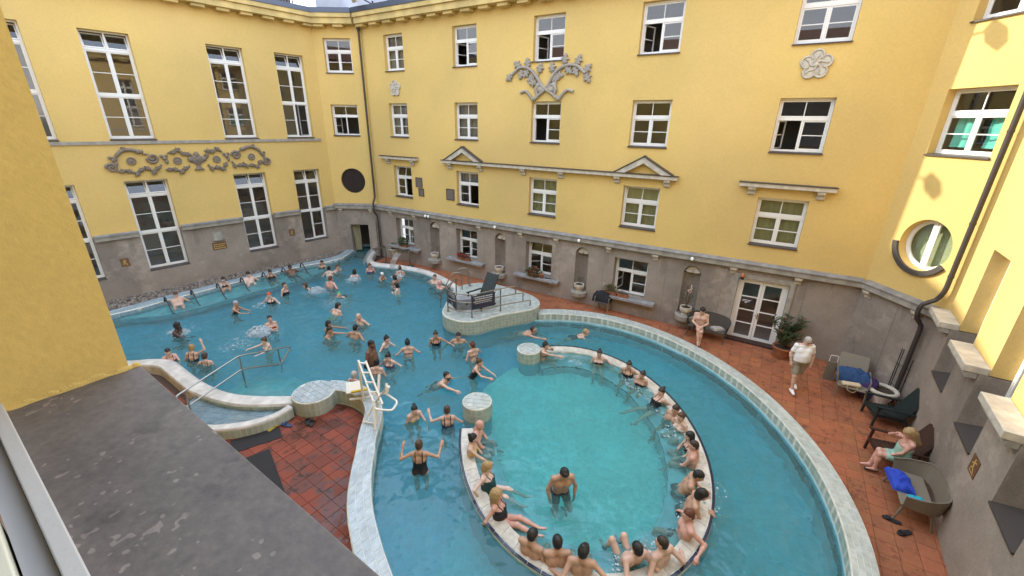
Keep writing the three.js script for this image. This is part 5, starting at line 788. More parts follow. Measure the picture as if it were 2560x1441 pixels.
{ // towel-laden recliner
  const t = thing('recliner', 'wicker recliner loaded with towels in the right corner', 'recliner', [9.66, 0.003, -10.32], -0.62);
  mesh('seat', bx(-0.34, 0.34, 0.34, 0.38, -0.45, 0.5, 0.014), M.wicker, t); mesh('backrest', (() => { const g = bx(-0.34, 0.34, 0, 0.62, -0.02, 0.02, 0.012); g.rotateX(-0.75); g.translate(0, 0.37, -0.44); return g; })(), M.wicker, t);
  for (const [x, z] of [[-1, 0.45], [1, 0.45], [-1, -0.45], [1, -0.45]]) mesh('leg', bar([x * 0.33, 0, z + 0.03 * Math.sign(z)], [x * 0.3, 0.36, z], 0.02, 8), M.wicker, t);
  for (const x of [-1, 1]) mesh('armrest', pipe([[x * 0.34, 0.36, 0.3], [x * 0.37, 0.58, 0.28], [x * 0.37, 0.58, -0.4]], 0.02, 0.05), M.wicker, t);
  crumple('towel', 'dark blue towel spread over the wicker recliner', 'towel', [9.74, 0.52, -10.42], -0.62, 0.8, 0.62, 0.18, clothM(0.02, 0.06, 0.16), 17, 0.4);
  crumple('towel', 'purple towel hanging off the side of the wicker recliner', 'towel', [9.98, 0.42, -10.1], -0.9, 0.34, 0.62, 0.16, clothM(0.045, 0.02, 0.09), 19, 0.7);
  const b = thing('bag', 'cream cloth bag with handles on the front of the recliner', 'bag', [9.42, 0.39, -10.05], -0.35); mesh('body', (() => { const g = new RoundedBoxGeometry(0.44, 0.10, 0.17, 3, 0.045); const p = g.attributes.position; for (let i = 0; i < p.count; i++) p.setY(i, p.getY(i) * (1 + 0.5 * (noise3(p.getX(i) * 12, p.getZ(i) * 12, 4) - 0.5)) + 0.05); g.computeVertexNormals(); return strip(g); })(), clothM(0.62, 0.50, 0.33), b); mesh('handle', tube([[-0.12, 0.05, 0.08], [-0.1, -0.06, 0.14], [0.02, -0.12, 0.15], [0.1, -0.05, 0.14], [0.12, 0.05, 0.08]], 0.011, 26, 6), clothM(0.42, 0.36, 0.2), b);
  const fr = thing('wire_stand', 'small white wire stand at the back of the recliner', 'stand', [9.5, 0.62, -10.95], -0.4); mesh('wire', pipe([[-0.1, 0, 0], [-0.1, 0.2, 0], [0.1, 0.2, 0], [0.1, 0.0, 0]], 0.009, 0.03, 6), M.white, fr); mesh('foot', bx(-0.13, 0.13, -0.62, 0, -0.02, 0.02), M.wicker, fr);
}
// planters
function leafBlade(L, W) { const g = new THREE.PlaneGeometry(W, L, 2, 4), p = g.attributes.position; for (let i = 0; i < p.count; i++) { const v = p.getY(i) / L + 0.5; p.setX(i, p.getX(i) * Math.sin(Math.PI * Math.min(0.97, v * 0.94 + 0.05)) * 1.1); p.setY(i, v * L); p.setZ(i, Math.abs(p.getX(i)) * 0.25 - 0.18 * L * v * v); } g.computeVertexNormals(); return strip(g); }
function plantLeaves(parent, n, fn, L, W, mats, name = 'leaves') {   // fn(k) -> {p, dir}
  const base = leafBlade(1, 1), per = mats.map(() => []);
  for (let k = 0; k < n; k++) { const { p, d, s = 1 } = fn(k), g = base.clone(); g.scale(W * s, L * s, L * s); g.rotateY(R() * 6.28); g.applyQuaternion(new THREE.Quaternion().setFromUnitVectors(V3(0, 1, 0), V3(...d).normalize())); g.translate(...p); per[(R() * mats.length) | 0].push(g); }
  per.forEach((a, i) => a.length && mesh(name, merge(a), mats[i], parent));
}
{ // oleander
  const t = thing('potted_oleander', 'oleander bush in a terracotta pot beside the white double door', 'potted plant', [8.90, 0.003, -12.32]);
  mesh('pot', lathe([[0.001, 0.03], [0.17, 0.03], [0.19, 0.0], [0.22, 0.0], [0.27, 0.30], [0.31, 0.31], [0.31, 0.37], [0.27, 0.37], [0.25, 0.31], [0.001, 0.31]]), M.potTerra, t); mesh('soil', lathe([[0.26, 0.315], [0.001, 0.33]]), M.soil, t); mesh('saucer', lathe([[0.001, 0.002], [0.27, 0.002], [0.29, 0.03], [0.27, 0.03], [0.25, 0.012]]), M.potTerra, t);
  const tips = []; for (let k = 0; k < 15; k++) { const a = k * 2.4, r = 0.12 + 0.42 * R(), h = 0.75 + 0.75 * R(); const tip = [Math.cos(a) * r - 0.05, h, Math.sin(a) * r * 0.7]; tips.push(tip); mesh('stem', tube([[Math.cos(a) * 0.05, 0.3, Math.sin(a) * 0.05], [tip[0] * 0.45, lerp(0.3, h, 0.55), tip[2] * 0.45], tip], 0.009, 10, 5), M.stem, t); }
  plantLeaves(t, 620, k => { const q = tips[k % 15], u = 0.35 + 0.65 * R(), a = R() * 6.28; return { p: [q[0] * u + 0.03 * Math.cos(a), lerp(0.3, q[1], u), q[2] * u + 0.03 * Math.sin(a)], d: [Math.cos(a), 0.35 + 0.7 * R(), Math.sin(a)], s: 0.7 + 0.6 * R() }; }, 0.15, 0.03, M.leaf);
  plantLeaves(t, 22, k => { const q = tips[k % 3]; return { p: [q[0] + 0.04 * (R() - 0.5), q[1] + 0.04 * R(), q[2] + 0.04 * (R() - 0.5)], d: [R() - 0.5, 0.8, R() - 0.5] }; }, 0.035, 0.03, [M.petal], 'blossom');
}
{ // urn by the far corner
  const t = thing('garden_urn', 'pale stone urn with a small plant in the far corner by the rain pipe', 'urn', [-6.40, 0.003, -22.25]);
  mesh('pot', lathe([[0.001, 0], [0.16, 0.0], [0.17, 0.04], [0.08, 0.09], [0.07, 0.16], [0.17, 0.24], [0.23, 0.38], [0.25, 0.52], [0.33, 0.56], [0.34, 0.61], [0.29, 0.62], [0.26, 0.55], [0.001, 0.55]]), M.potStone, t); mesh('soil', lathe([[0.27, 0.56], [0.001, 0.58]]), M.soil, t);
  plantLeaves(t, 150, k => { const a = R() * 6.28, r = 0.2 * R(); return { p: [Math.cos(a) * r, 0.58 + 0.32 * R(), Math.sin(a) * r], d: [Math.cos(a), 0.9, Math.sin(a)], s: 0.8 }; }, 0.11, 0.05, M.leaf); for (let k = 0; k < 7; k++) mesh('stem', tube([[0, 0.56, 0], [0.05 * Math.cos(k), 0.75, 0.05 * Math.sin(k)], [0.16 * Math.cos(k), 0.92, 0.16 * Math.sin(k)]], 0.008, 8, 5), M.stem, t);
}
{ // bowls in the niches
  const nx = [4.07, 7.985, 11.97, 16.2], lbs = ['pale stone bowl with soil in the leftmost shell niche', 'pale stone bowl with soil in the second shell niche from the left', 'pale stone bowl with a bare dark plant in the third shell niche', 'pale stone bowl with a spindly plant in the shell niche above the seated man'];
  nx.forEach((x, i) => {
    const w = [F1.o[0] + 0.8521 * x - 0.5234 * 0.13, 0.548, F1.o[1] + 0.5234 * x + 0.8521 * 0.13], t = thing('stone_bowl', lbs[i], 'planter', w, 0, 'stone bowls in the niches');
    mesh('pot', lathe([[0.001, 0], [0.14, 0.0], [0.145, 0.025], [0.1, 0.04], [0.13, 0.07], [0.2, 0.16], [0.215, 0.24], [0.20, 0.30], [0.21, 0.315], [0.17, 0.315], [0.165, 0.28], [0.001, 0.28]], 24), M.potStone, t); mesh('soil', lathe([[0.17, 0.285], [0.001, 0.295]]), M.soil, t);
    if (i > 1) { for (let k = 0; k < (i === 2 ? 3 : 7); k++) { const a = k * 2.3 + i; const tip = [0.12 * Math.cos(a) + 0.05, 0.62 + 0.5 * (i === 3) * R(), 0.08 * Math.sin(a)]; mesh('stem', tube([[0.02 * Math.cos(a), 0.28, 0.02 * Math.sin(a)], [tip[0] * 0.4, 0.45, tip[2] * 0.5], tip], 0.008, 8, 5), M.stem, t); } plantLeaves(t, i === 2 ? 26 : 70, k => { const a = R() * 6.28; return { p: [0.16 * Math.cos(a), 0.45 + (i === 3 ? 0.65 : 0.25) * R(), 0.1 * Math.sin(a)], d: [Math.cos(a), 0.5, Math.sin(a)], s: 0.7 }; }, 0.07, 0.04, M.leaf); if (i === 3) plantLeaves(t, 20, k => ({ p: [0.14 * (R() - 0.3), 0.85 + 0.25 * R(), 0.1 * (R() - 0.5)], d: [R() - 0.5, 0.6, R() - 0.5] }), 0.05, 0.045, [M.petalPale], 'blossom'); }
  });
}
{ // window boxes on the stone shelves
  const put = (x, y, z) => [F1.o[0] + 0.8521 * x - 0.5234 * z, y, F1.o[1] + 0.5234 * x + 0.8521 * z];
  const box = (name, label, x, y, L, potM, fn) => { const t = thing(name, label, 'potted plant', put(x, y, 0.2), -0.5508); if (potM) { mesh('pot', merge([bx(-L / 2, L / 2, 0.002, 0.14, -0.08, 0.08, 0.012), bx(-L / 2 - 0.01, L / 2 + 0.01, 0.12, 0.145, -0.09, 0.09, 0.006)]), potM, t); mesh('soil', bx(-L / 2 + 0.015, L / 2 - 0.015, 0.14, 0.15, -0.07, 0.07), M.soil, t); } fn(t); return t; };
  const bush = (t, n, rx, ry, rz, y, L, W, mats) => plantLeaves(t, n, k => { const a = R() * 6.28, b = R() * 3.14, r = Math.pow(R(), 0.4); return { p: [rx * r * Math.cos(a) * Math.sin(b), y + ry * r * Math.cos(b), rz * r * Math.sin(a) * Math.sin(b)], d: [Math.cos(a) * Math.sin(b), Math.cos(b) + 0.3, Math.sin(a) * Math.sin(b)] }; }, L, W, mats);
  box('window_box', 'bushy green window box on the leftmost stone shelf', 2.0, 0.862, 0.5, M.potTerra, t => bush(t, 260, 0.3, 0.2, 0.16, 0.26, 0.09, 0.05, M.leaf));
  box('window_box', 'window box with red flowers on the second stone shelf', 6.0, 0.842, 0.7, M.potTerra, t => { bush(t, 160, 0.4, 0.12, 0.13, 0.2, 0.08, 0.04, [M.leaf[2], M.leaf[0]]); plantLeaves(t, 130, k => ({ p: [0.8 * (R() - 0.5), 0.2 + 0.12 * R(), 0.05 + 0.14 * (R() - 0.4)], d: [R() - 0.5, 0.5, R() - 0.2] }), 0.05, 0.045, [M.petal], 'blossom'); });
  box('window_box', 'round leafy shrub in a pot on the third stone shelf', 9.85, 0.782, 0.4, M.potTerra, t => bush(t, 420, 0.36, 0.2, 0.2, 0.2, 0.09, 0.05, [M.leaf[1], M.leaf[1], M.leaf[0], M.petal]));
  const p2 = box('flower_pot', 'small terracotta pot beside the shrub on the third stone shelf', 10.25, 0.782, 0.1, null, t => mesh('pot', lathe([[0.001, 0.002], [0.07, 0.002], [0.1, 0.16], [0.115, 0.165], [0.115, 0.19], [0.09, 0.19], [0.001, 0.15]]), M.potTerra, t));
  const bk = thing('book', 'closed book with pale pages lying on the third stone shelf', 'book', put(10.55, 0.782, 0.2), -0.3); mesh('cover', merge([bx(-0.11, 0.11, 0.002, 0.007, -0.08, 0.08), bx(-0.11, 0.11, 0.035, 0.04, -0.08, 0.08)]), M.boardDark, bk); mesh('pages', bx(-0.105, 0.105, 0.007, 0.035, -0.075, 0.075), M.white, bk);
  box('window_box', 'straw coloured plant in a long pot on the fourth stone shelf', 13.35, 0.722, 0.5, M.potTerra, t => bush(t, 240, 0.3, 0.16, 0.16, 0.2, 0.1, 0.02, [M.leaf[1], clothM(0.22, 0.15, 0.05)]));
  box('window_box', 'bare terracotta trough on the fourth stone shelf', 13.85, 0.722, 0.42, M.potTerra, t => bush(t, 40, 0.18, 0.06, 0.06, 0.16, 0.06, 0.02, [M.leaf[0]]));
}
{ // white planter in the right corner
  const t = thing('white_planter', 'round white planter with a thick rim behind the green armchair', 'planter', [10.15, 0.003, -9.85]);
  mesh('pot', lathe([[0.001, 0.0], [0.2, 0.0], [0.18, 0.08], [0.24, 0.2], [0.28, 0.34]]), M.white, t); mesh('rim', strip(new THREE.TorusGeometry(0.30, 0.055, 12, 40).rotateX(Math.PI / 2).translate(0, 0.40, 0)), M.potStone, t); mesh('soil', lathe([[0.29, 0.36], [0.001, 0.37]]), M.soil, t);
}
// slippers and sandals
function slipper(name, label, pos, turn, m, group) { const t = thing(name, label, 'sandal', pos, turn, group); const s = new THREE.Shape(); s.moveTo(-0.035, -0.13); s.bezierCurveTo(-0.05, -0.02, -0.06, 0.06, -0.035, 0.12); s.bezierCurveTo(-0.01, 0.15, 0.03, 0.15, 0.042, 0.1); s.bezierCurveTo(0.05, 0.02, 0.04, -0.05, 0.035, -0.13); s.bezierCurveTo(0.02, -0.155, -0.02, -0.155, -0.035, -0.13); const g = new THREE.ExtrudeGeometry(s, { depth: 0.016, bevelEnabled: true, bevelThickness: 0.005, bevelSize: 0.004, bevelSegments: 2 }); g.rotateX(-Math.PI / 2); g.translate(0, 0.006, 0); mesh('sole', uvM(g), m, t); const st = new THREE.TorusGeometry(0.046, 0.012, 6, 14, Math.PI); st.scale(1, 0.95, 3.2); st.translate(0.002, 0.022, -0.055); mesh('strap', strip(st), m, t); return t; }
slipper('slipper', 'black slipper lying nearer the tan bench', [7.37, 0.003, -6.06], 0.9, M.rubber); slipper('slipper', 'black slipper lying apart towards the white rod', [7.38, 0.003, -5.78], 1.75, M.rubber);
slipper('slipper', 'dark slipper standing left in the pair below the round platform', [-5.03, 0.012, -8.62], 0.5, M.rubber); slipper('slipper', 'dark slipper standing right in the pair below the round platform', [-4.9, 0.012, -8.58], 0.3, M.rubber);
const mBlue = std({ color: lin(0.03, 0.05, 0.12), roughness: 0.6 }), mYel = std({ color: lin(0.40, 0.28, 0.03), roughness: 0.6 });
slipper('slipper', 'yellow sandal nearer the foot basin', [-5.84, 0.012, -8.52], -0.6, mYel); slipper('slipper', 'yellow sandal lying towards the dark mat', [-5.75, 0.012, -8.38], -0.3, mYel);
slipper('slipper', 'dark blue sandal beside the yellow pair', [-5.58, 0.012, -8.57], 1.1, mBlue); slipper('slipper', 'dark blue sandal lying outermost from the basin', [-5.47, 0.012, -8.47], 1.4, mBlue); slipper('slipper', 'dark sandal tucked against the round platform', [-5.66, 0.012, -8.80], 1.2, mBlue); slipper('slipper', 'dark sandal half under the basin rim', [-5.74, 0.012, -8.72], 1.0, mBlue);
// mats
one('floor_mat', slabXZ([[-6.5, -7.9], [-5.62, -8.42], [-5.36, -8.06], [-6.2, -7.5]], null, 0.011, 0.022, 0.003), M.rubber, 'dark rubber mat next to the foot basin', 'mat', 'dark mats on the red terrace');
one('floor_mat', slabXZ([[-5.95, -7.28], [-5.47, -7.68], [-4.40, -6.35], [-4.9, -5.9]], null, 0.011, 0.022, 0.003), M.rubber, 'dark rubber mat partly hidden by the window sill', 'mat', 'dark mats on the red terrace');
{ const t = thing('pole', 'thin grey and white pole lying along the foot of the right wall', 'pole', [0, 0, 0]); mesh('shaft', bar([8.45, 0.02, -6.31], [7.95, 0.02, -5.55], 0.013), M.stoneLight, t); mesh('grip', bar([7.95, 0.02, -5.55], [7.66, 0.02, -5.12], 0.015), M.white, t); }
// handrail over the coping
{
  const t = thing('entry_handrail', 'steel handrail stepping over the coping into the water', 'railing');
  const A = [-7.95, -8.72], B = [-7.50, -10.2], Cc = [-6.97, -11.15], E = [-6.75, -11.5];
  mesh('rail', pipe([[A[0] + 0.1, 0.35, A[1] + 0.35], [A[0] - 0.05, 0.80, A[1] + 0.25], [B[0], 0.92, B[1]], [E[0], 0.52, E[1]], [Cc[0], 0.1, Cc[1]], [B[0], 0.5, B[1]], [A[0], 0.4, A[1] + 0.2]].map((p, i) => p), 0.022, 0.09), M.steel, t);
  mesh('post', bar([A[0] + 0.05, 0.08, A[1] + 0.05], [A[0] + 0.05, 0.78, A[1] + 0.05], 0.024), M.steel, t); mesh('post', bar([B[0], -0.3, B[1]], [B[0], 0.92, B[1]], 0.024), M.steel, t); mesh('post', bar([Cc[0], -0.5, Cc[1]], [Cc[0], 0.6, Cc[1]], 0.024), M.steel, t);
}
// arched bars of the water loungers
{
  const foot = [[-13.4, -15.2], [-12.75, -15.95], [-12.3, -16.85], [-11.72, -17.68], [-11.15, -18.42], [-10.5, -19.2], [-10.05, -20.05]], top = [[-13.66, -15.35], [-13.15, -16.1], [-12.62, -16.9], [-12.05, -17.65], [-11.5, -18.4], [-10.95, -19.1], [-10.42, -19.85]], ord = ['first', 'second', 'third', 'fourth', 'fifth', 'sixth', 'seventh'];
  foot.forEach((f, i) => { const q = top[i], dx = (f[0] - q[0]), dz = (f[1] - q[1]), l = Math.hypot(dx, dz) || 1, nx = 0.76, nz = 0.65; const t = thing('lounger_bar', `dark arched neck bar of the water loungers, ${ord[i]} from the left`, 'grab bar', [0, 0, 0], 0, 'arched bars of the water loungers'); mesh('bar', tube([[q[0] - nx * 0.05, 0.30, q[1] - nz * 0.05], [q[0] + nx * 0.05, 0.46, q[1] + nz * 0.05], [q[0] + nx * 0.25, 0.46, q[1] + nz * 0.25], [q[0] + nx * 0.55, 0.2, q[1] + nz * 0.55], [q[0] + nx * 0.95, -0.1, q[1] + nz * 0.95]], 0.026, 40, 8), M.pipe, t); mesh('foot_plate', bar([q[0] + nx * 0.95, -0.105, q[1] + nz * 0.95], [q[0] + nx * 0.95, -0.085, q[1] + nz * 0.95], 0.06, 14), M.pipe, t); mesh('spout', bar([q[0] - nx * 0.05, 0.31, q[1] - nz * 0.05], [q[0] - nx * 0.07, 0.25, q[1] - nz * 0.07], 0.035, 10, 0.045), M.pipe, t); });
}
// fan-spout fountains
{
  const sheetM = phy({ color: lin(0.85, 0.86, 0.86), transmission: 0.85, thickness: 0, roughness: 0.35, ior: 1.33, side: THREE.DoubleSide, bumpMap: T.wave, bumpScale: 0.01 });
  for (const [x, z, lb, dx, dz] of [[-6.66, -21.4, 'fountain post with a falling sheet of water, the one nearer the corner', -0.85, 0.55], [-5.32, -21.0, 'fountain post with a falling sheet of water, the one nearer the niches', -0.62, 0.78]]) {
    const t = thing('fountain_post', lb, 'fountain', [x, 0.003, z], 0, 'fan-spout fountain posts');
    mesh('post', merge([bar([0, 0, 0], [0, 0.9, 0], 0.045, 12), lathe([[0.2, 0.0], [0.2, 0.03], [0.05, 0.05]])]), M.steel, t);
    const px = -dz, pz = dx; const sp = new THREE.BufferGeometry(), P = [[0.05 * px, 0.95, 0.05 * pz], [-0.05 * px, 0.95, -0.05 * pz], [dx * 0.6 + 0.22 * px, 0.86, dz * 0.6 + 0.22 * pz], [dx * 0.6 - 0.22 * px, 0.86, dz * 0.6 - 0.22 * pz]], Q = P.map(p => [p[0], p[1] - 0.03, p[2]]), v = [...P, ...Q].flat(); sp.setAttribute('position', new THREE.Float32BufferAttribute(v, 3)); sp.setIndex([0, 2, 1, 1, 2, 3, 4, 5, 6, 5, 7, 6, 0, 4, 2, 4, 6, 2, 1, 3, 5, 5, 3, 7, 2, 6, 3, 6, 7, 3, 0, 1, 4, 1, 5, 4]); const s2 = uvM(sp); s2.computeVertexNormals(); mesh('spout', s2, M.steel, t);
    const n = 14, w = 8, pos = [], idx = []; for (let i = 0; i <= n; i++) for (let j = 0; j <= w; j++) { const u = i / n, q = j / w * 2 - 1, f = 0.58 + 0.62 * u, y = 0.855 - 0.76 * u * u, hw = 0.22 * (1 - 0.1 * u), wob = 0.02 * (noise3(j * 1.1, i * 0.6, 3) - 0.5); pos.push(dx * (f + wob) + px * hw * q, y, dz * (f + wob) + pz * hw * q); } for (let i = 0; i < n; i++) for (let j = 0; j < w; j++) { const a = i * (w + 1) + j; idx.push(a, a + w + 1, a + 1, a + 1, a + w + 1, a + w + 2); }
    const g = new THREE.BufferGeometry(); g.setAttribute('position', new THREE.Float32BufferAttribute(pos, 3)); g.setIndex(idx); g.computeVertexNormals(); g.setAttribute('uv', new THREE.Float32BufferAttribute(pos.flatMap((_, k) => k % 3 === 0 ? [pos[k] + pos[k + 2], pos[k + 1]] : []), 2)); mesh('water_sheet', g, sheetM, t);
    SPLASH.push([x + dx * 1.25, z + dz * 1.25, 0.35, 0.12]);
  }
}
// pool lift
{
  const t = thing('pool_lift', 'white pool lift frame with a yellow plastic seat on the winding kerb', 'pool lift', [0, CT + 0.015, 0]);
  const m = std({ color: lin(0.74, 0.70, 0.62), roughness: 0.4 });
  mesh('upright', beam([-3.70, 0, -8.96], [-3.70, 1.16, -8.96], 0.05, 0.05), m, t);
  mesh('upright', beam([-3.10, 0.0, -8.05], [-3.10, 1.0, -8.6], 0.055, 0.055), m, t); mesh('foot', beam([-3.06, 0, -7.86], [-3.12, 0.62, -8.12], 0.055, 0.055), m, t);
  mesh('brace', beam([-3.40, 0, -8.08], [-3.12, 0.5, -8.2], 0.035, 0.035), m, t); mesh('brace', beam([-3.40, 0.05, -8.08], [-3.08, 0.06, -8.0], 0.03, 0.03), m, t);
  const lad = [[-3.70, 1.16, -8.96], [-3.15, 0.42, -8.2]], lad2 = [[-3.60, 0.86, -8.98], [-3.15, 0.25, -8.25]]; mesh('arm', beam(...lad, 0.045, 0.05), m, t); mesh('arm', beam(lad[0].map((v, i) => v + [0.2, 0.02, 0.06][i]), lad[1].map((v, i) => v + [0.2, 0.05, 0.02][i]), 0.045, 0.05), m, t);
  for (let k = 0; k < 5; k++) { const u = 0.06 + k * 0.22, p = lad[0].map((v, i) => lerp(v, lad[1][i], u)), q = lad[0].map((v, i) => lerp(v + [0.2, 0.02, 0.06][i], lad[1][i] + [0.2, 0.05, 0.02][i], u)); mesh('rung', beam(p, q, 0.05, 0.03), m, t); }
  mesh('foot', beam([-4.05, 0.02, -8.95], [-3.5, 0.02, -9.1], 0.045, 0.045), m, t);
  const seat = (() => { const g = new RoundedBoxGeometry(0.42, 0.06, 0.34, 3, 0.03); const p = g.attributes.position; for (let i = 0; i < p.count; i++) p.setY(i, p.getY(i) + 0.25 * p.getZ(i) * p.getZ(i) * 3 + 0.2 * p.getX(i) ** 2); g.computeVertexNormals(); g.rotateX(-0.5); g.rotateY(0.35); g.translate(-3.82, 0.16, -9.12); return strip(g); })(); const sp = mesh('seat', seat, std({ color: lin(0.60, 0.40, 0.03), roughness: 0.45 }), t); sp.userData.label = 'yellow plastic seat';
  mesh('backrest', (() => { const g = new RoundedBoxGeometry(0.40, 0.3, 0.04, 3, 0.02); g.rotateX(-0.9); g.rotateY(0.35); g.translate(-4.0, 0.22, -9.2); return strip(g); })(), m, t);
  mesh('handle_loop', pipe([[-3.2, 0.62, -8.35], [-2.98, 0.55, -8.5], [-2.62, 0.48, -8.28], [-2.68, 0.42, -8.02], [-3.08, 0.45, -8.02], [-3.22, 0.58, -8.3]], 0.026, 0.09), m, t);
  mesh('winch', merge([bar([-2.92, 0.62, -8.4], [-2.86, 0.80, -8.42], 0.05, 14), bar([-2.9, 0.8, -8.42], [-2.9, 0.86, -8.46], 0.03)]), m, t); mesh('winch_handle', beam([-3.12, 0.5, -8.2], [-2.92, 0.74, -8.4], 0.03, 0.03), M.steel, t);
}
// wall signs
{
  const fig = (f, cx, cy, s, z, zt) => { const g = [ell(cx - 0.02 * s, cy + 0.32 * s, z, 0.07 * s, 0.07 * s, 0.004, 10, 5)]; const L = (a, b, w) => { const l = Math.hypot(b[0] - a[0], b[1] - a[1]), q = bx(0, l * s, -w * s, w * s, z - 0.001, z + 0.003); q.rotateZ(Math.atan2(b[1] - a[1], b[0] - a[0])); q.translate(cx + a[0] * s, cy + a[1] * s, 0); return q; }; g.push(L([-0.02, 0.24], [0.0, -0.05], 0.06), L([0, -0.05], [0.22, -0.3], 0.035), L([0, -0.05], [-0.25, -0.22], 0.035), L([-0.02, 0.18], [-0.28, 0.05], 0.03), L([-0.02, 0.18], [0.22, 0.28], 0.03), L([-0.3, -0.34], [0.3, -0.36], 0.02)); return merge(g); };
  const sq = (f, x0, x1, y0, y1, z, lb) => { const t = thing('wall_sign', lb, 'sign', [f.o[0], 0, f.o[1]], f.turn, 'brown figure signs'); mesh('board', bx(x0, x1, y0, y1, z + 0.001, z + 0.012), M.sign, t); mesh('figure', fig(f, (x0 + x1) / 2, (y0 + y1) / 2, (x1 - x0) * 1.05, z + 0.0135), M.signInk, t); };
  sq(F2, -9.14, -8.87, 1.46, 1.79, 0.05, 'brown sign with a yellow figure left of the tall lower window'); sq(F2, -2.62, -2.35, 1.54, 1.88, 0.05, 'brown sign with a yellow figure between the two far lower windows'); sq(F5, 4.6, 4.93, 1.5, 1.84, 0.13, 'brown sign with a yellow figure on the right wall above the tan bench');
  const t = thing('text_sign', 'brown lettered sign at the middle of the left wall', 'sign', [F2.o[0], 0, F2.o[1]], F2.turn); mesh('board', bx(-5.98, -5.43, 1.49, 1.82, 0.051, 0.062), M.sign, t); const ln = []; for (let i = 0; i < 3; i++) { let x = -5.93; while (x < -5.5) { const w = 0.03 + 0.05 * R(); ln.push(bx(x, x + w, 1.73 - i * 0.09 - 0.018, 1.73 - i * 0.09 + 0.018, 0.062, 0.0635)); x += w + 0.02; } } mesh('print', merge(ln), M.signInk, t);
  const t3 = thing('wall_lamp', 'half round pale wall lamp above the lettered sign', 'lamp', [F2.o[0], 0, F2.o[1]], F2.turn); mesh('shade', (() => { const g = new THREE.CylinderGeometry(0.2, 0.24, 0.36, 20, 1, false, -Math.PI / 2, Math.PI); g.scale(1, 1, 0.45); g.translate(-5.68, 2.1, 0.05); return strip(g); })(), M.stoneTrim, t3);
}
// floodlights on the roof edge
{
  const m = std({ color: lin(0.70, 0.68, 0.62), roughness: 0.5 });
  const fl = (x, out, y, lb, tw) => { const t = thing('floodlight', lb, 'floodlight', [F1.o[0], 0, F1.o[1]], F1.turn, 'floodlights on brackets along the roof edge'); const c = [x, y, out]; const h = bx(-0.24, 0.24, -0.14, 0.14, -0.17, 0.17, 0.04); h.rotateX(0.5); h.rotateY(tw); h.translate(...c); mesh('housing', h, m, t); const l = bx(-0.2, 0.2, -0.1, 0.1, 0.171, 0.176); l.rotateX(0.5); l.rotateY(tw); l.translate(...c); mesh('lens', l, std({ color: lin(0.35, 0.33, 0.28), roughness: 0.15 }), t); mesh('bracket', merge([bar([x + 0.05, y + 0.05, out - 0.1], [x + 0.5, 11.82, 0.3], 0.025), bar([x + 0.5, 11.8, 0.3], [x + 0.5, 11.95, 0.3], 0.04)]), M.iron, t); };
  fl(0.85, 0.75, 12.05, 'white floodlight on a bracket above the far corner of the roof', -0.3);
  fl(15.6, 0.95, 12.3, 'floodlight over the roof edge nearest the right corner, casting the upper shadow', 0.2); fl(9.8, 0.9, 12.1, 'floodlight over the middle of the roof edge, casting the lower shadow', 0.2);
}
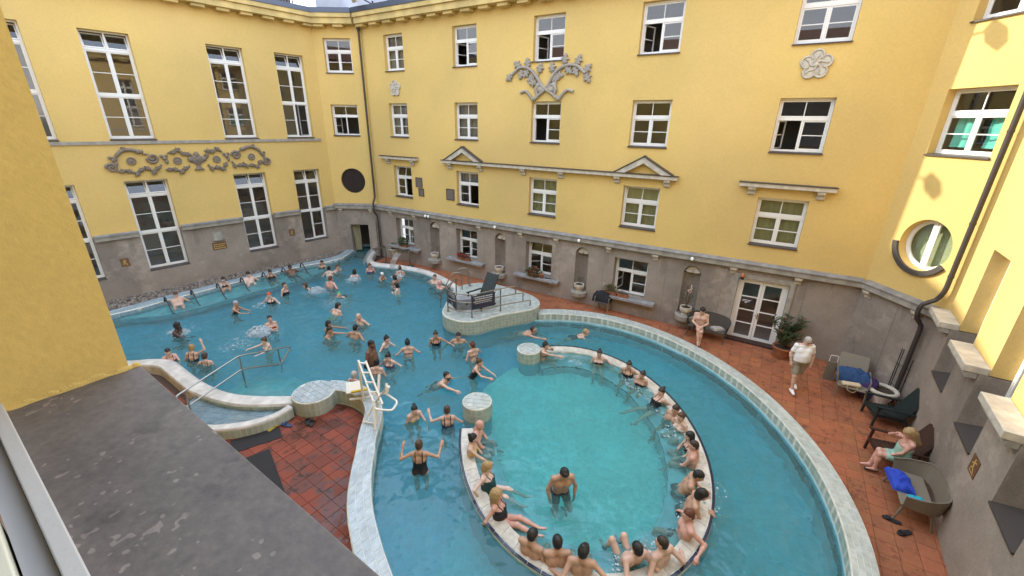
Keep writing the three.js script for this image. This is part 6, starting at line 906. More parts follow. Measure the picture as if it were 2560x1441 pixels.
// ---------------------------------------------------------------- people
// a small mesher: naive surface nets on a box grid
class Field {
  constructor(lo, hi, h) { this.h = h; this.lo = lo; this.n = [0, 1, 2].map(i => Math.ceil((hi[i] - lo[i]) / h) + 1); this.f = new Float32Array(this.n[0] * this.n[1] * this.n[2]).fill(9); }
  each(lo, hi, fn) { const { h, n, f } = this, a = [0, 1, 2].map(i => Math.max(0, Math.floor((lo[i] - this.lo[i]) / h))), b = [0, 1, 2].map(i => Math.min(n[i] - 1, Math.ceil((hi[i] - this.lo[i]) / h))); for (let k = a[2]; k <= b[2]; k++) for (let j = a[1]; j <= b[1]; j++) { let o = (k * n[1] + j) * n[0] + a[0]; for (let i = a[0]; i <= b[0]; i++, o++) f[o] = fn(this.lo[0] + i * h, this.lo[1] + j * h, this.lo[2] + k * h, f[o], o); } }
  cone(A, B, ra, rb, k = 0.035) {
    const m = Math.max(ra, rb) + k + 2.5 * this.h, dx = B[0] - A[0], dy = B[1] - A[1], dz = B[2] - A[2], L = dx * dx + dy * dy + dz * dz + 1e-9;
    this.each([0, 1, 2].map(i => Math.min(A[i], B[i]) - m), [0, 1, 2].map(i => Math.max(A[i], B[i]) + m), (x, y, z, o) => { let t = ((x - A[0]) * dx + (y - A[1]) * dy + (z - A[2]) * dz) / L; t = t < 0 ? 0 : t > 1 ? 1 : t; const d = Math.hypot(x - A[0] - dx * t, y - A[1] - dy * t, z - A[2] - dz * t) - ra - (rb - ra) * t; if (o > 8) return d; const q = Math.max(k - Math.abs(d - o), 0); return Math.min(d, o) - q * q / (4 * k); });
  }
  ell(c, r, k = 0.02, sub = false) { const m = 2.5 * this.h + k, mr = Math.min(...r); this.each([0, 1, 2].map(i => c[i] - r[i] - m), [0, 1, 2].map(i => c[i] + r[i] + m), (x, y, z, o) => { const a = (x - c[0]) / r[0], b = (y - c[1]) / r[1], e = (z - c[2]) / r[2], l = Math.hypot(a, b, e), l2 = Math.hypot(a / r[0], b / r[1], e / r[2]) || 1e-6, d = l * (l - 1) / l2; if (sub) { const q = Math.max(k - Math.abs(-d - o), 0); return Math.max(-d, o) + q * q / (4 * k); } if (o > 8) return d; const q = Math.max(k - Math.abs(d - o), 0); return Math.min(d, o) - q * q / (4 * k); }); }
  mesh(f = this.f) {
    const { n, h, lo } = this, [nx, ny, nz] = n, id = new Int32Array(nx * ny * nz).fill(-1), pos = [], idx = [], sx = 1, sy = nx, sz = nx * ny, off = [0, 1, sy, sy + 1, sz, sz + 1, sz + sy, sz + sy + 1];
    const E = [[0, 1], [2, 3], [4, 5], [6, 7], [0, 2], [1, 3], [4, 6], [5, 7], [0, 4], [1, 5], [2, 6], [3, 7]];
    for (let k = 0; k < nz - 1; k++) for (let j = 0; j < ny - 1; j++) for (let i = 0; i < nx - 1; i++) {
      const o = k * sz + j * sy + i; let m = 0; for (let c = 0; c < 8; c++) if (f[o + off[c]] < 0) m |= 1 << c; if (m === 0 || m === 255) continue;
      let x = 0, y = 0, z = 0, c = 0; for (const [a, b] of E) { const ia = (m >> a) & 1, ib = (m >> b) & 1; if (ia === ib) continue; const va = f[o + off[a]], vb = f[o + off[b]], t = va / (va - vb); x += lerp(a & 1, b & 1, t); y += lerp((a >> 1) & 1, (b >> 1) & 1, t); z += lerp(a >> 2, b >> 2, t); c++; }
      id[o] = pos.length / 3; pos.push(lo[0] + (i + x / c) * h, lo[1] + (j + y / c) * h, lo[2] + (k + z / c) * h);
    }
    for (let k = 1; k < nz - 1; k++) for (let j = 1; j < ny - 1; j++) for (let i = 1; i < nx - 1; i++) {
      const o = k * sz + j * sy + i, s = f[o] < 0;
      for (const [d, u, v] of [[sx, sy, sz], [sy, sz, sx], [sz, sx, sy]]) { if ((f[o + d] < 0) === s) continue; const a = id[o], b = id[o - u], c = id[o - u - v], e = id[o - v]; if (a < 0 || b < 0 || c < 0 || e < 0) continue; if (s) idx.push(a, b, c, a, c, e); else idx.push(a, c, b, a, e, c); }
    }
    const g = new THREE.BufferGeometry(); g.setAttribute('position', new THREE.Float32BufferAttribute(pos, 3)); g.setIndex(idx); g.computeVertexNormals(); return g;
  }
}
// heads, hair and hands are made once, in their own axes (y up, z forward, x to the person's left)
function makeHead(male) {
  const F = new Field([-0.11, -0.16, -0.13], [0.11, 0.15, 0.15], 0.0052), w = male ? 1 : 0.95;
  F.ell([0, 0.025, -0.012], [0.077 * w, 0.098, 0.096]); F.ell([0, -0.03, 0.025], [0.064 * w, 0.075, 0.070], 0.03); F.ell([0, -0.083, 0.045], [(male ? 0.040 : 0.032), 0.028, 0.036], 0.03);
  F.cone([0, -0.03, -0.02], [0, -0.15, -0.035], 0.05 * w, 0.052 * w, 0.02);
  for (const s of [-1, 1]) { F.ell([s * 0.033, 0.008, 0.100], [0.016, 0.011, 0.016], 0.012, true); F.ell([s * 0.033, 0.006, 0.080], [0.0125, 0.0105, 0.0125], 0.003); F.ell([s * 0.042, -0.028, 0.066], [0.022, 0.018, 0.02], 0.02); F.ell([s * 0.079 * w, -0.008, -0.008], [0.010, 0.030, 0.019], 0.006); F.cone([s * 0.014, 0.031, 0.090], [s * 0.048, 0.030, 0.076], 0.008, 0.006, 0.014); }
  F.cone([0, 0.018, 0.090], [0, -0.024, 0.112], 0.008, 0.012, 0.014); for (const s of [-1, 1]) F.ell([s * 0.011, -0.028, 0.100], [0.009, 0.007, 0.009], 0.008);
  F.ell([0, -0.054, 0.088], [0.025, 0.0065, 0.012], 0.006); F.ell([0, -0.066, 0.086], [0.021, 0.007, 0.012], 0.006);
  return F.mesh();
}
const HEADS = { m: makeHead(true), f: makeHead(false) };
function paintHead(g, tone, o) {   // vertex colours: skin, eyes, brows, lips, beard
  const p = g.attributes.position, c = new Float32Array(p.count * 3), put = (i, r, gg, b) => { c[i * 3] = r; c[i * 3 + 1] = gg; c[i * 3 + 2] = b; };
  for (let i = 0; i < p.count; i++) {
    const x = p.getX(i), y = p.getY(i), z = p.getZ(i), ax = Math.abs(x); let [r, gg, b] = tone; const n = 0.92 + 0.16 * noise3(x * 60, y * 60, z * 60); r *= n; gg *= n; b *= n;
    if (z > 0.06) { const e = Math.hypot((ax - 0.033) / 0.0125, (y - 0.006) / 0.0075); if (e < 1) { const ir = Math.hypot((ax - 0.033), (y - 0.006)) < 0.0065; [r, gg, b] = ir ? [0.03, 0.02, 0.015] : [0.45, 0.42, 0.40]; } if (Math.abs(y - 0.031 + (ax - 0.03) ** 2 * 8) < 0.0055 && ax > 0.013 && ax < 0.052) { r *= 0.28; gg *= 0.25; b *= 0.25; } if (ax < 0.026 && Math.abs(y + 0.060) < 0.0115) { r *= 0.82; gg *= 0.55; b *= 0.58; } if (Math.hypot((ax - 0.045) / 0.025, (y + 0.03) / 0.02) < 1) { r *= 1.03; gg *= 0.93; b *= 0.92; } }
    if (o.beard && z > -0.01 && y < -0.04 - 0.25 * Math.max(0, 0.03 - ax) && !(ax < 0.024 && Math.abs(y + 0.060) < 0.010)) { const k = o.beard; r = lerp(r, 0.02, k); gg = lerp(gg, 0.014, k); b = lerp(b, 0.01, k); }
    if (o.stubble && z > -0.01 && y > 0.03) { r *= 0.85; gg *= 0.85; b *= 0.86; }
    put(i, r, gg, b);
  }
  g.setAttribute('color', new THREE.BufferAttribute(c, 3)); return g;
}
function makeHair(style) {
  const big = style === 'long' || style === 'curly', F = new Field(big ? [-0.16, -0.36, -0.2] : [-0.15, -0.2, -0.22], big ? [0.16, 0.17, 0.14] : [0.15, 0.24, 0.17], 0.0062), t = { short: 0.010, crop: 0.006, cap: 0.006, bun: 0.009, bob: 0.017, long: 0.016, curly: 0.03, pony: 0.009, updo: 0.010, quiff: 0.014, fringe: 0.014 }[style];
  F.ell([0, 0.025, -0.012], [0.077 + t, 0.098 + t, 0.096 + t]); F.ell([0, -0.03, -0.02], [0.070 + t * 0.8, 0.06 + t, 0.075 + t], 0.02);
  if (style === 'bun') F.ell([0, 0.10, -0.10], [0.04, 0.04, 0.04], 0.012); if (style === 'updo') { F.ell([0, 0.13, -0.035], [0.035, 0.042, 0.036], 0.012); } if (style === 'pony') F.cone([0, 0.06, -0.11], [0, -0.1, -0.15], 0.026, 0.014, 0.02);
  if (style === 'low') F.ell([0, -0.04, -0.12], [0.04, 0.04, 0.035], 0.012);
  if (style === 'bob') { F.ell([0, -0.05, -0.045], [0.092, 0.10, 0.075], 0.03); }
  if (style === 'long' || style === 'curly') { const q = style === 'curly' ? 1.25 : 1; F.cone([0, -0.02, -0.05], [0, -0.26, -0.075], 0.085 * q, 0.062 * q, 0.03); for (const s of [-1, 1]) F.cone([s * 0.06, 0.0, -0.02], [s * 0.075, -0.2, -0.03], 0.035, 0.022, 0.03); }
  if (style === 'quiff') { F.ell([0, 0.10, 0.035], [0.06, 0.03, 0.05], 0.02); F.ell([0.01, 0.13, -0.03], [0.03, 0.02, 0.04], 0.02); }
  const keep = style === 'cap' ? -0.012 : 0;   // face window
  F.each([-9, -9, -9], [9, 9, 9], (x, y, z, f) => {
    if (f > 0.06) return f; let face;
    if (style === 'cap') face = (z > -0.02 ? 0.045 : 0.045 - (-0.02 - z) * 0.55) - y; else {
      const hl = 0.062 + (style === 'fringe' ? -0.022 : 0) - 0.5 * Math.max(0, Math.abs(x) - 0.045) - (style === 'short' && x > 0 ? 0.004 : 0);   // hairline height at the front
      const zf = z - 0.03; let bound = zf > 0 ? hl - zf * 0.12 - y : -1;
      if (z <= 0.03) { const side = Math.abs(x) > 0.045 ? (style === 'short' || style === 'crop' || style === 'quiff' ? (z > -0.03 ? 0.012 : -0.055) : style === 'long' || style === 'curly' || style === 'bob' ? -0.4 : (z > -0.005 ? 0.0 : -0.06)) : (style === 'long' || style === 'curly' || style === 'bob' ? -0.4 : -0.075); bound = lerp(side, hl, clamp((z + 0.0) / 0.03)) - y; }
      face = bound;
    }
    const strand = style === 'cap' ? 0 : (style === 'curly' ? 0.014 * (noise3(x * 55, y * 45, z * 55) - 0.5) : 0.006 * (noise3(x * 90, y * 22, z * 60) - 0.5) + 0.004 * (noise3(x * 40, y * 20, z * 40) - 0.5));
    return Math.max(f + strand, face);
  });
  return uvM(F.mesh());
}
const HAIR = {}; const hairGeo = s => HAIR[s] || (HAIR[s] = (() => { const g = makeHair(s); const v = mergeVertices(g, 1e-5); v.computeVertexNormals(); return v; })());
function makeHand(curl) {   // palm from the wrist at the origin along +y, palm facing +z, thumb on +x
  const F = new Field([-0.075, -0.03, -0.06], [0.095, 0.20, 0.10], 0.0056);
  F.cone([-0.012, 0.0, 0], [-0.022, 0.075, 0], 0.022, 0.018, 0.015); F.cone([0.012, 0.0, 0], [0.022, 0.078, 0], 0.022, 0.018, 0.015); F.cone([0, 0.01, 0], [0, 0.08, 0], 0.02, 0.018, 0.02); F.cone([0, -0.03, 0], [0, 0.02, 0], 0.023, 0.022, 0.02);
  [[-0.032, 0.066, 0.8], [-0.011, 0.078, 0.95], [0.011, 0.081, 1.0], [0.032, 0.073, 0.88]].forEach(([x, y, l], i) => { const a1 = curl * 0.7, a2 = curl * 1.5, a3 = curl * 2.1, sp = x * 0.6; const p0 = [x, y, 0], p1 = [x + sp * 0.03, y + 0.042 * l * Math.cos(a1), 0.042 * l * Math.sin(a1)], p2 = [p1[0] + sp * 0.02, p1[1] + 0.026 * l * Math.cos(a2), p1[2] + 0.026 * l * Math.sin(a2)], p3 = [p2[0], p2[1] + 0.02 * l * Math.cos(a3), p2[2] + 0.02 * l * Math.sin(a3)]; F.cone(p0, p1, 0.0098, 0.0088, 0.004); F.cone(p1, p2, 0.0088, 0.0082, 0.003); F.cone(p2, p3, 0.0082, 0.007, 0.003); });
  F.cone([0.022, 0.018, 0.004], [0.052, 0.05, 0.018], 0.015, 0.0105, 0.012); F.cone([0.052, 0.05, 0.018], [0.06, 0.082, 0.026], 0.0105, 0.008, 0.004);
  return F.mesh();
}
const HANDS = { flat: makeHand(0.12), relaxed: makeHand(0.42), grip: makeHand(0.95) };
const TONE = { fair: [0.60, 0.385, 0.29], pale: [0.66, 0.46, 0.37], tan: [0.47, 0.27, 0.175], pink: [0.60, 0.33, 0.255], olive: [0.40, 0.235, 0.15], brown: [0.17, 0.085, 0.05], dark: [0.07, 0.038, 0.026] };
const HAIRC = { black: [0.012, 0.010, 0.009], dark: [0.032, 0.020, 0.013], brown: [0.075, 0.042, 0.024], auburn: [0.11, 0.036, 0.018], light: [0.22, 0.13, 0.06], blonde: [0.36, 0.235, 0.10], grey: [0.40, 0.375, 0.345], orange: [0.62, 0.09, 0.025], green: [0.05, 0.45, 0.06], white: [0.76, 0.74, 0.72], silver: [0.34, 0.36, 0.42] };
const skinM = std({ color: 0xffffff, vertexColors: true, roughness: 0.42, bumpMap: T.fine, bumpScale: 0.0004 });
const hairMs = {}, clothMs = {};
const hairMat = (k, cap) => hairMs[k + cap] || (hairMs[k + cap] = std({ color: lin(...HAIRC[k]), roughness: cap ? 0.45 : 0.5, bumpMap: cap ? null : T.hair, bumpScale: 0.002 }));
const SUITC = { black: [0.010, 0.010, 0.012], navy: [0.012, 0.016, 0.05], purple: [0.05, 0.02, 0.09], green: [0.008, 0.05, 0.05], red: [0.32, 0.03, 0.035], yellow: [0.55, 0.40, 0.02], white: [0.70, 0.66, 0.60], mint: [0.28, 0.46, 0.38], blue: [0.02, 0.04, 0.14], tee: [0.80, 0.79, 0.77], khaki: [0.30, 0.27, 0.21], mauve: [0.13, 0.09, 0.13] };
const suitMat = k => clothMs[k] || (clothMs[k] = std({ color: lin(...SUITC[k]), roughness: k === 'tee' || k === 'khaki' ? 0.9 : 0.55, bumpMap: T.cloth, bumpScale: 0.0012 }));
const ARM = { down: [0.07, -0.50, 0.06], hips: [0.14, -0.40, 0.0], out: [0.30, -0.34, 0.20], wide: [0.42, -0.24, 0.10], fwd: [-0.02, -0.22, 0.46], reach: [0.05, -0.02, 0.54], up: [0.14, 0.16, 0.24], high: [0.16, 0.36, 0.10], face: [-0.10, 0.10, 0.24], cross: [-0.20, -0.24, 0.26], rimback: [0.28, -0.24, -0.06], rim: [-0.14, -0.20, 0.28], water: [0.22, -0.42, 0.26], lap: [-0.06, -0.42, 0.30], back: [0.10, -0.42, -0.20], knee: [0.02, -0.30, 0.44], chest: [-0.16, -0.18, 0.22] };
function person(o) {
  const male = o.sex !== 'f', hs = o.h, k = o.k ?? (male ? 1 : 0.94), fat = o.fat ?? 0, yaw = o.yaw * Math.PI / 180, lean = (o.lean ?? 6) * Math.PI / 180, side = (o.side ?? 0) * Math.PI / 180;
  const up = V3(0, 1, 0), f = V3(Math.sin(yaw), 0, Math.cos(yaw)), l = V3(Math.cos(yaw), 0, -Math.sin(yaw));
  const s = up.clone().multiplyScalar(Math.cos(lean)).addScaledVector(f, Math.sin(lean)).applyAxisAngle(f, -side).normalize(), bf = f.clone().multiplyScalar(Math.cos(lean)).addScaledVector(up, -Math.sin(lean)), bl = new THREE.Vector3().crossVectors(s, bf).normalize();   // body's left
  const hq = new THREE.Quaternion().setFromEuler(new THREE.Euler((o.nod ?? 8) * Math.PI / 180, yaw + (o.turn ?? 0) * Math.PI / 180, (o.tilt ?? 0) * Math.PI / 180, 'YXZ'));
  const Hd = V3(...hs), hu = V3(0, 1, 0).applyQuaternion(hq), hf = V3(0, 0, 1).applyQuaternion(hq);
  const N = Hd.clone().addScaledVector(hu.clone().lerp(s, 0.5).normalize(), -0.155 * k).addScaledVector(hf, -0.02), P = N.clone().addScaledVector(s, -0.50 * k);
  const base = o.base ?? FLOOR, org = V3(P.x, base, P.z), A = v => [v.x - org.x, v.y - org.y, v.z - org.z], at = (a, b, c, from = P) => from.clone().addScaledVector(s, a * k).addScaledVector(bl, b * k).addScaledVector(bf, c * k);
  // joints
  const SW = male ? 0.178 : 0.155, sh = [1, -1].map(q => at(0.455, q * SW, -0.005)), hip = [1, -1].map(q => at(-0.03, q * 0.085, 0));
  const ik = (a, t, l1, l2, pole) => { const d = t.clone().sub(a); let L = d.length(); const mx = (l1 + l2) * 0.995; if (L > mx) { t = a.clone().addScaledVector(d, mx / L); L = mx; } const dn = d.clone().normalize(), c = (l1 * l1 + L * L - l2 * l2) / (2 * L), hgt = Math.sqrt(Math.max(0, l1 * l1 - c * c)), pp = pole.clone().addScaledVector(dn, -pole.dot(dn)).normalize(); return [a.clone().addScaledVector(dn, c).addScaledVector(pp, hgt), t]; };
  const arms = [0, 1].map(i => { const q = i ? -1 : 1; let a = o.arms ? o.arms[i] : 'down'; if (typeof a === 'string') a = ARM[a]; const [ox, oy, of] = a; const t = sh[i].clone().addScaledVector(l, q * ox * k).addScaledVector(up, oy * k).addScaledVector(f, of * k); const pole = up.clone().multiplyScalar(-0.7).addScaledVector(f, -0.35).addScaledVector(l, q * 0.75); return ik(sh[i], t, 0.285 * k, 0.25 * k, o.elbowUp ? pole.setY(0.4) : pole); });
  const legs = [0, 1].map(i => {
    const q = i ? -1 : 1, h = hip[i], v = o.legs || 'stand', up_ = (a, b, c) => h.clone().addScaledVector(f, a * k).addScaledVector(up, b * k).addScaledVector(l, q * c * k); let foot, pole = f.clone().addScaledVector(l, q * 0.15);
    if (v === 'stand') { const y = Math.max(base + 0.07, h.y - 0.86 * k); foot = up_(0.02, 0, 0.03); foot.y = y; } else if (v === 'sit') { foot = up_(0.50, -0.36, 0.06); pole = up.clone(); } else if (v === 'long') { foot = up_(0.80, -0.10, 0.05 + (o.spread ?? 0)); pole = up.clone(); } else if (v === 'longup') { foot = up_(0.80, 0.06, 0.0); pole = up.clone(); } else if (v === 'knees') { foot = up_(0.42, -0.10, 0.08); pole = up.clone().addScaledVector(f, 0.3); } else if (v === 'swim') { foot = h.clone().addScaledVector(s, -0.78 * k).addScaledVector(l, q * 0.10); foot.y -= 0.08 * (i ? 1 : -0.5); pole = up.clone().multiplyScalar(-1); } else if (v === 'chair') { foot = up_(0.42 + (o.cross && i ? 0.1 : 0), -0.40 + (o.cross && i ? 0.06 : 0), o.cross ? (i ? -0.12 : 0.0) : 0.05); pole = up.clone().addScaledVector(f, 0.6); } else if (v === 'walk') { foot = up_(i ? 0.20 : -0.16, 0, 0.01); foot.y = base + 0.075; } else foot = up_(...v[i]);
    return ik(h, foot, 0.425 * k, 0.425 * k, pole);
  });
  // body field
  const fine = o.cell ?? 0.015, pts = [Hd, P, ...sh, ...arms.flat(), ...hip, ...legs.flat()], lo = [0, 1, 2].map(i => Math.min(...pts.map(p => A(p)[i])) - 0.24), hi = [0, 1, 2].map(i => Math.max(...pts.map(p => A(p)[i])) + 0.24);
  const F = new Field(lo, hi, fine), C = (p, q, a, b, kk) => F.cone(A(p), A(q), a * k, b * k, kk), fw = 1 + 0.35 * fat;
  for (const q of [1, -1]) {
    if (male) { C(at(0.0, q * 0.07 * fw, 0), at(0.16, q * 0.062 * fw, 0.008), 0.102 * fw, 0.094 * fw); C(at(0.16, q * 0.062 * fw, 0.008), at(0.33, q * 0.082, 0.012), 0.094 * fw, 0.108); C(at(0.33, q * 0.082, 0.012), at(0.455, q * 0.10, -0.005), 0.106, 0.066); C(at(0.345, q * 0.07, 0.055), at(0.37, q * 0.085, 0.05), 0.066, 0.055); }
    else { C(at(-0.02, q * 0.082 * fw, -0.008), at(0.16, q * 0.052 * fw, 0.008), 0.105 * fw, 0.08 * fw); C(at(0.16, q * 0.052 * fw, 0.008), at(0.33, q * 0.066, 0.008), 0.08 * fw, 0.092 * fw); C(at(0.33, q * 0.066, 0.008), at(0.455, q * 0.085, -0.005), 0.092, 0.058); C(at(0.32, q * 0.07, 0.075), at(0.335, q * 0.07, 0.082), 0.062 * fw, 0.058 * fw, 0.03); }
    C(at(0.455, q * 0.06, -0.01), at(0.505, 0, -0.012), 0.055, 0.052); C(at(0.45, q * 0.09, -0.01), at(0.455, q * SW, -0.005), 0.058, male ? 0.058 : 0.048); C(at(-0.06, q * 0.072, -0.045), at(-0.03, q * 0.075, -0.03), 0.09 * fw, 0.09 * fw);
  }
  if (fat > 0) C(at(0.10, 0, 0.05), at(0.2, 0, 0.05), 0.10 + 0.06 * fat, 0.10 + 0.05 * fat, 0.05);
  legs.forEach(([kn, ft], i) => { C(hip[i], kn, (male ? 0.086 : 0.09) * (1 + 0.2 * fat), 0.054); C(kn, ft, 0.053, 0.036); const cal = kn.clone().lerp(ft, 0.3).addScaledVector(new THREE.Vector3().subVectors(hip[i], kn).normalize(), 0.012); C(cal, kn.clone().lerp(ft, 0.42), 0.05, 0.044, 0.03); const fd = o.legs === 'swim' ? s.clone().multiplyScalar(-1) : (o.legs === 'long' || o.legs === 'longup') ? f.clone().multiplyScalar(0.75).addScaledVector(up, 0.55) : f.clone(); const toe = ft.clone().addScaledVector(fd, 0.15 * k).addScaledVector(up, o.legs === 'swim' ? 0 : -0.03); C(ft, toe, 0.036, 0.026, 0.025); C(ft.clone().addScaledVector(fd, -0.035), ft, 0.034, 0.036, 0.02); });
  const bodyNoArms = F.f.slice();
  arms.forEach(([el, hd], i) => { const m = male ? 1 : 0.84; C(sh[i], el, 0.05 * m, 0.039 * m, 0.03); C(el, el.clone().lerp(hd, 0.3), 0.039 * m, 0.038 * m, 0.02); C(el.clone().lerp(hd, 0.3), hd, 0.038 * m, 0.024 * m, 0.02); });
  C(N, Hd.clone().addScaledVector(hu, -0.06), male ? 0.055 : 0.046, male ? 0.053 : 0.044, 0.03);
  const body = F.mesh(), tone = TONE[o.skin || 'fair'], bc = new Float32Array(body.attributes.position.count * 3);
  for (let i = 0; i < bc.length / 3; i++) { const x = body.attributes.position.getX(i), y = body.attributes.position.getY(i), z = body.attributes.position.getZ(i), n = 0.9 + 0.2 * noise3(x * 14, y * 14, z * 14); bc[i * 3] = tone[0] * n; bc[i * 3 + 1] = tone[1] * n; bc[i * 3 + 2] = tone[2] * n; }
  body.setAttribute('color', new THREE.BufferAttribute(bc, 3));
  const clean = g => { const q = g; q.deleteAttribute('uv'); return q; };
  const hm = new THREE.Matrix4().compose(V3(...A(Hd)), hq, V3(k, k, k).multiplyScalar(o.head ?? 1)), head = paintHead(HEADS[male ? 'm' : 'f'].clone(), tone, o); head.applyMatrix4(hm);
  const parts = [clean(body), clean(head)];
  arms.forEach(([el, hd], i) => { const d = hd.clone().sub(el).normalize(), q = i ? -1 : 1; let pz = o.palm ? V3(...o.palm) : up.clone().multiplyScalar(-1).addScaledVector(l, -q * 0.6); pz.addScaledVector(d, -pz.dot(d)).normalize(); const px = new THREE.Vector3().crossVectors(d, pz).normalize(); const g = HANDS[o.hand || 'relaxed'].clone(); if (i) { g.scale(-1, 1, 1); const ix = g.index.array; for (let t = 0; t < ix.length; t += 3) { const w = ix[t]; ix[t] = ix[t + 1]; ix[t + 1] = w; } g.computeVertexNormals(); } g.scale(k * 0.98, k * 0.98, k * 0.98); g.applyMatrix4(new THREE.Matrix4().makeBasis(px, d, pz).setPosition(...A(hd))); const c = new Float32Array(g.attributes.position.count * 3); for (let t = 0; t < c.length; t += 3) { c[t] = tone[0]; c[t + 1] = tone[1] * 0.97; c[t + 2] = tone[2] * 0.97; } g.setAttribute('color', new THREE.BufferAttribute(c, 3)); parts.push(clean(g)); });
  const G = thing('person', o.label, 'person', [org.x, org.y, org.z]);
  mesh('body', mergeGeometries(parts), skinM, G);
  if (o.hair && o.hair[0] !== 'bald') { const m = mesh(o.hair[0] === 'cap' ? 'swim_cap' : 'hair', hairGeo(o.hair[0]), hairMat(o.hair[1], o.hair[0] === 'cap'), G); m.position.set(...A(Hd)); m.quaternion.copy(hq); m.scale.setScalar(k * (o.head ?? 1)); }
  if (o.brim) { const g = new THREE.CylinderGeometry(0.1, 0.105, 0.008, 24, 1, false, -1.1, 2.2); g.scale(1, 1, 1.55); g.translate(0, 0.052, 0.005); const m = mesh('visor', strip(g), hairMat('white', true), G); m.position.set(...A(Hd)); m.quaternion.copy(hq); m.scale.setScalar(k); }
  if (o.glasses) { const g = merge([strip(new THREE.TorusGeometry(0.019, 0.003, 6, 16).translate(0.034, 0.006, 0.1)), strip(new THREE.TorusGeometry(0.019, 0.003, 6, 16).translate(-0.034, 0.006, 0.1)), bar([-0.016, 0.01, 0.102], [0.016, 0.01, 0.102], 0.003), bar([0.053, 0.01, 0.098], [0.078, 0.01, 0.0], 0.0025), bar([-0.053, 0.01, 0.098], [-0.078, 0.01, 0.0], 0.0025)]); const m = mesh('glasses', g, o.glasses === 'white' ? M.white : M.iron, G); m.position.set(...A(Hd)); m.quaternion.copy(hq); m.scale.setScalar(k); }
  // clothing: a shell over the same field
  const shell = (src, thick, region) => { const out = new Float32Array(src.length), { n, h } = F, p = V3(0, 0, 0); let any = false; for (let z = 0, t = 0; z < n[2]; z++) for (let y = 0; y < n[1]; y++) for (let x = 0; x < n[0]; x++, t++) { const d = src[t] - thick; if (d > 0.05) { out[t] = d; continue; } p.set(lo[0] + x * h + org.x - P.x, lo[1] + y * h + org.y - P.y, lo[2] + z * h + org.z - P.z); const v = Math.max(d, region(p.dot(s) / k, p.dot(bl) / k, p.dot(bf) / k, p)); out[t] = v; if (v < 0) any = true; } return any ? F.mesh(out) : null; };
  const legT = p => { let best = 9, bt = 0; legs.forEach(([kn], i) => { const a = hip[i].clone().sub(P), b = kn.clone().sub(P), d = b.clone().sub(a), t = clamp(p.clone().sub(a).dot(d) / d.lengthSq(), 0, 3), q = p.distanceTo(a.clone().addScaledVector(d, Math.min(1, t))); if (q < best) { best = q; bt = t; } }); return [bt, best]; };
  const add = (name, g, c) => { if (g && g.index && g.index.count) mesh(name, uvSmooth(g), suitMat(c), G); };
  const uvSmooth = g => { const p = g.attributes.position, uv = new Float32Array(p.count * 2); for (let i = 0; i < p.count; i++) { uv[i * 2] = p.getX(i) + p.getZ(i); uv[i * 2 + 1] = p.getY(i); } g.setAttribute('uv', new THREE.BufferAttribute(uv, 2)); return g; };
  const cut = (v, u, w, p) => Math.max(-0.145 - v, -0.03 - v + 0.0 - (0.115 - Math.abs(u)) * 0.9, Math.abs(w) - 0.2, p ? (([t, d]) => d < 0.115 && t > 0.02 ? (t - 0.2) * 0.42 : -1)(legT(p)) : -1);   // high leg line
  const [st, sc] = o.suit || [];
  if (st === 'one') add('swimsuit', shell(bodyNoArms, 0.007, (v, u, w, p) => Math.min(Math.max(v - (w > 0 ? 0.345 + 0.35 * Math.max(0, Math.abs(u) - 0.05) : 0.25 + 0.6 * Math.max(0, Math.abs(u) - 0.06)), cut(v, u, w, p)), Math.max(Math.abs(Math.abs(u) - 0.078) - 0.014, v - 0.52, 0.2 - v))), sc);
  if (st === 'bikini') { add('bikini_top', shell(bodyNoArms, 0.007, (v, u, w) => Math.min(w > 0 ? Math.max(v - 0.37 + 0.5 * Math.abs(Math.abs(u) - 0.07), 0.275 - v) : Math.max(v - 0.305, 0.28 - v), Math.max(Math.abs(Math.abs(u) - 0.06) - 0.007, v - 0.52, 0.3 - v, w > 0 ? -1 : (v - 0.52)))), sc); add('bikini_bottom', shell(bodyNoArms, 0.007, (v, u, w, p) => Math.max(v - 0.03, cut(v, u, w, p))), sc); }
  if (st === 'trunks' || st === 'shorts') add(st === 'shorts' ? 'shorts' : 'trunks', shell(bodyNoArms, st === 'shorts' ? 0.022 : 0.013, (v, u, w, p) => { const [t, d] = legT(p); return Math.max(v - 0.05, (t - (st === 'shorts' ? 0.85 : 0.6)) * 0.42); }), sc);
  if (st === 'brief') add('trunks', shell(bodyNoArms, 0.007, (v, u, w) => Math.max(v - 0.03, -0.03 - v - (0.14 - Math.abs(u)) * 0.7, -0.15 - v)), sc);
  if (st === 'wrap') add('towel_wrap', shell(bodyNoArms, 0.016, (v, u, w, p) => { const [t] = legT(p); return Math.max(v - 0.30, (t - 0.75) * 0.42); }), sc);
  if (o.tee) { const keep = new Float32Array(F.f); add('t_shirt', shell(F.f, 0.02, (v, u, w, p) => { let m = 9; arms.forEach(([el], i) => { const a = sh[i].clone().sub(P), d = el.clone().sub(sh[i]), t = p.clone().sub(a).dot(d) / d.lengthSq(), q = p.distanceTo(a.clone().addScaledVector(d, clamp(t))); if (q < 0.1) m = Math.min(m, (t - 0.72) * 0.285); }); const armSide = Math.abs(u) > SW + 0.01 ? m : 9; return Math.min(Math.max(v - 0.5, -0.07 - v, Math.abs(u) - SW - 0.03), Math.max(armSide, v - 0.53)); }), o.tee); }
  if (o.shoes) add('shoes', shell(bodyNoArms, 0.014, (v, u, w, p) => p.y + P.y - base - (o.shoes === 'tee' ? 0.135 : 0.075)), o.shoes);
  return G;
}
